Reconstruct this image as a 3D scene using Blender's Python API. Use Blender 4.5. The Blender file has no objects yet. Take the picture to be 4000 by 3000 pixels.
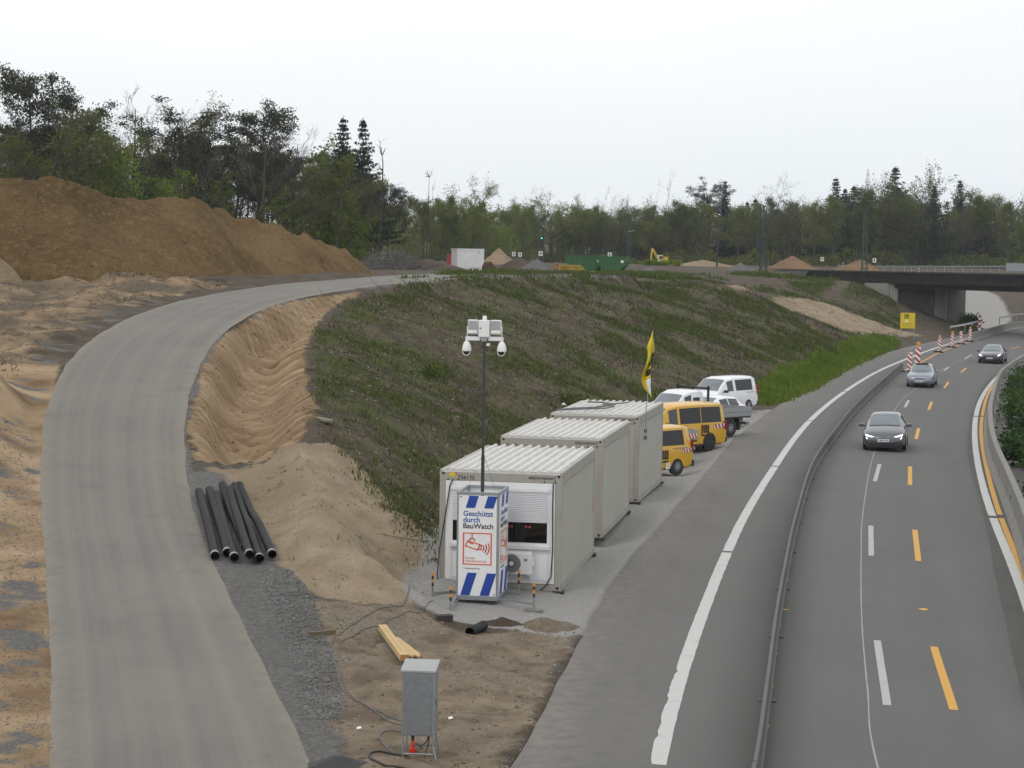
import bpy, bmesh, math, random
import numpy as np
from mathutils import Vector, Matrix, Euler

S = bpy.context.scene
COL = S.collection
R = math.radians
# ------------------------------------------------------------------ camera, sky, sun, exposure
cd = bpy.data.cameras.new('camera'); cam = bpy.data.objects.new('camera', cd); COL.objects.link(cam)
CAM_H = 7.75
cd.sensor_width = 36.0; cd.lens = 36.0 * 4150 / 2212
cd.clip_start = 0.5; cd.clip_end = 3000
pitch = math.atan(268.5 / 4150)
cam.matrix_world = Matrix.Translation((0, 0, CAM_H)) @ Matrix.Rotation(math.pi / 2 - pitch, 4, 'X') @ Matrix.Rotation(R(0.8), 4, 'Z')
S.camera = cam

SUN_EL, SUN_AZ = R(52), R(-145)      # azimuth measured from +Y towards +X
w = bpy.data.worlds.new('World'); S.world = w; w.use_nodes = True
nt = w.node_tree; N = nt.nodes; L = nt.links; N.clear()
out = N.new('ShaderNodeOutputWorld'); bg = N.new('ShaderNodeBackground')
sky = N.new('ShaderNodeTexSky'); sky.sky_type = 'NISHITA'; sky.sun_disc = False
sky.sun_elevation = SUN_EL; sky.sun_rotation = SUN_AZ; sky.air_density = 1.0; sky.dust_density = 3.0; sky.altitude = 100
sc_ = N.new('ShaderNodeVectorMath'); sc_.operation = 'SCALE'; sc_.inputs['Scale'].default_value = 0.10
L.new(sky.outputs[0], sc_.inputs[0])
tc = N.new('ShaderNodeTexCoord'); mp = N.new('ShaderNodeMapping'); mp.inputs['Scale'].default_value = (1.6, 1.6, 5.0)
mp.inputs['Location'].default_value = (0.7, 0.0, 0.35)
nz = N.new('ShaderNodeTexNoise'); nz.inputs['Scale'].default_value = 1.3; nz.inputs['Detail'].default_value = 5; nz.inputs['Roughness'].default_value = 0.5
L.new(tc.outputs['Generated'], mp.inputs[0]); L.new(mp.outputs[0], nz.inputs[0])
sx_ = N.new('ShaderNodeSeparateXYZ'); L.new(tc.outputs['Generated'], sx_.inputs[0])
el_ = N.new('ShaderNodeMath'); el_.operation = 'MULTIPLY_ADD'; el_.inputs[1].default_value = 0.16; L.new(nz.outputs[0], el_.inputs[0]); L.new(sx_.outputs[2], el_.inputs[2])
rp = N.new('ShaderNodeValToRGB'); rp.color_ramp.elements[0].position = 0.07; rp.color_ramp.elements[1].position = 0.22
rp.color_ramp.elements[0].color = (0.85, 0.92, 0.965, 1); rp.color_ramp.elements[1].color = (1.12, 1.12, 1.12, 1)
L.new(el_.outputs[0], rp.inputs[0])
mx = N.new('ShaderNodeMix'); mx.data_type = 'RGBA'; mx.inputs[0].default_value = 0.92      # closed cloud cover
L.new(sc_.outputs[0], mx.inputs[6]); L.new(rp.outputs[0], mx.inputs[7])
L.new(mx.outputs[2], bg.inputs[0]); bg.inputs[1].default_value = 1.0
L.new(bg.outputs[0], out.inputs[0])

sd = bpy.data.lights.new('sun', 'SUN'); sd.energy = 0.7; sd.angle = R(14); sd.color = (1, 0.96, 0.9)
sun = bpy.data.objects.new('sun', sd); COL.objects.link(sun)
sv = Vector((math.sin(SUN_AZ) * math.cos(SUN_EL), math.cos(SUN_AZ) * math.cos(SUN_EL), math.sin(SUN_EL)))
sun.rotation_euler = sv.to_track_quat('Z', 'Y').to_euler(); sun.location = (0, 0, 60)
vs = S.view_settings; vs.view_transform = 'Standard'; vs.look = 'None'; vs.gamma = 1; vs.exposure = 0.0; vs.use_curve_mapping = False
try:
    S.cycles.max_bounces = 5; S.cycles.diffuse_bounces = 2; S.cycles.glossy_bounces = 2; S.cycles.transmission_bounces = 3
    S.cycles.transparent_max_bounces = 6; S.cycles.volume_bounces = 0; S.cycles.use_denoising = True
except Exception: pass

# ------------------------------------------------------------------ helpers
def tag(o, label=None, cat=None, group=None, kind=None):
    if label: o['label'] = label
    if cat: o['category'] = cat
    if group: o['group'] = group
    if kind: o['kind'] = kind
    return o
def empty(name, loc=(0, 0, 0), rz=0.0, label=None, cat=None, group=None):
    o = bpy.data.objects.new(name, None); COL.objects.link(o); o.location = loc; o.rotation_euler = (0, 0, rz); o.empty_display_size = .2
    return tag(o, label, cat, group)
class MB:
    def __init__(s): s.v = []; s.f = []; s.m = []
    def add(s, vs, fs, mi=0):
        b = len(s.v); s.v += [tuple(p) for p in vs]; s.f += [tuple(b + i for i in f) for f in fs]; s.m += [mi] * len(fs); return s
    def box(s, x0, x1, y0, y1, z0, z1, mi=0):
        return s.add([(x0, y0, z0), (x1, y0, z0), (x1, y1, z0), (x0, y1, z0), (x0, y0, z1), (x1, y0, z1), (x1, y1, z1), (x0, y1, z1)],
                     [(0, 3, 2, 1), (4, 5, 6, 7), (0, 1, 5, 4), (1, 2, 6, 5), (2, 3, 7, 6), (3, 0, 4, 7)], mi)
    def prism(s, poly, y0, y1, mi=0, axis='y'):
        # polygon in (a,b) extruded: axis y -> (a,y,b); z -> (a,b,z); x -> (x,a,b)
        def P(a, b, t): return (a, t, b) if axis == 'y' else ((a, b, t) if axis == 'z' else (t, a, b))
        n = len(poly)
        vs = [P(a, b, y0) for a, b in poly] + [P(a, b, y1) for a, b in poly]
        fs = [tuple(range(n)), tuple(range(2 * n - 1, n - 1, -1))] + [(i, n + i, n + (i + 1) % n, (i + 1) % n) for i in range(n)]
        return s.add(vs, fs, mi)
    def tube(s, pts, rad, n=6, mi=0, cap=True):
        pts = [Vector(p) for p in pts]; k = len(pts)
        if not hasattr(rad, '__len__'): rad = [rad] * k
        vs = []; u = None
        for i, p in enumerate(pts):
            d = (pts[min(i + 1, k - 1)] - pts[max(i - 1, 0)])
            d = d.normalized() if d.length > 1e-9 else Vector((0, 0, 1))
            if u is None: u = d.orthogonal().normalized()
            else:
                u = u - d * u.dot(d); u = u.normalized() if u.length > 1e-6 else d.orthogonal().normalized()
            w_ = d.cross(u)
            for j in range(n):
                a = 2 * math.pi * j / n; vs.append(p + (u * math.cos(a) + w_ * math.sin(a)) * rad[i])
        fs = [(i * n + j, i * n + (j + 1) % n, (i + 1) * n + (j + 1) % n, (i + 1) * n + j) for i in range(k - 1) for j in range(n)]
        if cap: fs += [tuple(range(n - 1, -1, -1)), tuple(range((k - 1) * n, k * n))]
        return s.add(vs, fs, mi)
    def lathe(s, prof, n=16, axis='z', mi=0, c=(0, 0, 0)):
        # prof: list of (r, h) ; closed solid
        vs = []
        for r, h in prof:
            for j in range(n):
                a = 2 * math.pi * j / n; x, y = r * math.cos(a), r * math.sin(a)
                q = (x, y, h) if axis == 'z' else ((x, h, y) if axis == 'y' else (h, x, y))
                vs.append((q[0] + c[0], q[1] + c[1], q[2] + c[2]))
        k = len(prof)
        fs = [(i * n + j, i * n + (j + 1) % n, (i + 1) * n + (j + 1) % n, (i + 1) * n + j) for i in range(k - 1) for j in range(n)]
        fs += [tuple(range(n - 1, -1, -1)), tuple(range((k - 1) * n, k * n))]
        return s.add(vs, fs, mi)
    def build(s, name, mat, parent=None, smooth=None, bevel=0, loc=None, rot=None):
        me = bpy.data.meshes.new(name); me.from_pydata(s.v, [], s.f)
        mats = mat if isinstance(mat, (list, tuple)) else [mat]
        for m in mats: me.materials.append(m)
        if len(mats) > 1: me.polygons.foreach_set('material_index', s.m)
        bm = bmesh.new(); bm.from_mesh(me); bmesh.ops.recalc_face_normals(bm, faces=bm.faces)
        if smooth is not None:
            for f in bm.faces: f.smooth = True
            lim = R(smooth)
            for e in bm.edges:
                if len(e.link_faces) == 2 and e.calc_face_angle(0) > lim: e.smooth = False
        bm.to_mesh(me); bm.free()
        o = bpy.data.objects.new(name, me); COL.objects.link(o)
        if parent is not None: o.parent = parent
        if loc is not None: o.location = loc
        if rot is not None: o.rotation_euler = rot
        if bevel:
            b = o.modifiers.new('bevel', 'BEVEL'); b.width = bevel; b.segments = 2; b.limit_method = 'ANGLE'; b.angle_limit = R(40)
        return o
def np_mesh(name, V, F, mat, smooth=False):
    """V (n,3) array, F (m,3|4) int array"""
    me = bpy.data.meshes.new(name); V = np.asarray(V, np.float32); F = np.asarray(F, np.int32); k = F.shape[1]
    me.vertices.add(len(V)); me.vertices.foreach_set('co', V.ravel())
    me.loops.add(F.size); me.loops.foreach_set('vertex_index', F.ravel())
    me.polygons.add(len(F)); me.polygons.foreach_set('loop_start', np.arange(0, F.size, k, dtype=np.int32))
    try: me.polygons.foreach_set('loop_total', np.full(len(F), k, np.int32))
    except Exception: pass
    if smooth: me.polygons.foreach_set('use_smooth', np.ones(len(F), bool))
    me.update(calc_edges=True); me.validate()
    for m in (mat if isinstance(mat, (list, tuple)) else [mat]): me.materials.append(m)
    return me
def link(name, me, parent=None):
    o = bpy.data.objects.new(name, me); COL.objects.link(o)
    if parent is not None: o.parent = parent
    return o
def copy_tree(o, parent=None):
    c = o.copy(); COL.objects.link(c); c.parent = parent
    for ch in list(o.children):
        if ch is not c: copy_tree(ch, c)
    return c
def text(name, body, size, mat, parent, loc, rot=(math.pi / 2, 0, 0), bold=0.0, align='LEFT', sx=1.0, ext=0.0015):
    cu = bpy.data.curves.new(name, 'FONT'); cu.body = body; cu.size = size; cu.extrude = ext; cu.offset = bold * size; cu.align_x = align
    cu.resolution_u = 3
    t = bpy.data.objects.new(name, cu); COL.objects.link(t)
    dg = bpy.context.evaluated_depsgraph_get(); me = bpy.data.meshes.new_from_object(t.evaluated_get(dg))
    bpy.data.objects.remove(t); me.materials.clear(); me.materials.append(mat)
    o = link(name, me, parent); o.location = loc; o.rotation_euler = rot; o.scale = (sx, 1, 1)
    return o
def lerp(xs, tab, col=1):
    tab = sorted(tab); return np.interp(xs, [t[0] for t in tab], [t[col] for t in tab])
def soften(P, win):
    """moving average along a dense polyline, ends kept"""
    P = np.array(P, float); n = len(P); o = P.copy()
    for i in range(n):
        k = min(win, i, n - 1 - i); o[i] = P[i - k:i + k + 1].mean(0)
    return o
def catmull(pts, step):
    """resample polyline as a smooth curve (2D/3D) every ~step metres"""
    P = np.array(pts, float); n = len(P); out = []
    for i in range(n - 1):
        p0, p1, p2, p3 = P[max(i - 1, 0)], P[i], P[i + 1], P[min(i + 2, n - 1)]
        m = max(1, int(round(np.linalg.norm(p2 - p1) / step)))
        for k in range(m):
            t = k / m
            out.append(.5 * ((2 * p1) + (-p0 + p2) * t + (2 * p0 - 5 * p1 + 4 * p2 - p3) * t * t + (-p0 + 3 * p1 - 3 * p2 + p3) * t ** 3))
    out.append(P[-1]); return np.array(out)
_rs = np.random.RandomState(7); _LAT = _rs.rand(256, 256)
def vnoise(x, y):
    xi = np.floor(x).astype(int); yi = np.floor(y).astype(int); fx = x - xi; fy = y - yi
    fx = fx * fx * (3 - 2 * fx); fy = fy * fy * (3 - 2 * fy)
    g = lambda a, b: _LAT[a % 256, b % 256]
    return (g(xi, yi) * (1 - fx) + g(xi + 1, yi) * fx) * (1 - fy) + (g(xi, yi + 1) * (1 - fx) + g(xi + 1, yi + 1) * fx) * fy
def fbm(x, y, s, o=4, g=.5):
    t = 0; a = 1; n = 0
    for i in range(o):
        t = t + a * (vnoise(x / s + 17.3 * i, y / s + 9.1 * i) - .5); n += a; a *= g; s = s * .5
    return t / n * 2

# ------------------------------------------------------------------ materials
def newmat(name):
    m = bpy.data.materials.new(name); m.use_nodes = True; nt = m.node_tree
    return m, nt, nt.nodes, nt.links, nt.nodes['Principled BSDF']
def nnoise(N, L, scale, detail=4, rough=.55, coord='Object', stretch=None, vec=None):
    t = N.new('ShaderNodeTexNoise'); t.inputs['Scale'].default_value = scale; t.inputs['Detail'].default_value = detail; t.inputs['Roughness'].default_value = rough
    if vec is None:
        c = N.new('ShaderNodeTexCoord'); vec = c.outputs[coord]
    if stretch:
        mp = N.new('ShaderNodeMapping'); mp.inputs['Scale'].default_value = stretch; L.new(vec, mp.inputs[0]); vec = mp.outputs[0]
    L.new(vec, t.inputs[0]); return t.outputs[0]
def nmix(N, L, fac, a, b, bt='MIX'):
    m = N.new('ShaderNodeMix'); m.data_type = 'RGBA'; m.blend_type = bt
    for s, v in ((m.inputs[0], fac), (m.inputs[6], a), (m.inputs[7], b)):
        if isinstance(v, (int, float)): s.default_value = v
        elif isinstance(v, tuple): s.default_value = (*v[:3], 1)
        else: L.new(v, s)
    return m.outputs[2]
def nramp(N, L, val, p0, p1, c0=(0, 0, 0), c1=(1, 1, 1)):
    r = N.new('ShaderNodeValToRGB'); e = r.color_ramp.elements; e[0].position = p0; e[1].position = p1
    e[0].color = (*c0, 1); e[1].color = (*c1, 1); L.new(val, r.inputs[0]); return r.outputs[0]
def nmath(N, L, op, a, b=0.0):
    m = N.new('ShaderNodeMath'); m.operation = op
    for s, v in ((m.inputs[0], a), (m.inputs[1], b)):
        if isinstance(v, (int, float)): s.default_value = v
        else: L.new(v, s)
    return m.outputs[0]
def nbump(N, L, B, h, strength=.3, dist=.02):
    b = N.new('ShaderNodeBump'); b.inputs['Strength'].default_value = strength; b.inputs['Distance'].default_value = dist
    L.new(h, b.inputs['Height']); L.new(b.outputs[0], B.inputs['Normal'])
def mat(name, col, rough=.6, metal=0., var=.12, vscale=3., bump=0., bscale=40., coat=0., dirt=None, dscale=1.5, spec=None):
    m, nt, N, L, B = newmat(name)
    n = nnoise(N, L, vscale, 5)
    c = nmix(N, L, n, tuple(max(0, x * (1 - var)) for x in col), tuple(min(1, x * (1 + var)) for x in col))
    if dirt is not None:
        d = nramp(N, L, nnoise(N, L, dscale, 6, .65), .45, .75)
        c = nmix(N, L, nmath(N, L, 'MULTIPLY', d, .6), c, dirt)
    L.new(c, B.inputs['Base Color']); B.inputs['Roughness'].default_value = rough; B.inputs['Metallic'].default_value = metal
    if coat: B.inputs['Coat Weight'].default_value = coat; B.inputs['Coat Roughness'].default_value = .08
    if spec is not None: B.inputs['Specular IOR Level'].default_value = spec
    if bump: nbump(N, L, B, nnoise(N, L, bscale, 4), bump)
    return m
def emis(name, col, s):
    m, nt, N, L, B = newmat(name); B.inputs['Base Color'].default_value = (*col, 1)
    B.inputs['Emission Color'].default_value = (*col, 1); B.inputs['Emission Strength'].default_value = s; return m
M = {}
M['galv'] = mat('galvanised_steel', (.30, .32, .33), .45, .6, .15, 8, .05)
M['barrier_steel'] = mat('barrier_steel', (.10, .10, .097), .65, .2, .15, 2, .05, dirt=(.085, .08, .072))
M['concrete'] = mat('concrete', (.21, .205, .19), .9, 0, .15, 2.5, .3, 30, dirt=(.10, .097, .088), dscale=1.1)
M['concrete_dark'] = mat('concrete_old_shaded', (.075, .072, .066), .9, 0, .2, 1.2, .3, 20, dirt=(.035, .034, .032), dscale=.6)  # old concrete; the abutment's shade under the bridge is put into its colour
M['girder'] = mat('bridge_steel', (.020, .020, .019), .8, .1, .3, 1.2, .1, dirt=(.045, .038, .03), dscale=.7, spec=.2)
M['cont_wall'] = mat('container_beige', (.385, .375, .335), .5, 0, .05, 1.5, dirt=(.33, .31, .26), dscale=.8)
M['cont_frame'] = mat('container_frame', (.33, .32, .28), .5, 0, .05, 2, dirt=(.26, .245, .21))
M['cont_roof'] = mat('container_roof', (.62, .61, .585), .42, .15, .06, 1.5, dirt=(.45, .44, .40), dscale=1.2)
M['white'] = mat('white_paint', (.74, .75, .76), .4, 0, .04, 3, dirt=(.6, .6, .58))
M['white_plastic'] = mat('white_plastic', (.72, .73, .72), .4, 0, .04, 5)
M['shutter'] = mat('shutter_slats', (.62, .63, .65), .45, 0, .04, 4)
M['grey_plastic'] = mat('grey_plastic', (.28, .29, .28), .5, 0, .06, 6)
M['black'] = mat('black_plastic', (.018, .018, .02), .5, 0, .2, 6)
M['rubber'] = mat('tyre_rubber', (.022, .022, .022), .85, 0, .2, 20)
M['pipe'] = mat('black_pipe', (.013, .0135, .016), .55, 0, .25, 2, dirt=(.03, .029, .028), dscale=2, spec=.12)
M['rim'] = mat('wheel_rim', (.42, .43, .45), .35, .7, .08, 10)
M['dark_steel'] = mat('dark_steel', (.05, .052, .055), .5, .5, .15, 6)
M['yellow'] = mat('yellow_paint', (.62, .345, .012), .35, 0, .05, 2, coat=.5, dirt=(.48, .29, .03), dscale=1.5)
M['white_car'] = mat('white_car_paint', (.74, .76, .79), .35, 0, .03, 2, coat=.6)
M['grey_car'] = mat('grey_car_paint', (.085, .092, .108), .32, .4, .06, 2, coat=.8)
M['silver_car'] = mat('silver_blue_car_paint', (.20, .225, .26), .35, .5, .05, 2, coat=.8)
M['black_car'] = mat('black_car_paint', (.022, .026, .036), .3, .3, .05, 2, coat=.9)
M['sign_yellow'] = mat('sign_yellow', (.62, .47, .012), .5, 0, .05, 2)
M['blue'] = mat('sign_blue', (.008, .05, .30), .45, 0, .15, 3)
M['blue_text'] = mat('blue_lettering', (.01, .05, .27), .5, 0, .05, 3)
M['orange'] = mat('sign_orange', (.62, .10, .025), .5, 0, .05, 3)
M['print_black'] = mat('black_print', (.015, .015, .018), .55, 0, .05, 3)
M['print_white'] = mat('white_print', (.75, .75, .75), .5, 0, .03, 3)
M['red'] = mat('red_paint', (.42, .025, .03), .5, 0, .08, 4)
M['red_reflect'] = mat('red_sheeting', (.40, .045, .05), .5, 0, .12, 6)
M['lamp_yellow'] = mat('amber_lens', (.70, .30, .01), .3, 0, .1, 6)
M['tail_red'] = mat('tail_lamp_red', (.30, .01, .012), .25, 0, .1, 6)
M['green_skip'] = mat('green_skip_paint', (.022, .12, .035), .55, 0, .12, 1.2, dirt=(.05, .07, .035), dscale=1.4)
M['wood'] = mat('fresh_timber', (.52, .38, .19), .8, 0, .15, 6, .2, dirt=(.36, .26, .14), dscale=4)
M['wood_end'] = mat('timber_end', (.34, .17, .06), .85, 0, .15, 8)
M['wood_grey'] = mat('weathered_timber', (.20, .18, .14), .85, 0, .2, 6, .2)
M['rust'] = mat('rusty_steel', (.09, .045, .025), .85, .2, .3, 3, .2)
M['exc_yellow'] = mat('excavator_yellow', (.58, .38, .02), .5, 0, .1, 2, dirt=(.3, .2, .05))
M['bark'] = mat('bark', (.042, .036, .029), .95, 0, .35, 2.0, .5, 12)
M['bark_grey'] = mat('grey_bark', (.075, .068, .058), .95, 0, .35, 2.0, .5, 12)
M['twig'] = mat('twigs', (.085, .072, .06), .95, 0, .3, 1.0)
M['cable'] = mat('grey_cable', (.11, .115, .12), .6, 0, .15, 6)
M['cable_black'] = mat('black_cable', (.02, .02, .02), .6, 0, .15, 6)
M['lattice'] = mat('green_mast_paint', (.045, .075, .055), .7, .2, .2, 3)
M['headlight'] = emis('lit_headlamp', (.9, .97, 1.0), 2.2)
M['signal_green'] = emis('green_signal', (.05, .8, .5), 1.5)
def glassmat(name, col, rough=.04, spec=.6):
    m, nt, N, L, B = newmat(name); n = nnoise(N, L, 1.6, 3)
    L.new(nmix(N, L, n, tuple(c * .6 for c in col), tuple(c * 1.5 for c in col)), B.inputs['Base Color'])
    B.inputs['Roughness'].default_value = rough; B.inputs['Specular IOR Level'].default_value = spec; return m
M['glass'] = glassmat('car_glass', (.02, .026, .032), .05, .7)
M['glass_dark'] = glassmat('tinted_glass', (.008, .009, .010), .08, .4)
M['window'] = glassmat('window_glass', (.006, .006, .007), .04, .35)
M['windscreen'] = glassmat('windscreen_glass', (.12, .15, .165), .08, 1.0)  # paler than the side glass: reflected sky is put into the base colour
def leafmat(name, c0, c1, trans=.35, scale=.6):
    m, nt, N, L, B = newmat(name)
    n = nnoise(N, L, scale, 3, .6); oi = N.new('ShaderNodeObjectInfo')
    f = nmath(N, L, 'ADD', nmath(N, L, 'MULTIPLY', n, .9), nmath(N, L, 'MULTIPLY', nmath(N, L, 'SUBTRACT', oi.outputs['Random'], .5), .5))
    c = nmix(N, L, nramp(N, L, f, .2, .8), c0, c1)
    L.new(c, B.inputs['Base Color']); B.inputs['Roughness'].default_value = .75; B.inputs['Specular IOR Level'].default_value = .2
    t = N.new('ShaderNodeBsdfTranslucent'); L.new(c, t.inputs[0]); mxs = N.new('ShaderNodeMixShader'); mxs.inputs[0].default_value = trans
    L.new(B.outputs[0], mxs.inputs[1]); L.new(t.outputs[0], mxs.inputs[2]); L.new(mxs.outputs[0], N['Material Output'].inputs[0]); return m
M['leaf_spring'] = leafmat('spring_leaves', (.08, .125, .014), (.22, .295, .03), .45)
M['leaf_olive'] = leafmat('olive_leaves', (.075, .098, .02), (.185, .22, .045), .5)
M['leaf_shade'] = leafmat('undergrowth_leaves', (.058, .068, .026), (.125, .145, .045), .35)
M['needle'] = leafmat('conifer_needles', (.012, .022, .013), (.034, .050, .026), .15)
M['needle_pine'] = leafmat('pine_needles', (.030, .038, .020), (.072, .080, .042), .25)
M['leaf_bush'] = leafmat('bush_leaves', (.02, .045, .012), (.06, .11, .025), .3)
M['grass'] = leafmat('grass_blades', (.045, .068, .013), (.10, .14, .027), .3, 1.5)
M['grass_bright'] = leafmat('weed_blades', (.095, .15, .018), (.19, .26, .032), .4, 1.5)
M['grass_dry'] = leafmat('dry_grass', (.06, .05, .034), (.145, .12, .08), .15, 1.5)
M['chip'] = mat('wood_chips', (.27, .235, .19), .9, 0, .5, 2.0)
M['stone'] = mat('crushed_stone', (.125, .124, .12), .9, 0, .45, 1.3)
M['stone_light'] = mat('pale_gravel', (.33, .325, .31), .9, 0, .35, 1.3)
M['clod'] = mat('earth_clods', (.13, .098, .064), .95, 0, .4, 1.3)
# ------------------------------------------------------------------ the lie of the land (metres; camera stands over the origin)
CP=[(48.0,286.0,6.8),(54.0,300.0,6.8),(55.0,282.0,6.4),(44.0,300.0,6.8),(-4.0,165.0,6.42),(-4.0,185.0,6.35),(5.0,165.0,6.35),(5.0,182.0,6.25),(12.0,185.0,6.2),(-15.0,170.0,6.45),(-12.0,190.0,6.4),(20.0,190.0,6.15),(0.0,196.0,6.3),(6.0,204.0,6.25),(9.0,196.0,6.25),(-5.0,221.0,6.35),(12.0,211.0,6.35),(-2.0,205.0,6.35),(-2.1,42.6,0.02),(-1.0,40.5,0.02),(1.0,42.6,0.02),(2.4,49.3,0.02),(4.1,60.3,0.02),(5.7,68.2,0.02),(9.1,82.6,0.02),(12.7,99.0,0.02),(0.5,37.9,0.02),(-0.1,33.8,0.02),(-0.7,30.5,0.02),(-1.0,28.8,0.02),(1.5,39.9,0.02),(-0.8,35.4,0.08),(-2.3,37.2,0.12),(-2.1,32.8,0.06),(-1.7,35.7,0.10),(-2.0,29.2,0.04),(-2.3,46.2,0.15),(-1.3,52.0,0.10),(-0.6,55.0,0.10),(0.3,61.0,0.10),(1.3,66.0,0.10),(0.6,71.0,0.10),(2.6,77.0,0.10),(4.6,84.0,0.10),(7.5,92.0,0.10),(10.5,99.0,0.10),(13.6,106.0,0.15),(16.4,114.4,0.15),(21.1,131.6,0.15),(26.4,151.1,0.15),(34.3,179.5,0.15),(-3.2,56.0,2.00),(-0.8,66.0,2.20),(-1.5,74.0,2.20),(1.2,84.0,2.30),(5.0,94.0,2.00),(-5.3,105.0,6.06),(-3.1,120.0,6.21),(-0.3,135.0,6.32),(3.2,146.0,6.32),(7.1,155.0,6.32),(11.2,160.0,6.33),(15.5,165.0,6.26),(19.5,165.0,6.00),(28.4,200.0,6.03),(41.9,235.0,5.74),(26.0,168.0,2.90),(18.3,140.0,3.33),(36.6,205.0,1.90),(27.6,165.0,1.03),(42.0,226.0,3.23),(-7.6,28.5,0.01),(-8.6,32.1,0.29),(-10.1,37.9,0.80),(-12.0,45.0,1.71),(-13.5,50.3,2.83),(-14.8,55.2,4.36),(-17.9,67.0,5.26),(-22.4,84.0,6.25),(-20.9,86.0,6.24),(-18.4,84.0,5.90),(-16.9,67.0,4.95),(-16.9,74.0,5.22),(-24.0,90.0,6.57),(-19.7,90.0,6.63),(-16.8,92.0,6.43),(-13.9,85.1,6.19),(-18.8,91.0,7.18),(-20.7,88.0,6.53),(-40.0,30.0,0.00),(-40.0,50.0,2.60),(-40.0,70.0,5.60),(-40.0,90.0,6.60),(-6.0,41.2,0.98),(-5.0,37.8,0.62),(-4.1,34.2,0.30),(-3.2,30.3,0.02),(-7.8,48.6,2.01),(-4.4,39.0,0.69),(-3.3,34.2,0.30),(-2.5,30.2,0.07),(-5.7,52.0,2.66),(-4.1,44.0,1.42),(-3.0,41.0,0.96),(-2.3,41.5,0.37),(-6.1,46.5,1.37),(-6.1,49.0,1.87),(-5.0,43.0,1.02),(-6.0,59.5,3.52),(-6.3,62.5,4.06),(-7.8,75.5,5.12),(-6.9,68.5,4.54),(-7.4,88.0,5.77),(-4.8,55.0,2.52),(-5.5,56.5,3.05),(-3.0,48.5,1.38),(-1.9,46.5,0.75),(-3.9,52.5,2.13),(-6.7,97.0,5.70),(-8.3,63.0,3.25),(-7.9,56.0,2.38),(-6.7,55.2,2.47),(-9.9,72.5,4.31),(-9.8,83.5,5.22),(-8.1,66.5,3.81),(-9.1,59.0,3.23),(-7.6,51.3,2.20),(-8.7,55.0,2.73),(-9.7,66.0,3.82),(-9.6,77.0,4.67),(-6.7,59.5,3.22),(-60.0,130.0,6.9),(-20.0,140.0,6.60),(0.0,150.0,6.60),(10.0,175.0,6.35),(0.0,224.0,6.30),(20.0,220.0,6.30),(-40.0,224.0,6.80),(-80.0,200.0,7.30),(35.0,260.0,6.60),(20.0,300.0,6.90),(0.0,300.0,7.10),(-40.0,300.0,7.20),(40.0,320.0,6.90),(-50.0,420.0,7.20),(0.0,420.0,7.20),(50.0,420.0,7.20),(110.0,420.0,7.20),(150.0,420.0,7.20),(0.0,600.0,7.50),(-100.0,600.0,7.50),(120.0,600.0,7.50),(-120.0,300.0,7.40),(70.0,330.0,6.90),(100.0,340.0,6.90),(150.0,340.0,7.00),(58.0,250.0,-0.60),(62.0,262.0,0.30),(66.0,292.0,3.90),(69.0,292.0,3.70),(75.0,270.0,2.60),(78.0,292.0,4.50),(90.0,280.0,2.50),(90.0,290.0,5.20),(64.0,318.0,5.40),(80.0,315.0,6.40),(40.0,190.0,0.05),(44.0,200.0,0.05),(46.0,212.0,0.05),(46.0,225.0,1.00),(42.0,215.0,1.20),(44.0,235.0,4.50),(40.0,205.0,0.60)]
ROAD_L = [(-4.6, 16, -.5), (-5.6, 22, -.25), (-6.68,28.67,-0.03),(-7.21,30.60,0.08),(-8.59,35.63,0.47),(-9.92,40.56,0.95),(-10.99,44.75,1.47),(-11.59,46.96,1.80),(-13.16,53.21,2.82),(-14.30,58.05,3.60),(-14.73,60.92,4.04),(-15.15,65.43,4.58),(-14.96,69.14,5.00),(-14.68,75.16,5.49),(-14.09,80.90,5.88),(-13.25,88.93,6.18),(-11.09,96.17,6.42),(-9.77,104.07,6.54),(-7.66,114.65,6.71),(-5.03,126.35,6.80),(-1.78,138.72,6.82),(3,158,6.5)]
ROAD_R = [(-.4, 16, -.5), (-1.6, 22, -.25), (-3.21,28.86,-0.03),(-4.12,32.10,0.20),(-5.10,35.82,0.48),(-6.32,40.47,0.94),(-7.60,45.22,1.55),(-8.08,47.14,1.83),(-8.93,50.95,2.43),(-9.50,54.29,3.01),(-9.89,57.67,3.54),(-10.26,61.91,4.18),(-10.53,66.94,4.75),(-10.86,72.11,5.26),(-10.17,77.04,5.63),(-9.17,85.83,6.06),(-7.55,92.60,6.31),(-6.01,98.01,6.45),(-3.72,108.49,6.61),(-0.22,118.93,6.75),(4,134,6.75),(9,150,6.5)]
EDGE = [(-1.6,15),(-.28,26.65),(.15,29.27),(1.64,40.24),(2.37,45.18),(3.24,50.25),(5.02,59.29),(5.75,62.96),(6.9,69.04),(9.74,83.98),(13.35,99.72),(16.49,112.23),(25.75,148.37),(34.41,173.59),(38.5,185),(43.3,197),(47.2,207),(50.8,217),(55,227),(59,235.5),(66,246),(80,262),(110,285)]
WLINE = [(.6,15),(2.29,29.45),(3.04,34.41),(3.77,39.15),(4.78,45.05),(6.31,53.93),(7.35,59.54),(12.94,86.79),(17.22,105.00),(22.02,123.39),(27.12,141.46),(32.51,158.50),(39.44,179.65),(48.39,204.81),(52.5,215),(60.5,232),(70,246),(84,262),(112,284)]
RBAR = [(5.5,15),(10.3,34),(13.2,47.5),(15.30,57.06),(17.35,66.76),(19.15,75.45),(21.02,83.82),(23.25,93.06),(25.56,102.15),(31.47,124.21),(35.67,138.25),(43,160),(54.5,188),(68,214),(84,236),(110,262)]
def xs_of(tab, y): return np.interp(y, [t[1] for t in tab], [t[0] for t in tab])
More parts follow.
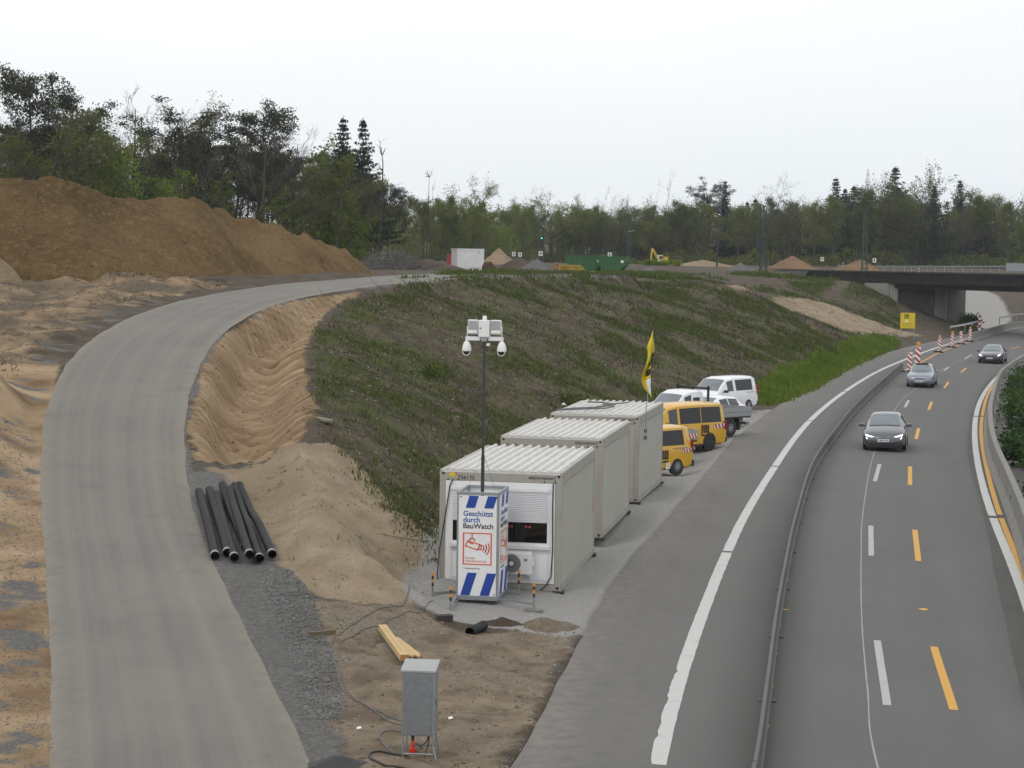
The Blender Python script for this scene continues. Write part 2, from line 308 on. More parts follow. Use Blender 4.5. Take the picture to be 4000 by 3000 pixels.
def zm(x, y):                                     # carriageway with its crossfall towards the inside of the bend
    return -.025 * np.maximum(0, (x - xs_of(WLINE, y)) * .96)
A = np.array(CP + ROAD_L[1:-1] + ROAD_R[1:-1] + [(a, b, 0.) for a, b in EDGE[1:17]], float)
def rbf_fit(A):
    P = A[:, :2]; D = np.hypot(P[:, None, 0] - P[None, :, 0], P[:, None, 1] - P[None, :, 1]); D += np.eye(len(P)) * -.3
    n = len(P); K = np.zeros((n + 3, n + 3)); K[:n, :n] = D; K[:n, n] = 1; K[:n, n + 1:] = P; K[n, :n] = 1; K[n + 1:, :n] = P.T
    return P, np.linalg.solve(K, np.concatenate([A[:, 2], [0, 0, 0]]))
PP, WW = rbf_fit(A)
def z_smooth(x, y):
    x = np.asarray(x, float); y = np.asarray(y, float); sh = x.shape; x = x.ravel(); y = y.ravel(); o = np.empty(len(x)); n = len(PP)
    for i in range(0, len(x), 20000):
        s = slice(i, i + 20000)
        D = np.hypot(x[s, None] - PP[:, 0], y[s, None] - PP[:, 1]); o[s] = D @ WW[:n] + WW[n] + WW[n + 1] * x[s] + WW[n + 2] * y[s]
    return o.reshape(sh)
# zones of the ground
BOWL = [(-11.3,74.9),(-10.7,81.2),(-8.6,85.8),(-7.1,92.1),(-7.8,86.5),(-8.3,82.8),(-7.4,68.2),(-6.5,60.9),(-5.9,58.6),(-6.1,54.5),(-6.5,51.2),(-7.4,50.9),(-8.3,50.5),(-9.1,53.9),(-9.7,58.1),(-10.5,65.6)]
CREAM = [(-6.0,53.6),(-5.2,54.6),(-3.9,51.4),(-1.9,47.6),(-1.9,45.0),(-2.1,40.3),(-2.6,39.8),(-4.0,39.5),(-5.2,41.9),(-7.0,48.2),(-8.0,50.0),(-6.7,50.9)]
DIRT = [(-4.4,39.1),(-3.8,39.4),(-2.6,39.8),(-2.0,40.5),(-1.4,39.3),(-.5,39.3),(1.6,40.6),(.7,34.1),(0,29.2),(-.8,20),(-1.2,14),(0,14),(-1.0,22),(-2.4,28.8),(-3.2,33.0)]
PATH = [(18.6,163.5),(22,172),(26,187),(28.8,192.5),(32.7,196.1),(36.6,199),(42.5,210),(42.5,203),(38.5,193.4),(34.2,186),(30.9,181.7),(27.6,180),(24.5,176),(21,168)]
GREEN = [(13.4,104.1),(14.3,110.6),(17.6,122.7),(22.5,138.8),(30.2,168.7),(34.6,183.7),(37.0,185.3),(32.3,168.7),(25.6,146),(18.6,119.4),(15.3,108.4)]
YARD = [(-2.3,40.8),(-2.5,43),(-2.4,45.5),(-1.5,52),(-.9,55),(0,61),(1.0,66),(.2,71),(2.2,77),(4.2,84),(7.1,92),(11.2,99),(13.6,101.5),(13.35,99.72),(9.74,83.98),(6.72,69.04),(5.02,59.29),(3.24,50.25),(2.37,45.18),(1.64,40.24),(.5,39.7)]
GRASS = [(-1.8,46.0),(-3.1,48.8),(-4.1,52.0),(-5.2,54.6),(-5.9,57),(-6.1,60),(-6.3,62.5),(-6.9,68.5),(-7.8,76),(-7.6,86),(-6.2,93),(-5.3,99),(-3.3,112),(-.5,128),(4,145),(8,153),(15,163),(20,170),(29,200),(41.9,236),(46,236),(46,222),(41,204),(38,190),(34.6,180),(26.4,152),(21.1,132),(16.4,115),(13.6,105),(10.5,99),(7.5,92),(4.6,84),(2.6,77),(.6,71),(1.3,66),(.3,61),(-.6,55),(-1.3,52)]
STRIP = [(-1.6,22),(-3.21,28.86),(-5.10,35.82),(-6.32,40.47),(-7.60,45.22),(-8.5,49.5),(-7.6,49.6),(-6.3,46.3),(-5.2,42.4),(-4.3,39.3),(-3.6,35),(-2.9,31.5),(-2.2,28),(-1.2,22)]
LBANK = [(-15.5,56),(-16,66),(-15.7,75),(-15.2,81),(-14,89),(-13.8,94),(-17,93),(-24,95),(-45,95),(-45,60),(-17,52)]
SPUR = [(-5.6,52),(-4.75,47.5),(-4.15,44.2),(-3.3,41.8),(-2.5,40.9)]
def poly_sd(poly, x, y):
    """signed distance, positive inside"""
    P = np.array(poly, float); d2 = np.full(x.shape, 1e9); ins = np.zeros(x.shape, bool)
    for i in range(len(P)):
        a = P[i]; b = P[(i + 1) % len(P)]; e = b - a; t = np.clip(((x - a[0]) * e[0] + (y - a[1]) * e[1]) / (e @ e + 1e-9), 0, 1)
        d2 = np.minimum(d2, (x - a[0] - t * e[0]) ** 2 + (y - a[1] - t * e[1]) ** 2)
        c = ((a[1] > y) != (b[1] > y)) & (x < (b[0] - a[0]) * (y - a[1]) / (b[1] - a[1] + 1e-12) + a[0]); ins ^= c
    return np.where(ins, 1, -1) * np.sqrt(d2)
def zone(poly, x, y, soft, wob=0.):
    sd = poly_sd(poly, x, y)
    if wob: sd = sd + wob * fbm(x, y, wob * 2.5, 3)
    return np.clip(sd / soft * .5 + .5, 0, 1)
RL = np.array(ROAD_L); RR = np.array(ROAD_R)
def road_w(x, y):                                  # 1 on the haul road, fading over the verge
    xl = np.interp(y, RL[:, 1], RL[:, 0]); xr = np.interp(y, RR[:, 1], RR[:, 0])
    d = np.maximum(xl - x, x - xr); k = np.where((y > 158), 0, 1); return np.clip(1 - (d - .15) / .9, 0, 1) * k
def zroad(y): return np.interp(y, RR[:, 1], RR[:, 2]) * .5 + np.interp(y, RL[:, 1], RL[:, 2]) * .5
def score_shade(x, y):  # tone of the sand cut: groove shading painted into the colour, crests pale
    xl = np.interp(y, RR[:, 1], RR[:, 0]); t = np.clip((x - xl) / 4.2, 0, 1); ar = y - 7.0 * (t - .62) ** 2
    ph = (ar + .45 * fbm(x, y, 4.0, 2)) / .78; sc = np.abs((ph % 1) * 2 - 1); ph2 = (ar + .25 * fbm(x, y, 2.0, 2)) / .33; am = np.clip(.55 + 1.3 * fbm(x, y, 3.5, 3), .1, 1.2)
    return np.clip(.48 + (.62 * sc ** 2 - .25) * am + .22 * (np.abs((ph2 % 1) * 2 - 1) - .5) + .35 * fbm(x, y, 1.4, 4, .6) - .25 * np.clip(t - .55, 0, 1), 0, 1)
def ground(x, y, detail=True):
    x = np.asarray(x, float); y = np.asarray(y, float)
    z = z_smooth(x, y)
    gw = zone(GRASS, x, y, 1.0); bw = zone(BOWL, x, y, .8); cw = zone(CREAM, x, y, .6); yw = zone(YARD, x, y, .5); rw = road_w(x, y); sw = zone(STRIP, x, y, .5)
    lw = zone(LBANK, x, y, 1.5); dw = zone(DIRT, x, y, .6)
    flat = np.clip(yw + rw + sw, 0, 1)
    far = np.clip((y - 110) / 60, 0, 1)
    z = z + (1 - flat) * (fbm(x, y, 3.0, 4) * .10 * (1 - .5 * far) + fbm(x, y, .8, 3) * .05 * (1 - .6 * far))
    z = z + gw * (fbm(x, y, 2.6, 5, .6) * .26 - np.abs(fbm(x * .45 + y * .3, y * .45 - x * 1.1, 1.9, 3)) * .22 + fbm(x, y, .6, 2) * .06)
    z = z + lw * (fbm(x, y, 5.0, 5, .6) * .75 + np.abs(fbm(x, y * .7, 1.6, 4)) * -.35 + fbm(x, y, .8, 3) * .12) + dw * (fbm(x, y, 1.1, 5, .62) * .16)
    # spur of pale sand: rills down its flanks
    z = z + cw * (fbm(x, y, 1.6, 5, .6) * .16 + np.abs(fbm(x + y * .4, y * .6 - x, 1.1, 3)) * -.16)
    # bucket scores across the cut: curved sharp ridges
    xl = np.interp(y, RR[:, 1], RR[:, 0]); t = np.clip((x - xl) / 4.2, 0, 1)
    ar = y - 7.0 * (t - .62) ** 2
    ph = (ar + .45 * fbm(x, y, 4.0, 2)) / .78; sc = np.abs((ph % 1) * 2 - 1)
    ph2 = (ar + .25 * fbm(x, y, 2.0, 2)) / .33; sc2 = np.abs((ph2 % 1) * 2 - 1); am = np.clip(.55 + 1.3 * fbm(x, y, 3.5, 3), .1, 1.2)
    z = z + bw * (-.75 * np.sin(np.pi * np.clip(t * 1.0, 0, 1) ** .8) * np.clip((poly_sd(BOWL, x, y)) / 1.2, 0, 1) + sc ** 2 * .27 * am * np.clip(1.35 - t, .2, 1) + sc2 * .05 * am - .08 + fbm(x, y, 1.0, 4, .6) * .16)
    # crest of the pale spur and the broken scarp at its foot
    rd = np.full(x.shape, 1e9)
    for q0, q1 in zip(SPUR[:-1], SPUR[1:]):
        ex, ey = q1[0] - q0[0], q1[1] - q0[1]; tt_ = np.clip(((x - q0[0]) * ex + (y - q0[1]) * ey) / (ex * ex + ey * ey), 0, 1)
        rd = np.minimum(rd, np.hypot(x - q0[0] - tt_ * ex, y - q0[1] - tt_ * ey))
    z = z + .55 * np.clip(1 - rd / 1.25, 0, 1) * np.clip((y - 40.2) / 1.2, 0, 1) * np.clip((53 - y) / 3, 0, 1)
    z = z - .38 * np.exp(-(((x + 2.35) / .45) ** 2 + ((y - 43.1) / 1.1) ** 2))
    # grass lip standing over the cut
    z = z + rw * (zroad(y) - .025 - z)
    # motorway formation
    xe = xs_of(EDGE, y); z = np.where((x > xe - .05) & (y < 285), zm(np.minimum(x, xs_of(RBAR, y)), y) - .10, z)
    nearp = (y < 176) & (x > xe - 1.2) & (x <= xe - .05)
    z = np.where(nearp, z * np.clip((xe - x) / 1.2, 0, 1) - .02, z)
    return z
def axis(segs):
    o = [segs[0][0]]
    for a, b, s0, s1 in segs:
        while o[-1] < b - 1e-6:
            t = (o[-1] - a) / (b - a); o.append(min(b, o[-1] + s0 + (s1 - s0) * t))
    return np.array(o)
def sym(a): return np.concatenate([-a[:0:-1], a])
GX = np.concatenate([-axis([(17, 30, .22, .7), (30, 170, .7, 9)])[::-1], axis([(-17, 17, .2, .2)])[1:-1], axis([(17, 50, .22, .6), (50, 170, .6, 9)])])
GY = axis([(14, 24, .5, .3), (24, 78, .19, .21), (78, 120, .22, .5), (120, 240, .5, 1.1), (240, 640, 1.2, 14)])
XX, YY = np.meshgrid(GX, GY)
ZZ = ground(XX, YY)
nx, ny = len(GX), len(GY)
idx = np.arange(nx * ny).reshape(ny, nx)
FQ = np.stack([idx[:-1, :-1], idx[:-1, 1:], idx[1:, 1:], idx[1:, :-1]], -1).reshape(-1, 4)
# ---- ground material: zone masks painted on the land say what lies where; zone_c blue also paints shading of the scores
gm, gnt, GN, GL, GB = newmat('ground')
za = GN.new('ShaderNodeVertexColor'); za.layer_name = 'zone_a'; zb = GN.new('ShaderNodeVertexColor'); zb.layer_name = 'zone_b'
sa = GN.new('ShaderNodeSeparateColor'); sb = GN.new('ShaderNodeSeparateColor'); GL.new(za.outputs[0], sa.inputs[0]); GL.new(zb.outputs[0], sb.inputs[0])
n_big = nnoise(GN, GL, .35, 5); n_mid = nnoise(GN, GL, 1.4, 6, .6); n_fine = nnoise(GN, GL, 9, 5, .7); n_grit = nnoise(GN, GL, 38, 3, .7)
def two(a, b, n, p0=.35, p1=.65): return nmix(GN, GL, nramp(GN, GL, n, p0, p1), a, b)
def edgey(maskv, amt=.55):
    t = nmath(GN, GL, 'ADD', maskv, nmath(GN, GL, 'MULTIPLY', nmath(GN, GL, 'SUBTRACT', n_mid, .5), amt))
    t = nmath(GN, GL, 'ADD', t, nmath(GN, GL, 'MULTIPLY', nmath(GN, GL, 'SUBTRACT', n_fine, .5), amt * .6))
    return nramp(GN, GL, t, .42, .58)
c = two((.062, .049, .036), (.125, .10, .072), n_mid)                                        # plateau earth
c = nmix(GN, GL, nramp(GN, GL, n_big, .5, .62), c, two((.065, .060, .05), (.125, .115, .098), n_fine))
lb = two((.115, .088, .060), (.33, .24, .15), n_mid, .38, .60); lb = nmix(GN, GL, nramp(GN, GL, n_big, .46, .58), lb, two((.075, .064, .05), (.18, .14, .095), n_fine))
c = nmix(GN, GL, edgey(sb.outputs[2]), c, lb)
gr = two((.066, .055, .036), (.135, .112, .074), n_mid, .35, .7); gr = nmix(GN, GL, nramp(GN, GL, n_fine, .62, .78), gr, (.15, .125, .095))
gr = nmix(GN, GL, nmath(GN, GL, 'MULTIPLY', nramp(GN, GL, n_big, .42, .60), nramp(GN, GL, n_fine, .34, .56)), gr, (.070, .086, .026))
c = nmix(GN, GL, edgey(sa.outputs[0], .8), c, gr)
gl_ = two((.05, .075, .018), (.10, .12, .035), n_mid); c = nmix(GN, GL, edgey(sa.outputs[1] if False else sb.outputs[1]), c, gl_)
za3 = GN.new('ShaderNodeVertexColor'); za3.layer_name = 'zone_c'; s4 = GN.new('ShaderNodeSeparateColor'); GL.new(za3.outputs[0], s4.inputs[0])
bo = nmix(GN, GL, nramp(GN, GL, s4.outputs[2], .12, .75), (.155, .095, .047), (.40, .30, .19)); bo = nmix(GN, GL, nmath(GN, GL, 'MULTIPLY', nramp(GN, GL, n_mid, .45, .65), .6), bo, two((.20, .125, .062), (.30, .215, .13), n_fine))  # brown soil tone plus painted shading in the grooves, pale on the crests

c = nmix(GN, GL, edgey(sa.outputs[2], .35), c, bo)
cr = two((.25, .195, .13), (.34, .275, .195), n_mid, .35, .65); cr = nmix(GN, GL, nramp(GN, GL, n_fine, .58, .70), cr, (.17, .125, .08)); cr = nmix(GN, GL, nmath(GN, GL, 'MULTIPLY', nramp(GN, GL, n_big, .5, .6), .6), cr, two((.17, .125, .078), (.26, .20, .135), n_fine))
c = nmix(GN, GL, edgey(sa.outputs[1], .3), c, cr)
di = two((.135, .106, .074), (.26, .208, .15), n_mid, .36, .64); di = nmix(GN, GL, nramp(GN, GL, n_big, .5, .6), di, two((.15, .125, .095), (.25, .215, .165), n_fine))
c = nmix(GN, GL, edgey(sb.outputs[0], .4), c, di)
za2 = GN.new('ShaderNodeVertexColor'); za2.layer_name = 'zone_c'; s3 = GN.new('ShaderNodeSeparateColor'); GL.new(za2.outputs[0], s3.inputs[0])
ya = two((.25, .245, .235), (.36, .355, .34), n_fine, .3, .7); c = nmix(GN, GL, edgey(s3.outputs[0], .3), c, ya)
st = two((.092, .091, .089), (.19, .185, .175), n_fine, .3, .7); c = nmix(GN, GL, edgey(s3.outputs[1], .45), c, st)
c = nmix(GN, GL, nmath(GN, GL, 'MULTIPLY', nramp(GN, GL, n_grit, .35, .7), .35), c, nmix(GN, GL, .5, c, (.02, .018, .015)))
GL.new(c, GB.inputs['Base Color']); GB.inputs['Roughness'].default_value = .95; GB.inputs['Specular IOR Level'].default_value = .15
nbump(GN, GL, GB, nmath(GN, GL, 'ADD', n_fine, nmath(GN, GL, 'MULTIPLY', n_grit, .5)), .8, .05)
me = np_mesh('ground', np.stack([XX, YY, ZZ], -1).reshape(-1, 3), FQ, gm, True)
def shoulder(x, y):
    xl = np.interp(y, RL[:, 1], RL[:, 0]); d = xl - x
    return np.clip(1.25 - np.abs(d - .6) / 1.2, 0, 1) * (y < 80)
def rverge(x, y):
    xr = np.interp(y, RR[:, 1], RR[:, 0]); return np.clip(1.2 - np.abs(x - xr - .1) / .5, 0, 1) * (.75 + .5 * fbm(x, y, 1.2, 3)) * (y > 45) * (y < 150)
def setcol(me, name, a, b, c_):
    at = me.color_attributes.new(name, 'FLOAT_COLOR', 'POINT'); at.data.foreach_set('color', np.stack([a, b, c_, np.ones_like(a)], -1).astype(np.float32).ravel())
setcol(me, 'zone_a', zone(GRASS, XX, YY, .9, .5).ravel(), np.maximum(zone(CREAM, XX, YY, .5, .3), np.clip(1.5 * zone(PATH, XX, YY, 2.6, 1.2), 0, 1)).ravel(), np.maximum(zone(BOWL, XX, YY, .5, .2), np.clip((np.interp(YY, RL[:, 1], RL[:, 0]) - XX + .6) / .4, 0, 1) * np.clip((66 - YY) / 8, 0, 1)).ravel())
setcol(me, 'zone_b', np.maximum(zone(DIRT, XX, YY, .8, .4), np.clip(1.5 - 1.2 * np.hypot((XX + 2.35) / .5, (YY - 42.9) / 1.3), 0, 1)).ravel(), zone(GREEN, XX, YY, 2.0, .8).ravel(), zone(LBANK, XX, YY, 1.5, .6).ravel())
pav = ((YY > 120) & (YY < 215)) * np.clip(1 - np.abs(XX - np.interp(YY, [118, 140, 160, 215], [-2.6, 1.2, 3, 0])) / np.interp(YY, [118, 160, 215], [3.5, 5, 9]), 0, 1)
mwe = xs_of(EDGE, YY); kerbside = np.clip(1 - np.abs(mwe - XX - .2) / .6, 0, 1) * (YY < 240)
ramp2 = zone([(53, 236), (60, 243), (68, 262), (72, 292), (75, 320), (60, 320), (58, 290), (55, 260)], XX, YY, 2.)
setcol(me, 'zone_c', np.clip(zone(YARD, XX, YY, .6, .3) + .75 * pav + .45 * kerbside + ramp2, 0, 1).ravel(), np.clip(np.maximum.reduce([zone(STRIP, XX, YY, .6, .3), (.36 + .75 * fbm(XX * .9, YY * 1.5, .9, 4)) * shoulder(XX, YY), .8 * rverge(XX, YY)]), 0, 1).ravel(), np.where(XX < np.interp(YY, RL[:, 1], RL[:, 0]) + .5, np.clip(.55 + .75 * fbm(XX, YY, 1.6, 5, .6), 0, 1), score_shade(XX, YY)).ravel())
terrain = link('ground', me); tag(terrain, kind='structure')
def gz(x, y):
    """height of the built ground sheet (bilinear)"""
    x = np.atleast_1d(np.asarray(x, float)); y = np.atleast_1d(np.asarray(y, float))
    i = np.clip(np.searchsorted(GX, x) - 1, 0, nx - 2); j = np.clip(np.searchsorted(GY, y) - 1, 0, ny - 2)
    fx = np.clip((x - GX[i]) / (GX[i + 1] - GX[i]), 0, 1); fy = np.clip((y - GY[j]) / (GY[j + 1] - GY[j]), 0, 1)
    return (ZZ[j, i] * (1 - fx) + ZZ[j, i + 1] * fx) * (1 - fy) + (ZZ[j + 1, i] * (1 - fx) + ZZ[j + 1, i + 1] * fx) * fy
def g1(x, y): return float(gz(x, y)[0])

# ------------------------------------------------------------------ motorway
def asphalt(name, c0, c1, tracks=False, grime=False, edges=None):
    m, nt, N, L, B = newmat(name)
    a = nnoise(N, L, .25, 4, .6); b = nnoise(N, L, 3, 6, .65); f = nnoise(N, L, 60, 3, .8)
    c = nmix(N, L, nramp(N, L, a, .35, .65), c0, c1); c = nmix(N, L, nmath(N, L, 'MULTIPLY', b, .35), c, tuple(x * .72 for x in c0))
    if tracks:
        uv = N.new('ShaderNodeUVMap'); uv.uv_map = 'along'; mp = N.new('ShaderNodeMapping'); mp.inputs['Scale'].default_value = (9, .02, 1); L.new(uv.outputs[0], mp.inputs[0])
        t = N.new('ShaderNodeTexNoise'); t.inputs['Scale'].default_value = 1.2; t.inputs['Detail'].default_value = 5; t.inputs['Roughness'].default_value = .6; L.new(mp.outputs[0], t.inputs[0])
        c = nmix(N, L, nmath(N, L, 'MULTIPLY', nramp(N, L, t.outputs[0], .40, .66), .5), c, tracks)
    if edges:
        ue = N.new('ShaderNodeUVMap'); ue.uv_map = 'along'; se = N.new('ShaderNodeSeparateXYZ'); L.new(ue.outputs[0], se.inputs[0])
        dd_ = nmath(N, L, 'MULTIPLY', nmath(N, L, 'ABSOLUTE', nmath(N, L, 'SUBTRACT', se.outputs[0], .5)), 2.0)
        ed = nramp(N, L, nmath(N, L, 'ADD', dd_, nmath(N, L, 'MULTIPLY', nmath(N, L, 'SUBTRACT', b, .5), .5)), .80, 1.05)
        c = nmix(N, L, nmath(N, L, 'MULTIPLY', ed, .6), c, edges)
        bl_ = nramp(N, L, nnoise(N, L, .9, 6, .65), .55, .7); c = nmix(N, L, nmath(N, L, 'MULTIPLY', bl_, .35), c, tuple(x * .7 for x in c0))
        cr2 = nramp(N, L, nnoise(N, L, 14, 4, .7), .6, .75); c = nmix(N, L, nmath(N, L, 'MULTIPLY', cr2, .3), c, tuple(min(1, x * 1.5) for x in c0))
    if grime:
        vc = N.new('ShaderNodeVertexColor'); vc.layer_name = 'grime'; sp = N.new('ShaderNodeSeparateColor'); L.new(vc.outputs[0], sp.inputs[0])
        c = nmix(N, L, nmath(N, L, 'MULTIPLY', sp.outputs[0], .55), c, (.065, .063, .06)); c = nmix(N, L, nmath(N, L, 'MULTIPLY', nmath(N, L, 'MULTIPLY', sp.outputs[1], nramp(N, L, b, .3, .6)), .7), c, (.24, .22, .19)); c = nmix(N, L, nmath(N, L, 'MULTIPLY', sp.outputs[2], 1.0), c, (.095, .095, .095))
    c = nmix(N, L, nmath(N, L, 'MULTIPLY', nramp(N, L, f, .3, .75), .3), c, tuple(x * .4 for x in c0)); c = nmix(N, L, nmath(N, L, 'MULTIPLY', nramp(N, L, f, .66, .8), .35), c, tuple(min(1, x * 1.9) for x in c0))
    L.new(c, B.inputs['Base Color']); B.inputs['Roughness'].default_value = .85; B.inputs['Specular IOR Level'].default_value = .3
    nbump(N, L, B, f, .25, .006); return m
M['asphalt'] = asphalt('motorway_asphalt', (.124, .1235, .121), (.141, .1395, .136), (.110, .110, .109), True)
M['haul'] = asphalt('haul_road_surface', (.158, .153, .140), (.196, .188, .169), (.25, .232, .197), False, (.26, .235, .19))
ys = axis([(15, 100, 1.0, 1.5), (100, 285, 1.5, 3)])
cols = [0, .12, .25, .4, .55, .7, .85, 1.0]
BARL = [(2.4,21.8),(3.55,27.31),(4.62,33.78),(5.57,39.71),(6.61,45.89),(8.35,55.86),(11.3,71.5),(14.87,87.32),(17.72,99.42),(20.95,112.25),(24.16,124.57),(25.80,130.98),(29.44,144.81)]
V = []; UV = []; GRM = []; nc = 46
for y in ys:
    xa = xs_of(EDGE, y) + .10 * (vnoise(np.array([y * .6]), np.array([1.7]))[0] - .5) + .05 * (vnoise(np.array([y * 2.1]), np.array([5.7]))[0] - .5); xb = xs_of(RBAR, y) + 24
    xk = xs_of(RBAR, y); bx = xs_of(BARL, y); lane = xs_of(WLINE, y)
    for k in range(nc):
        x = xa + (xk - xa) * k / (nc - 2) if k < nc - 1 else xb
        V.append((x, y, float(zm(min(x, xk), y)) + .004)); UV.append(((x - lane) / 12, y / 12))
        nzv = .6 + .8 * vnoise(np.array([y * .22 + x]), np.array([x * 1.3]))[0]
        gm_ = (.75 * math.exp(-((x - bx + .35) / .55) ** 2) + .6 * math.exp(-((x - bx - .3) / .35) ** 2)) * (1 if 20 < y < 146 else 0) * nzv + .7 * math.exp(-((x - xk + .6) / .5) ** 2) * nzv
        wt = sum(math.exp(-((x - lane - o_) / .38) ** 2) for o_ in (5.1, 6.8, 8.9 - .3, 10.2)) * .28
        GRM.append((min(1, gm_), min(1, (.9 * math.exp(-((x - xa) / .7) ** 2) + .35 * math.exp(-((x - xa - 1.3) / 1.2) ** 2)) * nzv), wt * nzv))
nr = len(ys); ii = np.arange(nr * nc).reshape(nr, nc)
F = np.stack([ii[:-1, :-1], ii[:-1, 1:], ii[1:, 1:], ii[1:, :-1]], -1).reshape(-1, 4)
me = np_mesh('motorway', V, F, M['asphalt'], True)
GRM = np.array(GRM); setcol(me, 'grime', GRM[:, 0], GRM[:, 1], GRM[:, 2])
def setuv(me, F, UV):
    l = me.uv_layers.new(name='along'); l.data.foreach_set('uv', np.array(UV, np.float32)[np.asarray(F).ravel()].ravel())
setuv(me, F, UV)
motorway = tag(link('motorway', me), kind='structure')
# ---- markings
def paint(name, col, worn):
    m, nt, N, L, B = newmat(name); n = nnoise(N, L, 2.2, 6, .7); f = nnoise(N, L, 45, 3, .8)
    k = nmath(N, L, 'ADD', nramp(N, L, n, .60 - worn, .78 - worn * .5), nmath(N, L, 'MULTIPLY', nramp(N, L, f, .55, .75), .3))
    L.new(nmix(N, L, nmath(N, L, 'MULTIPLY', k, .55), col, tuple(x * .45 + .05 for x in col)), B.inputs['Base Color']); B.inputs['Roughness'].default_value = .6; return m
M['mark_white'] = paint('white_road_paint', (.47, .47, .46), .06)
M['mark_white_old'] = paint('grey_road_paint', (.36, .37, .38), .08)
M['mark_yellow'] = paint('yellow_road_paint', (.55, .285, .025), .0)
M['crack'] = mat('joint_seal', (.30, .30, .29), .8, 0, .2, 4)
def ribbon(name, pts, width, m, zoff=.009, rough=0., step=1.2, parent=None, wfun=None):
    P = catmull(pts, step); n = len(P); T = np.gradient(P, axis=0); T /= np.linalg.norm(T, axis=1)[:, None] + 1e-9
    Nn = np.stack([T[:, 1], -T[:, 0]], -1)
    rr = np.random.RandomState(len(name) + n); wv = width / 2 + (rr.rand(n) - .5) * rough
    wl = width / 2 + (rr.rand(n) - .5) * rough
    if wfun is not None: wl = wl + np.array([wfun(q[1]) for q in P])
    a = P + Nn * wv[:, None]; b = P - Nn * wl[:, None]
    V = [(x, y, float(zm(x, y)) + .004 + zoff) for x, y in a] + [(x, y, float(zm(x, y)) + .004 + zoff) for x, y in b]
    F = [(i, i + 1, n + i + 1, n + i) for i in range(n - 1)]
    me = np_mesh(name, V, F, m); o = link(name, me, parent); return o
def split(pts, ya, yb):
    P = soften(soften(catmull(pts, .3), 22), 22); return [tuple(q) for q in P if ya <= q[1] <= yb]
def worn_edge(y): return -.055 * max(0, math.sin(y * 5.1) * math.sin(y * 2.3)) if 29 < y < 36 else 0
cuts = [15, 28.9, 51.2, 73.2, 95, 117, 139, 161, 183, 204, 225]
for a, b in zip(cuts[:-1], cuts[1:]):
    ribbon('road_marking', split(WLINE, a + .06, b - .06), .27, M['mark_white'], .005, .012, .5, motorway, worn_edge)
RW = [(6.9,20),(12.78,47.49),(14.12,54.67),(15.81,63.13),(17.40,70.64),(19.50,80.19),(22.11,91.43),(25.21,103.97),(28.88,117.68),(32.83,131.30),(37.72,147.16),(46.16,173.52),(56,200)]
RY = [(7.6,22),(13.46,49.95),(15.00,57.94),(16.44,64.84),(17.78,70.95),(19.55,78.96),(21.63,88.16),(23.51,95.92),(26.79,108.71),(30.64,123.06),(35.40,138.93),(40.87,156.83)]
for a, b in ((20, 60.4), (60.8, 101.4), (101.8, 200)):
    ribbon('road_marking', split(RW, a, b), .25, M['mark_white'], .005, .01, .6, motorway)
for a, b in ((22, 60.6), (61, 101.6), (102, 157)):
    ribbon('road_marking', split(RY, a, b), .17, M['mark_yellow'], .005, .01, .6, motorway)
WD = [(6.77,33.83),(7.71,39.74),(9.76,51.45),(10.86,57.43),(13.21,69.32),(14.53,75.36),(17.3,87.6),(18.7,93.6),(21.76,106.03),(23.09,111.51),(27.2,126),(28.6,131),(32.36,143.88),(33.94,149.10),(38.40,162.91),(40.90,170.76),(46,184),(48.5,190.5)]
for i in range(0, len(WD), 2): ribbon('road_marking', [WD[i], WD[i + 1]], .15, M['mark_white_old'], .005, .006, .8, motorway)
YD = [(7.92,33.65),(8.80,39.31),(10.90,50.82),(12.07,56.88),(14.33,68.57),(15.64,74.92),(18.38,86.92),(19.73,92.74),(22.82,104.84),(24.35,111.10),(27.87,123.66),(29.64,130.25),(33.34,142.50),(35.18,148.71),(40,163),(42.3,169.5),(48,185),(50.5,191)]
for i in range(0, len(YD), 2): ribbon('road_marking', [YD[i], YD[i + 1]], .16, M['mark_yellow'], .005, .006, .8, motorway)
ribbon('road_marking', [(29.05,142.38),(32.38,152.82),(39.75,176.71),(47.28,198.19),(49,202.5)], .16, M['mark_yellow'], .005, .01, 1, motorway)
CR = [(4.6,18),(5.80,29.61),(6.67,35.20),(7.88,42.49),(9.40,50.97),(11.20,60.61),(14.92,78.75),(19.83,100.02),(23.15,113.27),(25.17,120.19),(29.45,135.01),(34.39,151.09),(40.5,168)]
ribbon('road_joint', CR, .028, M['crack'], .004, .008, .5, motorway)
M['scuff'] = mat('pale_scuff', (.30, .295, .285), .85, 0, .2, 3)
for (x, y, a, b, ml) in ((6.2, 42.9, .12, .02, 'mark_yellow'), (9.5, 43.6, .1, .05, 'mark_yellow')):
    pl = [(x + a * math.cos(t) * (1 + .25 * math.sin(3 * t)), y + b * 3 * math.sin(t)) for t in np.linspace(0, 6.28, 14)[:-1]]
    mb = MB(); mb.add([(p[0], p[1], float(zm(*p)) + .0095) for p in pl], [tuple(range(len(pl)))]); mb.build('road_stain', M[ml], motorway)
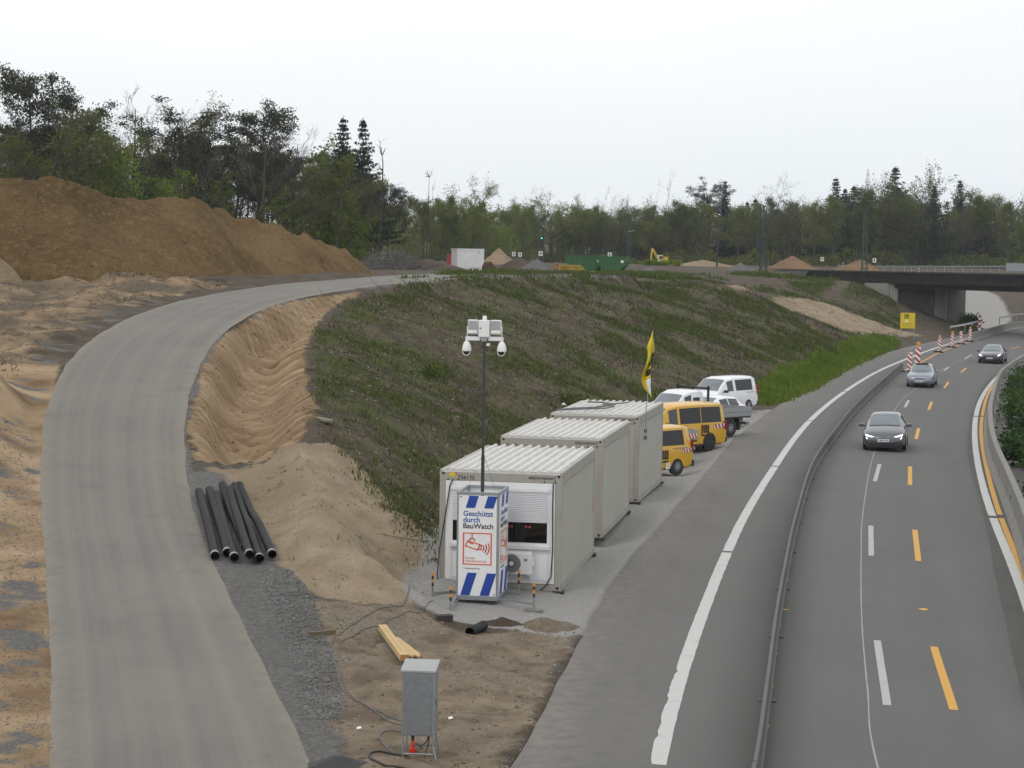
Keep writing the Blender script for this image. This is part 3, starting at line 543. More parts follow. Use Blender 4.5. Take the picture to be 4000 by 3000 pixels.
# ---- haul road
n = 90; tt = np.linspace(0, 1, n); cl = soften(soften(catmull(ROAD_L, .5), 16), 16); cr_ = soften(soften(catmull(ROAD_R, .5), 16), 16)
yc = axis([(16, 100, .7, .9), (100, 157, .9, 1.5)]); V = []; UV = []
for y in yc:
    xl = np.interp(y, cl[:, 1], cl[:, 0]); xr = np.interp(y, cr_[:, 1], cr_[:, 0])
    if y > 150: xr = min(xr, 9)
    wob = .05 * (vnoise(np.array([y * .9]), np.array([3.3]))[0] - .5) * 2; wob2 = .05 * (vnoise(np.array([y * .8]), np.array([8.3]))[0] - .5) * 2
    xl += wob; xr += wob2 + .34 * min(1, max(0, (46 - y) / 12))
    for k in range(13):
        t = (0, .03, .08, .15, .25, .38, .5, .62, .75, .85, .92, .97, 1)[k]; x = xl + (xr - xl) * t; V.append((x, y, float(zroad(y)) + .035 - .06 * (abs(t - .5) * 2) ** 10)); UV.append((t, y / 4))
nr = len(yc); ii = np.arange(nr * 13).reshape(nr, 13); F = np.stack([ii[:-1, :-1], ii[:-1, 1:], ii[1:, 1:], ii[1:, :-1]], -1).reshape(-1, 4)
me = np_mesh('haul_road', V, F, M['haul'], True); setuv(me, F, UV); tag(link('haul_road', me), kind='structure')
# ------------------------------------------------------------------ barriers along the motorway
def frame_along(P, s):
    d = np.concatenate([[0], np.cumsum(np.linalg.norm(np.diff(P, axis=0), axis=1))])
    x = np.interp(s, d, P[:, 0]); y = np.interp(s, d, P[:, 1]); e = .5
    x2 = np.interp(s + e, d, P[:, 0]); y2 = np.interp(s + e, d, P[:, 1]); a = math.atan2(y2 - y, x2 - x); return x, y, a, d[-1]
def barrier_run(root, pts, seglen, prof, m, name, s0=0, smax=1e9, gap=.02, zbase=0., bev=0):
    P = catmull(pts, .5); s = s0; made = []
    tot = frame_along(P, 0)[3]
    while s + .5 < min(tot, smax):
        L_ = min(seglen, tot - s, smax - s)
        k = 5; rings = []
        mb = MB(); n = len(prof)
        x0, y0, _, _ = frame_along(P, s); z0 = float(zm(x0, y0))
        for j in range(k + 1):
            ss = s + gap / 2 + (L_ - gap) * j / k; x, y, a, _ = frame_along(P, min(ss, tot - .6))
            if ss > tot - .6: x += math.cos(a) * (ss - tot + .6); y += math.sin(a) * (ss - tot + .6)
            nx_, ny_ = math.sin(a), -math.cos(a)
            for (o_, h_) in prof: rings.append((x + nx_ * o_ - x0, y + ny_ * o_ - y0, h_ + float(zm(x, y)) - z0))
        fs = [(j * n + i, j * n + (i + 1) % n, (j + 1) * n + (i + 1) % n, (j + 1) * n + i) for j in range(k) for i in range(n)]
        fs += [tuple(range(n)), tuple(range(k * n + n - 1, k * n - 1, -1))]
        mb.add(rings, fs); o = mb.build(name, m, root, loc=(x0, y0, z0 + zbase)); made.append(o); s += L_
    return made
bl = empty('safety_barrier', label='low grey steel barrier with foot plates between hard shoulder and lanes', cat='barrier')
prof = [(-.075, .01), (-.075, .05), (-.042, .10), (-.036, .43), (-.028, .45), (.028, .45), (.036, .43), (.042, .10), (.075, .05), (.075, .01)]
segs = barrier_run(bl, BARL, 6.0, prof, M['barrier_steel'], 'barrier_segment', .3, gap=.03)
Pb = catmull(BARL, .5)
fp = MB().box(-.07, .07, -.17, .17, 0, .025)
first = None
for k in range(1, 40):
    s = k * 6.0 + .2
    if s > 118: break
    x, y, a, _ = frame_along(Pb, s)
    if first is None: o = first = fp.build('foot_plate', M['barrier_steel'], bl)
    else: o = first.copy(); COL.objects.link(o)
    o.location = (x, y, float(zm(x, y)) + .006); o.rotation_euler = (0, 0, a)
rf0 = None
for k in range(0, 78):
    s = k * 3.0 + .9; x, y, a, _ = frame_along(Pb, s)
    if rf0 is None:
        mb = MB().box(-.02, .02, -.010, .010, 0, .035); o = rf0 = mb.build('reflector', M['lamp_yellow'], bl)
    else: o = rf0.copy(); COL.objects.link(o)
    o.location = (x + math.sin(a) * .09, y - math.cos(a) * .09, float(zm(x, y)) + .09); o.rotation_euler = (0, 0, a)
    if k > 36: break
JER = [(-.30, 0), (-.30, .08), (-.15, .32), (-.10, .90), (.10, .90), (.15, .32), (.30, .08), (.30, 0)]
br = empty('concrete_barrier', label='curved concrete barrier at right beside the planted central reserve', cat='barrier')
barrier_run(br, RBAR[1:12], 6.0, JER, M['concrete'], 'barrier_segment', gap=.012)
b2 = empty('concrete_barrier', label='concrete barrier starting at the row of beacons and running under the bridge', cat='barrier')
barrier_run(b2, [(47.93,199.97),(55.28,220.06),(64.69,243.12),(78,260),(98,276)], 5.0, JER, M['concrete'], 'barrier_segment', gap=.02)
# drain channel beside the right barrier
ribbon('drain_channel', [(a - .75, b) for a, b in RBAR[1:12]], .55, M['concrete_dark'], .004, .02, 1.5, motorway)

# ------------------------------------------------------------------ beacons
def beacon(loc, rz, label, lamp=True, sc=1.2, lean=0.):
    r = empty('warning_beacon', loc, rz, label, 'beacon', 'red and white beacons along the yellow line'); r.scale = (sc,) * 3; r.rotation_euler = (0, lean, rz)
    mb = MB().prism([(-.40, 0), (.40, 0), (.36, .06), (.12, .11), (-.12, .11), (-.36, .06)], -.20, .20); mb.build('base', M['rubber'], r)
    mb = MB().box(-.125, .125, -.02, .02, .11, 1.11); p = mb.build('panel', M['print_white'], r, bevel=.006)
    zs = -.02
    for k in range(4):
        z = .16 + k * .26; q = [(-.125, z + .10), (.125, z - .10), (.125, z + .03), (-.125, z + .23)]
        q = [(a, min(1.105, max(.115, b))) for a, b in q]
        mb = MB().prism(q, -.024, .024); mb.build('stripe', M['red_reflect'], p)
    if lamp:
        mb = MB().box(-.06, .06, -.05, .05, 1.11, 1.17); mb.build('lamp_housing', M['lamp_yellow'], r)
        mb = MB().lathe([(.02, -.06), (.09, -.055), (.095, 0), (.09, .055), (.02, .06)], 14, 'y', c=(0, 0, 1.25)); mb.build('lamp_lens', M['lamp_yellow'], r, smooth=40)
    return r
beacon((29.07, 140.6, zm(29.07, 140.6)), -.15, 'red and white beacon without a lamp at the end of the low barrier', False, 1.3, .05)
beacon((30.10, 142.8, zm(30.1, 142.8)), -.15, 'tall beacon with yellow lamp at the end of the low barrier', True, 1.6, .05)
beacon((38.26, 172.29, 0), -.2, 'nearest lamp beacon standing free beside the yellow line', True, 1.15, .05)
beacon((41.85, 182.93, 0), -.2, 'second free-standing lamp beacon along the yellow line', True, 1.15, .03)
beacon((44.55, 190.76, 0), -.2, 'beacon without lamp between two lamp beacons', False, 1.15, -.02)
beacon((46.99, 197.4, 0), -.2, 'lamp beacon right in front of the concrete barrier end', True, 1.15, .02)

# ------------------------------------------------------------------ yellow company board
def logo(parent, x, z, h, y, m, depth=.006, name='emblem', comb_m=None):
    """an L embracing a comb of three bars"""
    t = h * .13; q = MB(); w_ = h * .95
    q.prism([(x, z), (x + w_, z), (x + w_, z + t), (x + t, z + t), (x + t, z + h), (x, z + h)], y - depth, y)
    cx = x + t * 1.9; cw = w_ - t * 1.9; cb = z + t * 2.0; bw = cw * .24
    q.prism([(cx, cb), (cx + cw, cb), (cx + cw, cb + t), (cx, cb + t)], y - depth, y)
    for k in range(3):
        bx = cx + k * (cw - bw) / 2; q.prism([(bx, cb + t), (bx + bw, cb + t), (bx + bw, z + h * .98), (bx, z + h * .98)], y - depth, y)
    return q.build(name, m, parent)
def comb(parent, x, z, h, y, m, depth=.006):
    q = MB(); w_ = h * .9; t = h * .22; q.box(x, x + w_, y - depth, y, z, z + t)
    for k in range(3): q.box(x + k * (w_ - t) / 2, x + k * (w_ - t) / 2 + t, y - depth, y, z + t, z + h)
    return q.build('emblem', m, parent)
bd = empty('company_board', (39.45, 192, 0), -.12, 'yellow company board on two posts in front of the bridge abutment', 'sign')
MB().box(-.72, .72, 0, .04, 1.45, 3.0).build('panel', M['sign_yellow'], bd)
for x in (-.62, .62): MB().tube([(x, .06, -.3), (x, .06, 2.9)], .04, 8).build('post', M['galv'], bd)
logo(bd, -.34, 2.42, .46, 0, M['print_black'])
comb(bd, -.24, 2.05, .28, 0, M['print_white'])
MB().box(-.5, .5, -.005, 0, 1.86, 1.89).build('line', M['print_black'], bd); MB().box(-.68, .68, -.005, 0, 1.64, 1.66).build('line', M['print_black'], bd)
wt = empty('warning_sign', (54.0, 199.2, -.35), .3, 'red bordered triangular warning sign cut by the right picture edge', 'sign')
mb = MB(); mb.prism([(-.5, 1.0), (.5, 1.0), (0, 1.87)], -.02, .0); mb.build('border', M['red_reflect'], wt)
mb = MB(); mb.prism([(-.34, 1.09), (.34, 1.09), (0, 1.69)], -.026, -.02); mb.build('panel', M['print_white'], wt)
MB().tube([(0, .04, 0), (0, .04, 1.6)], .03, 8).build('post', M['galv'], wt); MB().box(-.4, .4, -.2, .25, 0, .1).build('base', M['rubber'], wt)

# ------------------------------------------------------------------ railway bridge
bg_ = empty('railway_bridge', label='dark steel railway bridge with concrete abutment crossing the motorway', cat='bridge')
DK = [(37.6, 290), (40.6, 262), (44.48, 240), (56.76, 214), (76, 173)]
def slab(name, z0, z1, off0, off1, m, pts=DK):
    P = catmull(pts, 2.0); T = np.gradient(P, axis=0); T /= np.linalg.norm(T, axis=1)[:, None]; Nn = np.stack([-T[:, 1], T[:, 0]], -1)   # normal pointing away from camera side
    mb = MB(); n = len(P); V = []
    for i in range(n):
        a = P[i] + Nn[i] * off0; b = P[i] + Nn[i] * off1; V += [(a[0], a[1], z0), (b[0], b[1], z0), (b[0], b[1], z1), (a[0], a[1], z1)]
    F = [(4 * i + j, 4 * i + (j + 1) % 4, 4 * i + 4 + (j + 1) % 4, 4 * i + 4 + j) for i in range(n - 1) for j in range(4)] + [(0, 1, 2, 3), (4 * n - 1, 4 * n - 2, 4 * n - 3, 4 * n - 4)]
    mb.add(V, F); return mb.build(name, m, bg_)
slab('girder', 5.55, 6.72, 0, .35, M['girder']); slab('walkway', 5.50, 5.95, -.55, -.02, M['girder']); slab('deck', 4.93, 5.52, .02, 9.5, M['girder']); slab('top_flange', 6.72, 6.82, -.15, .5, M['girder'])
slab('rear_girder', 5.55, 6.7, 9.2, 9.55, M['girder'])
P = catmull(DK, .1); dd = np.concatenate([[0], np.cumsum(np.linalg.norm(np.diff(P, axis=0), axis=1))])
po = None
for k in range(int(dd[-1] / 2.2)):
    s = .4 + k * 2.2; x = np.interp(s, dd, P[:, 0]); y = np.interp(s, dd, P[:, 1]); a = math.atan2(np.interp(s + .3, dd, P[:, 1]) - y, np.interp(s + .3, dd, P[:, 0]) - x)
    if po is None:
        mb = MB(); mb.box(-.04, .04, -.08, .0, 5.56, 6.95); mb.box(-.03, .03, .52, .6, 5.5, 6.98); po = o = mb.build('railing_post', M['girder'], bg_)
    else: o = po.copy(); COL.objects.link(o)
    o.location = (x, y, 0); o.rotation_euler = (0, 0, a + math.pi)
for z in (6.95, 6.5): 
    rl = [(float(a), float(b)) for a, b in P[::20]]
    T_ = [(a, b, z) for a, b in rl]; MB().tube([(x - .42, y - .25, z_) for x, y, z_ in T_], .03, 5).build('handrail', M['girder'], bg_)
# abutment
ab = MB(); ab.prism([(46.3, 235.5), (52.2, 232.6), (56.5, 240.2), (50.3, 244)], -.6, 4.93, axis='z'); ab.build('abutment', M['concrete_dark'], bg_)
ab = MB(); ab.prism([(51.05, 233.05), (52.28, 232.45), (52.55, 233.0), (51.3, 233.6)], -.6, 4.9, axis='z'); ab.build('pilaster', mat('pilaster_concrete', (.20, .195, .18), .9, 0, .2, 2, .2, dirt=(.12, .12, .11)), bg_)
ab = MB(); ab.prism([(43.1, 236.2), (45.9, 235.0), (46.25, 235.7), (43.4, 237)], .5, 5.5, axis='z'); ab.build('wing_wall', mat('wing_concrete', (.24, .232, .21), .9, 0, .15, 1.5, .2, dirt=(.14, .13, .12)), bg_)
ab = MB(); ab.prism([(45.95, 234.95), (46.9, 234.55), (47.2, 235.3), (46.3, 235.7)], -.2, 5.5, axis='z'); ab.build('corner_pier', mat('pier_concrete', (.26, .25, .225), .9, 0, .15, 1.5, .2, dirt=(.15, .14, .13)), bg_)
# graffiti strokes on the abutment face (face runs from (46.3,235.5) to (52.2,232.6))
fd = Vector((5.9, -2.9, 0)).normalized(); fn = Vector((-.44, -.9, 0)).normalized(); f0 = Vector((46.3, 235.5, 0))
M['graffiti_red'] = mat('faded_red_graffiti', (.13, .045, .045), .8, 0, .3, 3); M['graffiti_pale'] = mat('pale_graffiti', (.25, .25, .25), .8, 0, .3, 3)
rg = random.Random(5)
for strokes, mm in (([[(1.2, 3.0), (1.6, 1.9), (2.0, 3.1)], [(2.2, 1.9), (2.2, 3.1), (2.8, 2.6)], [(3.1, 3.0), (3.5, 2.0), (3.9, 2.9)], [(2.9, 1.3), (3.6, 1.6), (4.1, .9)]], 'graffiti_red'), ([[(4.95, 3.9), (5.1, 3.4), (4.95, 2.9)], [(4.9, .9), (5.3, .6), (5.6, 1.0)]], 'graffiti_pale')):
    for st_ in strokes:
        MB().tube([tuple(f0 + fd * a + fn * .03 + Vector((0, 0, b))) for a, b in st_], .085, 5).build('graffiti', M[mm], bg_)

# ------------------------------------------------------------------ railway: ballast bank, rails
rb_ = MB(); RP = [(6, 470), (16, 400), (27, 330), (35, 288), (40.2, 262)]
P = catmull(RP, 3); T = np.gradient(P, axis=0); T /= np.linalg.norm(T, axis=1)[:, None]; Nn = np.stack([-T[:, 1], T[:, 0]], -1)
# Nn points to +x side (away)
V = []; n = len(P)
for i in range(n):
    zt = 6.75 if P[i][1] < 300 else 6.75 + (P[i][1] - 300) * .004
    for o_, h in ((.9, -.9), (0, 0), (-8.5, 0), (-9.5, -.9)): V.append((P[i][0] - Nn[i][0] * o_, P[i][1] - Nn[i][1] * o_, zt + h))
F = [(4 * i + j, 4 * i + j + 1, 4 * i + 4 + j + 1, 4 * i + 4 + j) for i in range(n - 1) for j in range(3)]
rb_.add(V, F); tag(rb_.build('railway_embankment', mat('ballast', (.038, .034, .03), .95, 0, .3, 3, .5, 20)), kind='structure')
rt = empty('railway_track', label='pair of steel rails leading onto the dark bridge', cat='track')
RP2 = RP + [(44.48, 240), (56.76, 214), (76, 173)]
for off in (-2.2, -3.7):
    P = catmull(RP2, 3); T = np.gradient(P, axis=0); T /= np.linalg.norm(T, axis=1)[:, None]; Nn = np.stack([-T[:, 1], T[:, 0]], -1)
    MB().tube([(p[0] - q[0] * off, p[1] - q[1] * off, 6.84 + max(0, (p[1] - 300) * .004)) for p, q in zip(P, Nn)], .07, 4).build('rail', M['dark_steel'], rt)
pw = MB(); P = catmull([(24.8, 326), (29, 306), (35.6, 274)], 2); pw.tube([(a - 1.4, b, 6.78) for a, b in P], .14, 4)
for a, b in P: pass
tag(pw.build('concrete_edging', mat('pale_concrete', (.42, .42, .41), .9, 0, .1, 2)), 'pale concrete edging strip along the railway right of the excavator', 'kerb')

# ------------------------------------------------------------------ catenary masts, signals, small signs
def lattice_mast(loc, h, label, arm):
    r = empty('catenary_mast', loc, .3, label, 'mast', 'green lattice catenary masts')
    mb = MB(); w0, w1 = .36, .16
    for sx in (-1, 1):
        for sy in (-1, 1): mb.tube([(sx * w0, sy * w0 * .6, -.5), (sx * w1, sy * w1 * .6, h)], .055, 4)
    mb.build('column', M['lattice'], r)
    br_ = MB(); nn = 14
    for k in range(nn):
        z0 = h * k / nn; z1 = h * (k + 1) / nn; a = w0 + (w1 - w0) * k / nn; b = w0 + (w1 - w0) * (k + 1) / nn; sg = 1 if k % 2 else -1
        for sy in (-1, 1): br_.tube([(sg * a, sy * a * .6, z0), (-sg * b, sy * b * .6, z1)], .028, 4)
        for sx in (-1, 1): br_.tube([(sx * a, sg * a * .6, z0), (sx * b, -sg * b * .6, z1)], .028, 4)
    br_.build('bracing', M['lattice'], r)
    a = MB(); a.tube([(0, 0, h - .5), (arm, .3, h - .9)], .04, 5); a.tube([(0, 0, h - 1.9), (arm, .3, h - .9)], .03, 5); a.tube([(0, 0, h - 2.2), (arm * .9, .3, h - 2.1)], .03, 5); a.build('bracket_arm', M['lattice'], r)
    MB().box(-.5, .5, -.4, .4, -.6, .1).build('foundation', M['concrete'], r)
    return r
lattice_mast((32.5, 250, 6.45), 8.3, 'green lattice mast left of the earth cone beside the railway', 2.4)
lattice_mast((44.9, 246.5, 6.4), 8.3, 'green lattice mast standing at the bridge end', 2.2)
lattice_mast((21, 352, 7.0), 8.5, 'distant lattice mast behind the yellow excavator', -2.2)
def pole_thing(name, loc, h, label, cat, build, rr=.07, group=None):
    r = empty(name, loc, 0, label, cat, group); MB().tube([(0, 0, -.4), (0, 0, h)], [rr, rr * .8], 7).build('post', M['dark_steel'], r); build(r, h); return r
def sig_head(r, h):
    MB().box(-.35, .35, -.2, .2, h - 1.1, h + .1).build('signal_head', M['black'], r, bevel=.05); MB().box(-.5, .6, -.35, -.2, h - .3, h + .15).build('visor', M['black'], r)
def sig_green(r, h):
    MB().box(-.3, .3, -.15, .15, h - 1.6, h + .1).build('signal_head', M['black'], r, bevel=.04); MB().lathe([(.12, -.2), (.12, -.15)], 10, 'y', c=(0, 0, h - .15)).build('lamp', M['signal_green'], r)
def plate(r, h): MB().box(-.26, .26, -.06, -.03, h - .62, h).build('panel', M['print_white'], r); MB().box(-.10, .10, -.075, -.062, h - .45, h - .15).build('print', M['print_black'], r)
def cabinet_box(r, h): MB().box(-.45, .45, -.3, .3, h - 2.6, h - .4).build('switch_box', M['black'], r, bevel=.04)
pole_thing('railway_signal', (29.55, 280, 6.9), 4.5, 'dark railway signal post rising beside the pale edging strip', 'signal', sig_head, .14)
pole_thing('railway_signal', (4.3, 300, 6.6), 4.7, 'slim railway signal showing green light in front of the wood', 'signal', sig_green, .08)
pole_thing('railway_signal', (31.6, 247, 6.5), 5.2, 'dark switch box on a post left of the lattice mast', 'signal', cabinet_box, .1)
pole_thing('lamp_pole', (19.5, 330, 6.8), 6.0, 'slim pale lamp pole behind the green skips', 'lamp post', lambda r, h: MB().tube([(0, 0, h), (1.1, 0, h + .25)], .05, 5).build('arm', M['galv'], r), .06)
for (x, y, z, lab) in ((3.63, 260, 8.95, 'white track board under the green railway signal'), (12.94, 260, 8.9, 'white track board standing behind the green skips'), (0, 290, 8.9, 'left one of two small white boards at the wood edge'), (.95, 290, 8.85, 'right one of two small white boards at the wood edge'), (49.65, 310, 8.85, 'white board between the two brown earth cones'), (53.2, 284, 8.7, 'white board in front of the right earth cone')):
    g = g1(x, y); pole_thing('track_board', (x, y, g), max(1.2, z - g), lab, 'sign', plate, .035)

# ------------------------------------------------------------------ heaps of earth and gravel
def heap(name, label, cx, cy, rx, ry, h, m, seed, peaks=(), rough=.12, n=46, rz=0., sharp=1.0, sink=.35):
    t = np.linspace(-1.15, 1.15, n); X, Y = np.meshgrid(t, t); d = np.hypot(X, Y)
    k = np.clip(1 - d ** sharp, -.2, 1)
    z = k * h
    for (px, py, pr, ph) in peaks: z = np.maximum(z, (1 - np.hypot(X - px, Y - py) / pr) * ph)
    wx, wy = X * rx, Y * ry; c, s = math.cos(rz), math.sin(rz); gx = cx + wx * c - wy * s; gy = cy + wx * s + wy * c
    z = z + (fbm(gx + seed * 7.7, gy + seed * 3.1, max(rx, ry) * .5, 5) * rough * h + fbm(gx + seed, gy, .5, 2) * .04) * np.clip(k * 4 + .3, 0, 1)
    base = gz(gx.ravel(), gy.ravel()).reshape(gx.shape); top = np.maximum(base - sink, base - .03 + z)
    ii = np.arange(n * n).reshape(n, n); F = np.stack([ii[:-1, :-1], ii[:-1, 1:], ii[1:, 1:], ii[1:, :-1]], -1).reshape(-1, 4)
    o = link(name, np_mesh(name, np.stack([gx, gy, top], -1).reshape(-1, 3), F, m, True)); tag(o, label, 'heap'); return o
def earthmat(name, a, b, c3, sc=.35):
    m, nt, N, L, B = newmat(name); n1 = nnoise(N, L, sc, 6, .6, stretch=(1, 1, .45)); n2 = nnoise(N, L, 3, 6, .7); n3 = nnoise(N, L, 8, 5, .7)
    c = nmix(N, L, nramp(N, L, n1, .38, .62), a, b); c = nmix(N, L, nramp(N, L, n2, .5, .75), c, c3); c = nmix(N, L, nmath(N, L, 'MULTIPLY', nramp(N, L, n3, .45, .7), .55), c, tuple(x * .45 for x in a))
    L.new(c, B.inputs['Base Color']); B.inputs['Roughness'].default_value = .95; B.inputs['Specular IOR Level'].default_value = .1; nbump(N, L, B, nmath(N, L, 'ADD', n2, n3), .9, .15); return m
M['earth'] = earthmat('ochre_earth', (.108, .071, .032), (.20, .134, .064), (.25, .174, .091), .16)
M['earth_dark'] = earthmat('dark_earth', (.075, .058, .045), (.12, .095, .072), (.14, .11, .085))
M['gravel_heap'] = earthmat('grey_gravel', (.13, .13, .135), (.175, .175, .175), (.11, .11, .11))
M['earth_cone'] = earthmat('brown_sand', (.17, .105, .058), (.24, .155, .09), (.29, .20, .12))
M['sand_pale'] = earthmat('pale_sand', (.26, .20, .13), (.33, .26, .175), (.22, .165, .105))
# the long stockpile at left: ridge line with rills and fans
CREST = [(-60,93,11.2),(-40,95,11.6),(-31,96,11.7),(-25.87,97,11.48),(-24.48,97,11.26),(-23.08,97.5,11.47),(-21.06,99,10.99),(-19.43,101,10.89),(-17.59,103,10.74),(-16.32,106,10.39),(-15.33,108,10.02),(-14.29,110,9.5),(-12.45,115,9.48),(-11.49,116.5,9.16),(-10.5,118,8.76),(-9.4,118.5,7.65),(-8.6,118.6,6.9)]
FOOT = [(-60,84,6.5),(-40,87,6.6),(-29,88.5,6.6),(-24.0,90,6.6),(-21.64,90,6.6),(-19.04,90.5,6.4),(-17.2,92,6.3),(-16.0,94,6.3),(-14.8,97,6.3),(-13.35,100.5,6.3),(-12.3,103,6.35),(-11.4,105.5,6.4),(-10.63,108,6.4),(-9.9,110.5,6.45),(-9.1,113,6.5),(-8.5,115,6.5),(-8.1,117,6.5)]
cu = catmull([(i, *CREST[i]) for i in range(len(CREST))], .055)[:, 1:]; fu = catmull([(i, *FOOT[i]) for i in range(len(FOOT))], .055)[:, 1:]
m_ = min(len(cu), len(fu)); ci = np.linspace(0, 1, 640)
cu = np.stack([np.interp(ci, np.linspace(0, 1, len(cu)), cu[:, k]) for k in range(3)], -1); fu = np.stack([np.interp(ci, np.linspace(0, 1, len(fu)), fu[:, k]) for k in range(3)], -1)
nv = 96; rows = []
al = np.linspace(0, 60, 640)
for j in range(nv):
    t = j / (nv - 1) * 1.75                     # 0 front foot .. 1 crest .. beyond: back slope
    tf = min(t, 1); back = max(0, t - 1)
    q = fu + (cu - fu) * tf
    hgt = (cu[:, 2] - fu[:, 2])
    d = (cu - fu); d2 = d / (np.linalg.norm(d[:, :2], axis=1)[:, None] + 1e-6)
    x = q[:, 0] + d[:, 0] * back * 1.0; y = q[:, 1] + d[:, 1] * back * 1.0
    prof_ = tf ** .92
    z = fu[:, 2] + hgt * (prof_ - back * 1.0)
    rill = fbm(ci * 62 + 2.6 * tf, np.full(640, tf * .5), 3.0, 3) * .95 * tf * (1.15 - tf) * 2.4 + np.abs(fbm(ci * 62 + tf * 1.2, np.full(640, tf * .6), 1.1, 3)) * -.30 * (1 - back)
    lump = fbm(x, y, 2.8, 5, .6) * .42 * (tf if back == 0 else 1) + fbm(x, y, .8, 3) * .14
    crestw = np.exp(-((t - 1) / .12) ** 2) * fbm(ci * 62, np.zeros(640), 3.0, 3) * .35
    taper = np.clip(hgt / 1.5, .15, 1)
    z = z + (rill + lump + crestw) * taper * (1 if j else 0)
    if j == 0: z = z - .5
    rows.append(np.stack([x, y, z], -1))
Vm = np.array(rows).reshape(-1, 3); ii = np.arange(nv * 640).reshape(nv, 640); F = np.stack([ii[:-1, :-1], ii[:-1, 1:], ii[1:, 1:], ii[1:, :-1]], -1).reshape(-1, 4)
MOUND_V = Vm.reshape(nv, -1, 3)
tag(link('earth_mound', np_mesh('earth_mound', Vm, F, M['earth'], True)), 'long high mound of ochre earth at left in front of the wood', 'mound')
heap('sand_fan', 'pale sand run-out at the left foot of the ochre mound', -24.9, 89.2, 2.2, 1.6, 2.3, M['sand_pale'], 11, sharp=1.1)
heap('dirt_heap', 'dark brown earth heap left of the white storage container', -8.8, 196, 4.6, 7, 1.5, M['earth_dark'], 2, ((-.4, 0, .55, 1.75),), .2)
heap('sand_heap', 'pale sand heap behind the white storage container', -1.9, 250, 2.4, 3, 2.1, M['sand_pale'], 3, ((.4, 0, .5, 1.3),))
heap('gravel_heap', 'grey gravel heap between storage container and green skips', 2.6, 215, 2.6, 4, 1.5, M['gravel_heap'], 4)
heap('dirt_heap', 'low brown bank behind the grey gravel heap', .6, 222, 3.6, 4, 1.7, M['earth_dark'], 5, ((.4, 0, .6, 1.5),))
heap('dirt_heap', 'small brown earth heap left of the green skips', 4.8, 216, 1.6, 3, 1.25, M['earth_cone'], 6)
heap('earth_cone', 'brown earth cone right of the first lattice mast', 43.4, 300, 4.0, 6, 2.2, M['earth_cone'], 7, ((.5, 0, .6, 1.2),), .06)
heap('earth_cone', 'brown earth cone behind the lattice mast at the bridge', 52.3, 290, 4.2, 6, 2.1, M['earth_cone'], 8, ((.35, .2, .7, 1.3),), .06)
heap('gravel_heap', 'small grey gravel heap in front of the pale edging strip', 29.4, 250, 1.7, 3, 1.15, M['gravel_heap'], 9)
heap('gravel_heap', 'flat grey gravel heap right of the green skips', 15.2, 216, 2.3, 4, .75, M['gravel_heap'], 10)
heap('dirt_heap', 'long low sand bank behind the excavator and edging strip', 33, 335, 6, 4, 1.2, M['sand_pale'], 12)
heap('dirt_heap', 'small heap of loose earth behind the short black pipe in the yard', -.15, 40.5, .5, .5, .16, M['earth_dark'], 13, n=30, rough=.3)
heap('dirt_heap', 'flat heap of gravelly earth beside the yard and shoulder', .85, 40.35, .75, .6, .26, earthmat('yard_earth', (.16, .13, .095), (.24, .20, .15), (.28, .25, .2)), 14, n=34, rough=.35)

# ------------------------------------------------------------------ plateau equipment
wc = empty('storage_container', (-5.0, 222.6, g1(-5, 221) - .02), .32, 'white corrugated storage container beside the dark earth heap', 'container')
def corrugated(L0, z0, z1, ywall, n):
    pts = []; st_ = L0 / n
    for k in range(n):
        x = -L0 / 2 + k * st_; pts += [(x, 0), (x + st_ * .3, 0), (x + st_ * .42, .045), (x + st_ * .88, .045)]
    pts.append((L0 / 2, 0)); mb = MB(); m = len(pts)
    mb.add([(a, ywall - b, z0) for a, b in pts] + [(a, ywall - b, z1) for a, b in pts] + [(a, ywall + .05, z0) for a, b in pts] + [(a, ywall + .05, z1) for a, b in pts],
           [(i, i + 1, m + i + 1, m + i) for i in range(m - 1)] + [(2 * m + i, 3 * m + i, 3 * m + i + 1, 2 * m + i + 1) for i in range(m - 1)]); return mb
corrugated(3.2, .1, 2.5, 0, 11).build('front_wall', M['white'], wc)
MB().box(-1.6, 1.6, .05, 2.4, .1, 2.5).build('body', M['white'], wc)
for x in (-1.62, 1.54): MB().box(x, x + .08, -.06, .03, 0, 2.6).build('corner_post', M['white'], wc)
MB().box(-1.66, 1.66, -.07, 2.45, 2.5, 2.62).build('roof', M['white'], wc); MB().box(-1.6, 1.6, -.05, 2.4, 0, .1).build('base_frame', M['grey_plastic'], wc)
MB().box(.9, 1.0, -.08, -.05, 2.1, 2.25).build('vent', M['black'], wc)
rc = empty('red_container', (-7.35, 235, 6.6), .2, 'red container peeping out behind the white storage container', 'container')
MB().box(-.45, 1.5, 0, 2.2, .1, 1.6).build('body', M['red'], rc); MB().box(-.5, 1.55, -.05, 2.25, 1.6, 1.7).build('roof', M['red'], rc)
bk = empty('digger_bucket', (-2.6, 211.6, g1(-2.6, 211.6)), .5, 'rusty brown excavator bucket standing beside the white container', 'bucket')
mb = MB(); mb.prism([(-.75, 0), (.75, 0), (.55, .35), (.2, .75), (-.15, 1.15), (-.45, 1.1), (-.7, .6)], -.6, .6); mb.build('shell', M['rust'], bk, bevel=.04)
for k in range(4): MB().box(.7, .95, -.55 + k * .34, -.43 + k * .34, .0, .09).build('tooth', M['dark_steel'], bk)
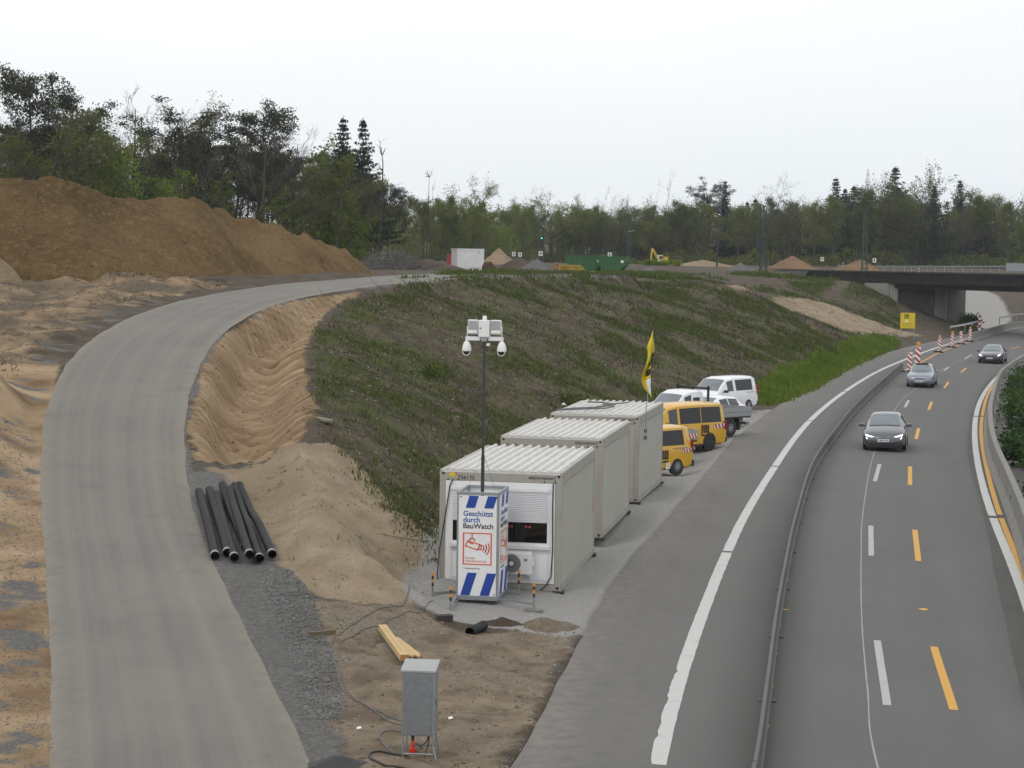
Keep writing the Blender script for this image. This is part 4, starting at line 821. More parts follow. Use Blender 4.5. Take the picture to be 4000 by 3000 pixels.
def skip(loc, rz, L_, label):
    r = empty('waste_skip', loc, rz, label, 'skip', 'green roll-off skips on the plateau')
    prof_ = [(-L_ / 2 + .55, .25), (L_ / 2 - .75, .25), (L_ / 2 - .1, .95), (L_ / 2, 1.85), (-L_ / 2, 1.85)]
    o_ = MB(); o_.prism(prof_, -1.15, 1.15); o_.build('shell', M['green_skip'], r, bevel=.02)
    MB().box(-L_ / 2 - .05, L_ / 2 + .05, -1.22, 1.22, 1.80, 1.92).build('rim', M['green_skip'], r)
    for k in range(5):
        x = -L_ / 2 + .7 + k * (L_ - 1.5) / 4; MB().box(x, x + .1, -1.23, -1.12, .3, 1.8).build('rib', M['green_skip'], r)
    for z in (.75, 1.3): MB().box(L_ / 2 - .45 + (z - .75) * .4, L_ / 2 + .22, -1.0, 1.0, z, z + .1).build('step', M['green_skip'], r)
    for y in (-.6, .6): MB().box(-L_ / 2 + .6, L_ / 2 - .7, y - .08, y + .08, .0, .25).build('runner', M['dark_steel'], r)
    MB().lathe([(.16, -.1), (.16, .1)], 12, 'y', c=(L_ / 2 - .35, -1.2, 1.35)).build('hook', M['print_white'], r); return r
skip((8.1, 214.5, g1(8.1, 214)), -.35, 4.3, 'left green waste skip behind the stack of yellow steel frames'); skip((10.9, 211.0, g1(10.9, 211)), -.25, 3.2, 'right green waste skip with stepped end panel')
sp = empty('steel_frame_stack', (6.6, 205, g1(6.6, 204.5)), -.12, 'stack of flat yellow steel frames in front of the green skips', 'stack')
for k in range(7):
    L_ = 3.9 if k < 3 else 3.1 - .15 * k; x0 = -1.7 + .03 * (k % 3)
    q = MB(); q.box(x0, x0 + L_, -.9, .9, k * .15 + .03, k * .15 + .10); q.build('frame', M['exc_yellow'], sp)
    if k < 6:
        q = MB(); q.box(x0 + .15, x0 + .95, -.92, .92, k * .15 + .10, k * .15 + .18); q.box(x0 + L_ * .6, x0 + L_ * .75, -.88, .88, k * .15 + .10, k * .15 + .18); q.build('spacer', M['rust'], sp)
ex = empty('excavator', (25.1, 330, g1(25.1, 330)), .2, 'small yellow excavator with folded boom in front of the wood', 'excavator')
MB().box(-.2, 1.2, -1, 1, .55, 1.15).build('body', M['exc_yellow'], ex, bevel=.08); MB().box(-.5, .25, -.9, .1, .6, 1.75).build('cab', M['white'], ex, bevel=.05); MB().box(-.45, .2, -.93, -.9, 1.0, 1.65).build('cab_window', M['glass'], ex)
MB().box(.35, 1.15, -1.02, .9, 1.15, 1.5).build('engine_hood', M['exc_yellow'], ex, bevel=.06)
for y in (-.75, .75): MB().prism([(-.9, .25), (-.7, 0), (1.0, 0), (1.2, .25), (1.0, .5), (-.7, .5)], y - .22, y + .22).build('track', M['rubber'], ex)
MB().tube([(-.3, -.2, .9), (-.9, -.2, 1.9), (-1.45, -.2, 2.95)], [.24, .24, .16], 4).build('boom', M['exc_yellow'], ex); MB().tube([(-1.45, -.2, 2.95), (-1.65, -.2, 1.6), (-1.7, -.2, .8)], [.17, .18, .14], 4).build('stick', M['exc_yellow'], ex)
MB().prism([(-1.95, .1), (-1.35, .25), (-1.4, .8), (-1.8, .85)], -.55, .15).build('bucket', M['dark_steel'], ex)
# guard rails beyond the bridge
def guardrail(name, pts, label, m='galv', h=.62, ptz=None):
    r = empty(name, label=label, cat='guard rail'); P = catmull(pts, 2.0)
    b = MB()
    for dz in (0, .12): b.tube([(p[0], p[1], p[2] + h - dz) for p in P], .055, 5)
    b.build('rail', M[m], r); first = None
    for p in P[::1]:
        if first is None: o = first = MB().box(-.05, .05, -.03, .03, -.3, h).build('post', M[m], r)
        else: o = first.copy(); COL.objects.link(o)
        o.location = tuple(p)
    return r
guardrail('guard_rail', [(51.2, 224.8, .05), (52.8, 224.4, .35), (54.4, 224.2, .8)], 'short steel guard rail beside the bush under the bridge')
guardrail('guard_rail', [(60.5, 239, .85), (63, 240.5, 1.2), (66, 242, 1.5)], 'steel guard rail on the green bank beyond the bridge')
guardrail('guard_rail', [(57, 338, 6.9), (66, 325, 6.95), (79, 303, 7.2), (88, 290, 7.3)], 'long steel guard rail above the bridge in front of the wood')
fe = empty('bridge_fence', (76.8, 300, 6.9), -.5, 'grey panelled railing at the right edge above the bridge', 'fence')
for k in range(4): MB().box(k * 1.2, k * 1.2 + 1.15, 0, .04, .15, 1.4).build('panel', M['galv'], fe)
for k in range(5): MB().box(k * 1.2 - .05, k * 1.2, -.03, .07, 0, 1.5).build('post', M['galv'], fe)
bp = empty('marker_post', (53.9, 221.9, .15), 0, 'red and white marker post at the end of the short guard rail', 'post')
MB().box(-.12, .12, -.05, .05, 0, 2.0).build('body', M['red_reflect'], bp)
for k in range(3): MB().box(-.125, .125, -.055, .055, .25 + k * .6, .5 + k * .6).build('band', M['print_white'], bp)
for (x, y, lab) in ((57.5, 336, 'white marker post by the guard rail left of the brown cone'), (67.8, 322, 'white marker post by the middle of the long guard rail')):
    r = empty('road_marker', (x, y, g1(x, y)), 0, lab, 'post'); MB().prism([(-.06, 0), (.06, 0), (.05, 1.25), (-.05, 1.35)], -.05, .05).build('body', M['print_white'], r); MB().box(-.065, .065, -.055, .055, .8, 1.0).build('band', M['black'], r)
pk = empty('timber_stack', (33.2, 243, g1(33.2, 243)), -.15, 'grey timber beams lying at the foot of the first lattice mast', 'timber')
for k in range(3): MB().box(-1.9, 1.7, k * .4 - .4, k * .4 - .15, .15, .36).build('beam', M['wood_grey'], pk)
for x in (-1.2, 1.0): MB().box(x, x + .15, -.5, .7, 0, .15).build('bearer', M['wood_grey'], pk)
# ------------------------------------------------------------------ site office containers
def office(loc, rz, label, detailed, idx):
    W, D, H_ = 2.9, 6.06, 2.78; r = empty('site_container', loc, rz, label, 'container', 'beige site office containers in a row')
    hw = W / 2; p = .16
    def b(*a, **k): return MB().box(*a)
    for x in (-hw, hw - p):
        for y in (0, D - p): b(x, x + p, y, y + p, .10, H_ - .26).build('corner_post', M['cont_frame'], r, bevel=.012)
    q = MB(); q.box(-hw, hw, 0, .14, H_ - .26, H_); q.box(-hw, hw, D - .14, D, H_ - .26, H_); q.box(-hw, -hw + .14, .14, D - .14, H_ - .26, H_); q.box(hw - .14, hw, .14, D - .14, H_ - .26, H_); q.build('roof_frame', M['cont_frame'], r, bevel=.01)
    q = MB(); q.box(-hw, hw, .004, .14, .0, .16); q.box(-hw, hw, D - .14, D, 0, .16); q.box(-hw, -hw + .14, .14, D - .14, 0, .16); q.box(hw - .14, hw, .14, D - .14, 0, .16)
    q.build('floor_frame', M['cont_frame'], r, bevel=.01)
    for x in (-hw - .03, hw - .2):
        for y in (-.03, D - .2): b(x, x + .26, y, y + .24, -.06, .02).build('foot', M['dark_steel'], r)
    # corner castings: dark holes
    for x in (-hw + .085, hw - .085):
        for z in (.085, H_ - .09): MB().lathe([(.034, -.006), (.036, .02)], 10, 'y', c=(x, -.002, z)).build('casting_hole', M['black'], r)
    for z in (.085, H_ - .09):
        MB().lathe([(.03, -.02), (.03, .006)], 10, 'x', c=(hw, .09, z)).build('casting_hole', M['black'], r)
    MB().box(-hw + .03, -hw + .09, p, D - p, .16, H_ - .26).build('side_wall', M['cont_wall'], r); MB().box(hw - .075, hw - .015, p, D - p, .165, H_ - .265).build('side_wall', M['cont_wall'], r)
    MB().box(hw - .03, hw + .004, p + .0, D - p, H_ - .30, H_ - .262).build('trim', M['cont_frame'], r); MB().box(hw - .03, hw + .004, p, D - p, .162, .20).build('trim', M['cont_frame'], r)
    MB().box(-hw + p, hw - p, D - .09, D - .03, .16, H_ - .26).build('rear_wall', M['cont_wall'], r)
    # trapezoidal roof sheet, ribs run along the length
    n = 12; st = (W - .12) / n; prof_ = []
    for k in range(n):
        x = -hw + .06 + k * st; prof_ += [(x, H_ - .02), (x + st * .62, H_ - .02), (x + st * .72, H_ + .045), (x + st * .9, H_ + .045)]
    prof_.append((hw - .06, H_ - .02)); m = len(prof_); mb = MB()
    mb.add([(a, -.005, c) for a, c in prof_] + [(a, D + .005, c) for a, c in prof_] + [(a, -.005, H_ - .06) for a, c in prof_] + [(a, D + .005, H_ - .06) for a, c in prof_],
           [(i, i + 1, m + i + 1, m + i) for i in range(m - 1)] + [(i, 2 * m + i, 2 * m + i + 1, i + 1) for i in range(m - 1)] + [(m + i, m + i + 1, 3 * m + i + 1, 3 * m + i) for i in range(m - 1)])
    mb.build('roof_sheet', M['cont_roof'], r)
    if not detailed:
        MB().box(-hw + p, hw - p, .03, .09, .16, H_ - .26).build('front_wall', M['cont_wall'], r)
    text('lettering', 'ela[container]', .105, M['print_black'], r, (hw - .80, -.003, H_ - .165), sx=1.08, bold=.01)
    for x in (hw - .42, hw - .16, -hw + .2, -hw + .44): MB().lathe([(.022, -.006), (.022, .01)], 8, 'y', c=(x, 0, H_ - .225)).build('socket', M['black'], r)
    if detailed:
        x0, x1, z0, z1 = -hw + .15, hw - .165, .17, H_ - .262
        MB().box(x0, x1, -.012, .08, z0, z1).build('front_wall', M['white'], r, bevel=.012)
        for a, c in ((-1.17, -.10), (.02, 1.16)):
            wn = MB(); wn.box(a, c, -.030, -.011, 1.02, 2.36); wn = wn.build('window', M['white'], r, bevel=.006)
            pa = MB().box(a + .05, c - .05, -.036, -.029, 1.13, 1.60).build('pane', M['window'], wn)
            for k in range(17):
                z = 1.60 + k * .042; MB().prism([(-.045, z), (-.056, z + .012), (-.056, z + .030), (-.045, z + .0405)], a + .045, c - .045, axis='x').build('shutter_slat', M['shutter'], wn)
            MB().box(a, c, -.07, -.028, 2.315, 2.40).build('shutter_box', M['white'], wn, bevel=.006)
            MB().box(a - .02, c + .02, -.085, -.028, .98, 1.06).build('sill', M['shutter'], wn, bevel=.006)
            for (u0, u1, v0, v1) in ((a, c, .90, .93), (a, c, .25, .28), (a, a + .03, .28, .90), (c - .03, c, .28, .90)): MB().box(u0, u1, -.024, -.0115, v0, v1).build('panel_trim', M['shutter'], r)
        # traces of what stands inside, seen through the gap under the shutter
        for (x, z, rr) in ((.20, 1.50, .028), (.28, 1.50, .028), (.62, 1.50, .028), (.70, 1.50, .028)): MB().lathe([(rr, -.0405), (rr, -.0365)], 10, 'y', c=(x, 0, z)).build('window_print', M['red_reflect'], r)
        # air conditioner
        ac = MB().box(.10, .80, -.34, -.06, .42, .94).build('air_conditioner', M['white_plastic'], r, bevel=.025)
        MB().lathe([(.215, -.352), (.22, -.338)], 28, 'y', c=(.335, 0, .68)).build('fan_recess', M['grey_plastic'], ac)
        g = MB()
        for k in range(20):
            a = k * math.pi / 10; g.tube([(.335 + .05 * math.cos(a), -.36, .68 + .05 * math.sin(a)), (.335 + .21 * math.cos(a + .25), -.357, .68 + .21 * math.sin(a + .25))], .0045, 4)
        for rr in (.10, .155, .21): g.tube([(.335 + rr * math.cos(t), -.358, .68 + rr * math.sin(t)) for t in np.linspace(0, 2 * math.pi, 25)], .0045, 4)
        g.build('fan_guard', M['dark_steel'], ac); MB().lathe([(.05, -.365), (.055, -.35)], 14, 'y', c=(.335, 0, .68)).build('fan_hub', M['white_plastic'], ac)
        MB().box(.63, .66, -.344, -.339, .74, .80).build('badge', M['orange'], ac); MB().box(.67, .70, -.344, -.339, .74, .80).build('badge', M['blue'], ac)
        MB().box(.80, .84, -.26, -.14, .62, .80).build('valve_cover', M['white_plastic'], ac, bevel=.01)
        for x in (.18, .70): MB().prism([(-.36, .42), (-.03, .42), (-.03, .30)], x, x + .035, axis='x').build('bracket', M['white_plastic'], ac)
        text('lettering', '736175', .135, M['print_black'], r, (-1.02, -.003, H_ - .225), sx=1.0, bold=.008)
        MB().prism([(-1.10, 2.70), (-1.05, 2.66), (-1.05, 2.74)], -.004, -.001).build('mark', M['red'], r)
        MB().box(-1.22, -1.08, -.006, .001, H_ - .165, H_ - .07).build('sticker', M['sign_yellow'], r)
        MB().tube([(-1.13, -.03, H_ - .22), (-1.19, -.06, H_ - .35), (-1.30, -.05, 1.7), (-1.42, -.08, .9), (-1.46, -.12, .3), (-1.40, -.2, .03)], .016, 6).build('power_cable', M['cable_black'], r)
        MB().tube([(1.24, -.03, H_ - .24), (1.235, -.05, 1.9), (1.25, -.045, 1.0), (1.22, -.05, .35), (1.10, -.05, .14), (.98, -.03, .02)], .015, 6).build('power_cable', M['cable_black'], r)
        MB().box(hw - .016, hw - .009, D - .42, D - .20, 1.62, 1.98).build('sticker', mat('exit_sticker', (.25, .42, .3), .5), r); MB().box(hw - .016, hw - .009, D - .42, D - .20, 1.16, 1.52).build('sticker', mat('warning_sticker', (.5, .22, .2), .5), r)
    return r
def place_front_right(px, py, yaw):           # container origin sits at the middle of its front edge
    return (px - 1.45 * math.cos(yaw), py - 1.45 * math.sin(yaw))
y1 = R(-9.7); c1 = place_front_right(1.20, 44.23, y1)
office((*c1, .06), y1, 'front beige site container with white shuttered windows and air conditioner', True, 0)
y2 = R(-10.6); c2 = place_front_right(2.55, 52.95, y2); office((*c2, .06), y2, 'middle beige site container of the three', False, 1)
y3 = R(-11.6); c3 = place_front_right(4.08, 61.0, y3); off3 = office((*c3, .06), y3, 'rear beige site container with cables on its roof and a flag', False, 2)
rcab = empty('roof_cable', (*c3, 2.90), y3, 'loose grey cables lying on the roof of the rear container', 'cable')
MB().tube([(-1.3, .2, .03), (-.9, .9, .05), (-.3, 1.5, .05), (.2, 3.2, .05), (-.4, 3.9, .05), (-.9, 4.0, .05)], .028, 6).build('cable', M['cable'], rcab)
MB().tube([(-1.2, .35, .03), (-.5, .8, .05), (.1, 1.2, .06), (.3, 2.2, .05), (-.2, 2.9, .05), (.5, 4.2, .05)], .024, 6).build('cable', M['cable'], rcab)
# ------------------------------------------------------------------ flag
fl = empty('company_flag', (4.28, 61.0, 2.4), 0, 'yellow and black company flag on a thin pole at the rear container', 'flag')
MB().tube([(-.02, -.12, -.35), (0, -.12, .7), (.14, -.1, 2.6), (.17, -.1, 3.18)], [.016, .014, .011, .008], 6).build('pole', M['galv'], fl)
MB().box(-.06, .03, -.13, -.01, -.30, -.18).build('clamp', M['dark_steel'], fl); MB().box(-.06, .03, -.13, -.01, -.08, .02).build('clamp', M['dark_steel'], fl)
nu, nw = 8, 40; V = []
for j in range(nw + 1):
    t = j / nw; z = 3.15 - 2.08 * t
    wl = .015 + .30 * min(1, t / .28) * (1 - .25 * t) if t < .9 else .23 * (1.02 - t) / .12 + .01
    xr = .16 - .02 * t + .05 * math.sin(t * 7); xl = xr - wl * (.75 + .25 * math.sin(t * 9 + 1))
    for i in range(nu + 1):
        u = i / nu; V.append((xl + (xr - xl) * u + .015 * math.sin(t * 14 + u * 4), -.1 + .09 * math.sin(u * 6.5 + t * 8) * min(1, t * 4), z + .05 * math.sin(u * 5 + t * 3) * min(1, t * 3)))
F3 = {0: [], 1: [], 2: []}
for j in range(nw):
    for i in range(nu):
        t = j / nw; u = i / nu
        k = 1 if (.30 < t < .66 and u >= .42 and not (.50 < t < .56)) else (2 if (.72 < t < .93 and u > .4) else 0)
        F3[k].append((j * (nu + 1) + i, j * (nu + 1) + i + 1, (j + 1) * (nu + 1) + i + 1, (j + 1) * (nu + 1) + i))
fcl = None
for k, nm, mm in ((0, 'cloth', 'flag_yellow'), (1, 'emblem', 'print_black'), (2, 'emblem', 'print_white')):
    if k == 0: M['flag_yellow'] = mat('flag_cloth', (.60, .47, .01), .8, 0, .12, 3)
    us = sorted({i for f in F3[k] for i in f}); rm = {v: i for i, v in enumerate(us)}; mb = MB(); mb.add([V[i] for i in us], [tuple(rm[i] for i in f) for f in F3[k]]); o = mb.build(nm, M[mm], fl, smooth=80); so = o.modifiers.new('thick', 'SOLIDIFY'); so.thickness = .006

# ------------------------------------------------------------------ surveillance tower
ty = R(-9); tw = empty('surveillance_tower', (-.62, 43.32, .02), ty, 'white and blue video surveillance tower with mast, floodlights and dome cameras', 'security tower')
wx, wy, hz = .475, .66, 2.52; p = .045
for x in (-wx, wx - p):
    for y in (-wy, wy - p): MB().box(x, x + p, y, y + p, .12, hz).build('corner_post', M['galv'], tw, bevel=.004)
for nm, z0, z1 in (('base_frame', .10, .19), ('top_frame', hz - .05, hz + .02)):
    q = MB(); q.box(-wx - .01, wx + .01, -wy - .01, -wy + p, z0, z1); q.box(-wx - .01, wx + .01, wy - p, wy + .01, z0, z1); q.box(-wx - .01, -wx + p, -wy + p, wy - p, z0, z1); q.box(wx - p, wx + .01, -wy + p, wy - p, z0, z1); q.build(nm, M['galv'], tw, bevel=.004)
for x in (-wx + .08, wx - .26):
    for y in (-wy + .02, wy - .25): MB().box(x, x + .18, y, y + .22, -.03, .10).build('skid', M['dark_steel'], tw)
def poster(face, L0, off):
    # panel in local coords: u along the panel, z up, proud of the side face
    pe = empty('poster', (0, 0, 0)); pe.parent = tw
    if face == 'front': pe.location = (0, -wy, 0)
    else: pe.location = (wx, 0, 0); pe.rotation_euler = (0, 0, math.pi / 2)
    hwp = L0 / 2
    MB().box(-hwp, hwp, -.012, .004, .20, hz - .06).build('panel', M['white'], pe)
    def para(cx, z0, z1, sl, w_): MB().prism([(cx - w_ / 2, z0), (cx + w_ / 2, z0), (cx + w_ / 2 + sl, z1), (cx - w_ / 2 + sl, z1)], -.016, -.0125).build('stripe', M['blue'], pe)
    k = L0 / .86
    for cx in (-.27 * k, .17 * k): para(cx, .21, .72, .16 * k, .21 * k)
    for cx in (-.17 * k, .25 * k): para(cx, 2.18, hz - .065, .085 * k, .21 * k)
    T = lambda s, z, sz, m_, x=-.33, bo=.02: text('lettering', s, sz, m_, pe, (x * k, -.0135, z), sx=k, bold=bo)
    T('Geschützt', 2.00, .165, M['blue_text']); T('durch', 1.86, .165, M['blue_text']); T('BauWatch', 1.72, .165, M['print_black'], -.335)
    for (u0, u1, z0, z1) in ((-.33, .33, 1.60, 1.625), (-.33, .33, .90, .925), (-.33, -.30, .925, 1.60), (.30, .33, .925, 1.60)): MB().box(u0 * k, u1 * k, -.0165, -.0125, z0, z1).build('border', M['orange'], pe)
    g = MB(); r_ = .013
    cam2 = [(-.22, 1.44), (.06, 1.36), (.01, 1.24), (-.27, 1.32)]
    def seg(a, c): 
        ax, az, bx, bz = a[0] * k, a[1], c[0] * k, c[1]; d = Vector((bx - ax, bz - az)).normalized(); nn = Vector((-d.y, d.x)) * r_
        g.prism([(ax + nn.x - d.x * r_, az + nn.y - d.y * r_), (ax - nn.x - d.x * r_, az - nn.y - d.y * r_), (bx - nn.x + d.x * r_, bz - nn.y + d.y * r_), (bx + nn.x + d.x * r_, bz + nn.y + d.y * r_)], -.0165, -.0125)
    for a, c in zip(cam2, cam2[1:] + cam2[:1]): seg(a, c)
    for a, c in zip([(.05, 1.34), (.10, 1.345), (.08, 1.25), (.02, 1.26)], [(.10, 1.345), (.08, 1.25), (.02, 1.26), (.05, 1.34)]): seg(a, c)
    seg((-.12, 1.60), (-.12, 1.50)); seg((-.19, 1.40), (-.11, 1.378))
    arc = [(-.12 + .055 * math.cos(t), 1.445 + .055 * math.sin(t)) for t in np.linspace(0, math.pi, 7)]
    for a, c in zip(arc[:-1], arc[1:]): seg(a, c)
    for rr in (.09, .15, .21):
        arc = [(.06 + rr * math.cos(t), 1.29 + rr * math.sin(t)) for t in np.linspace(-.75, .5, 8)]
        for a, c in zip(arc[:-1], arc[1:]): seg(a, c)
    g.build('camera_symbol', M['orange'], pe)
    T('Achtung!', 1.035, .062, M['orange'], -.28, .01); T('Videoüberwachung', .965, .062, M['orange'], -.28, .01); T('→ bauwatch.de', .80, .062, M['print_black'], -.33, .005)
    for (x, z) in ((-.39, 2.43), (.39, .24)): MB().lathe([(.018, -.0165), (.018, -.0125)], 10, 'y', c=(x * k, 0, z)).build('emblem', M['blue'], pe)
poster('front', .86, 0); poster('side', 1.18, 0)
MB().box(-wx, -wx + .012, -wy + p, wy - p, .2, hz - .06).build('rear_panel', M['white'], tw); MB().box(-wx + p, wx - p, wy - .012, wy, .2, hz - .06).build('rear_panel', M['white'], tw)
MB().box(-wx + p, wx - p, -wy + p, wy - p, hz - .30, hz - .26).build('lid', M['white_plastic'], tw)
mx_, my_ = -.02, .03
mast = MB(); mast.box(mx_ - .028, mx_ + .028, my_ - .028, my_ + .028, hz - .26, 6.02); mast = mast.build('mast', M['dark_steel'], tw, bevel=.004)
MB().box(mx_ - .035, mx_ + .035, my_ - .035, my_ + .035, hz - .26, 3.3).build('mast_sleeve', M['dark_steel'], tw)
hd = MB().box(mx_ - .125, mx_ + .125, my_ - .10, my_ + .10, 5.98, 6.36).build('control_box', M['white_plastic'], tw, bevel=.012)
MB().lathe([(.05, 6.36), (.05, 6.44), (.042, 6.455), (.01, 6.46)], 14, 'z', c=(mx_, my_, 0)).build('antenna', M['white_plastic'], hd, smooth=40)
MB().prism([(mx_ - .10, 5.98), (mx_ + .10, 5.98), (mx_ + .045, 5.88), (mx_ - .045, 5.88)], my_ - .08, my_ + .08).build('collar', M['grey_plastic'], hd)
MB().lathe([(.018, -.108), (.018, -.10)], 10, 'y', c=(mx_ - .08, my_, 6.18)).build('lock', M['dark_steel'], hd)
for sgn in (-1, 1):
    MB().box(min(mx_ + sgn * .10, mx_ + sgn * .43), max(mx_ + sgn * .10, mx_ + sgn * .43), my_ - .05, my_ + .05, 5.90, 5.98).build('arm', M['white_plastic'], tw)
    fx = mx_ + sgn * .265
    f_ = MB().prism([(-.04, 6.05), (.10, 6.03), (.12, 6.36), (.0, 6.37)], fx - .115, fx + .115, axis='x').build('floodlight', M['white_plastic'], tw, bevel=.015)
    MB().prism([(-.047, 6.15), (-.041, 6.15), (-.003, 6.345), (-.012, 6.345)], fx - .10, fx + .10, axis='x').build('rear_fins', M['grey_plastic'], f_)
    MB().prism([(-.052, 6.07), (-.044, 6.07), (-.038, 6.135), (-.046, 6.135)], fx - .10, fx + .10, axis='x').build('label', M['white_plastic'], f_)
    q = MB(); q.box(fx - .14, fx - .125, .02, .05, 5.98, 6.22); q.box(fx + .125, fx + .14, .02, .05, 5.98, 6.22); q.box(fx - .14, fx + .14, .02, .05, 5.975, 5.99); q.build('bracket', M['white_plastic'], f_)
    dx = mx_ + sgn * .40
    d_ = MB().lathe([(.02, 5.90), (.04, 5.88), (.075, 5.83), (.098, 5.76), (.108, 5.69), (.106, 5.66), (.06, 5.655)], 20, 'z', c=(dx, my_ - .02, 0)).build('dome_camera', M['white_plastic'], tw, smooth=50)
    MB().lathe([(.078, 5.655), (.078, 5.64), (.062, 5.60), (.035, 5.575), (.005, 5.568)], 16, 'z', c=(dx, my_ - .02, 0)).build('lens_dome', M['black'], d_, smooth=60)
    MB().tube([(dx + .085 * math.cos(t), my_ - .095, 5.65 + .085 * math.sin(t)) for t in np.linspace(math.pi, 2 * math.pi, 11)], .009, 5).build('dome_guard', M['white_plastic'], d_)
MB().box(mx_ + .05, mx_ + .12, my_ - .03, my_ + .05, 5.78, 5.84).build('speaker', M['white_plastic'], tw)
for (wx_, wy_, ax, ay) in ((-1.74, 43.3, -wx, .15), (-1.27, 41.45, -wx, -wy), (.55, 42.05, wx, -wy + .05), (.22, 43.75, wx, wy - .1)):
    q = tw.matrix_basis.inverted() @ Vector((wx_, wy_, 0)); bx, y = q.x, q.y
    d = Vector((bx - ax, y - ay, 0)); n_ = Vector((-d.y, d.x, 0)).normalized() * .022
    MB().prism([(ax + n_.x, ay + n_.y), (ax - n_.x, ay - n_.y), (bx - n_.x, y - n_.y), (bx + n_.x, y + n_.y)], .12, .17, axis='z').build('outrigger', M['galv'], tw)
    po_ = MB().tube([(bx, y, -.02), (bx, y, .60)], .022, 8).build('leg', M['galv'], tw)
    for k in range(4): MB().tube([(bx, y, .30 + k * .08), (bx, y, .38 + k * .08)], .025, 8).build('band', M['lamp_yellow'] if k % 2 else M['print_black'], po_)
    MB().box(bx - .19, bx + .19, y - .12, y + .12, -.02, .03).build('foot_plate', M['concrete'], po_)
for a in ((-.3, -.5), (-.15, .5), (.2, .45), (.32, -.3)): MB().tube([(a[0], a[1], hz), (mx_, my_, 3.35)], .003, 4).build('guy_wire', M['cable'], tw)

# ------------------------------------------------------------------ power distribution cabinet
cb = empty('power_cabinet', (-1.36, 29.5, .02), R(-6), 'grey sheet metal power cabinet on tubular legs in the foreground', 'cabinet')
cw, cdp = .255, .20
MB().box(-cw, cw, -cdp, cdp, .36, 1.36).build('body', M['galv'], cb, bevel=.008)
MB().box(-cw + .012, cw - .03, -cdp - .008, -cdp + .002, .37, 1.31).build('door', mat('zinc_sheet', (.20, .215, .225), .5, .5, .25, 14, dirt=(.27, .28, .29), dscale=6), cb, bevel=.004)
MB().prism([(-cdp - .035, 1.355), (cdp + .04, 1.44), (cdp + .04, 1.475), (-cdp - .035, 1.39)], -cw - .02, cw + .02, axis='x').build('roof', mat('cabinet_roof', (.36, .37, .37), .45, .4, .08, 6), cb, bevel=.005)
MB().box(cw - .001, cw + .006, -.06, -.03, .84, .90).build('lock', M['black'], cb); MB().box(cw - .001, cw + .006, -.02, .02, .80, .83).build('latch', M['black'], cb)
for x in (-cw + .02, cw - .02):
    for y in (-cdp + .02, cdp - .02):
        sx = 1 if x > 0 else -1; MB().tube([(x, y, .38), (x, y, .20), (x + (.05 if sx > 0 else 0), y + (.04 if y > 0 else -.03) * (sx > 0), 0.0)], .014, 8).build('leg', M['galv'], cb)
for yy_, zz_ in ((-cdp + .02, .07), (cdp - .02, .12)): MB().tube([(-cw + .02, yy_, zz_), (cw - .02, yy_, zz_)], .012, 6).build('cross_bar', M['galv'], cb)
q = MB(); q.tube([(-.09, -.12, .40), (-.09, -.12, .27)], .024, 8); q.build('cable_end', M['cable_black'], cb)
M['plug_red'] = mat('red_plug', (.55, .03, .015), .4); MB().lathe([(.022, .27), (.026, .26), (.028, .15), (.05, .14), (.052, .085), (.04, .07)], 12, 'z', c=(-.09, -.12, 0)).build('plug', M['plug_red'], cb, smooth=40)
q = MB(); q.tube([(-.05, -.1, .22), (.03, -.1, .17), (.12, -.08, .24), (.16, -.06, .37)], .01, 6); q.tube([(.17, -.1, .38), (.15, -.12, .2), (.1, -.2, .02)], .011, 6); q.build('lead', M['cable_black'], cb)
# cables on the ground
def cable(pts, rad, label, m='cable', grp=None):
    P = catmull(pts, .12); V = [(x, y, g1(x, y) + rad * .8 + .004) for x, y in P]
    o = MB().tube(V, rad, 7).build('ground_cable', M[m], smooth=60); tag(o, label, 'cable', grp)
cable([(-2.35, 41.9), (-2.15, 41.0), (-2.35, 39.9), (-2.9, 38.9), (-3.28, 37.5), (-3.38, 36.3), (-3.2, 35.0), (-2.95, 33.6), (-2.5, 32.6), (-2.05, 31.8), (-1.65, 31.2), (-1.45, 29.75)], .011, 'outer grey cable looping over the dirt from container to cabinet')
cable([(-1.6, 41.7), (-1.85, 40.3), (-2.3, 39.1), (-2.9, 37.9), (-3.22, 36.5), (-3.1, 34.9), (-2.85, 33.5), (-2.4, 32.4), (-1.95, 31.4), (-1.5, 30.9), (-1.4, 29.8)], .009, 'inner thin cable looping over the dirt to the cabinet')
cable([(-1.5, 30.6), (-1.9, 30.75), (-2.05, 30.4), (-1.92, 29.9), (-1.75, 29.55), (-1.5, 29.45)], .011, 'short curled grey cable left of the power cabinet')
cable([(-1.55, 29.35), (-1.85, 29.55), (-2.08, 29.5), (-2.12, 29.2), (-1.9, 28.8), (-1.4, 28.45), (-.9, 28.2)], .017, 'thick dark cable coil at the foot of the cabinet', 'cable_black')

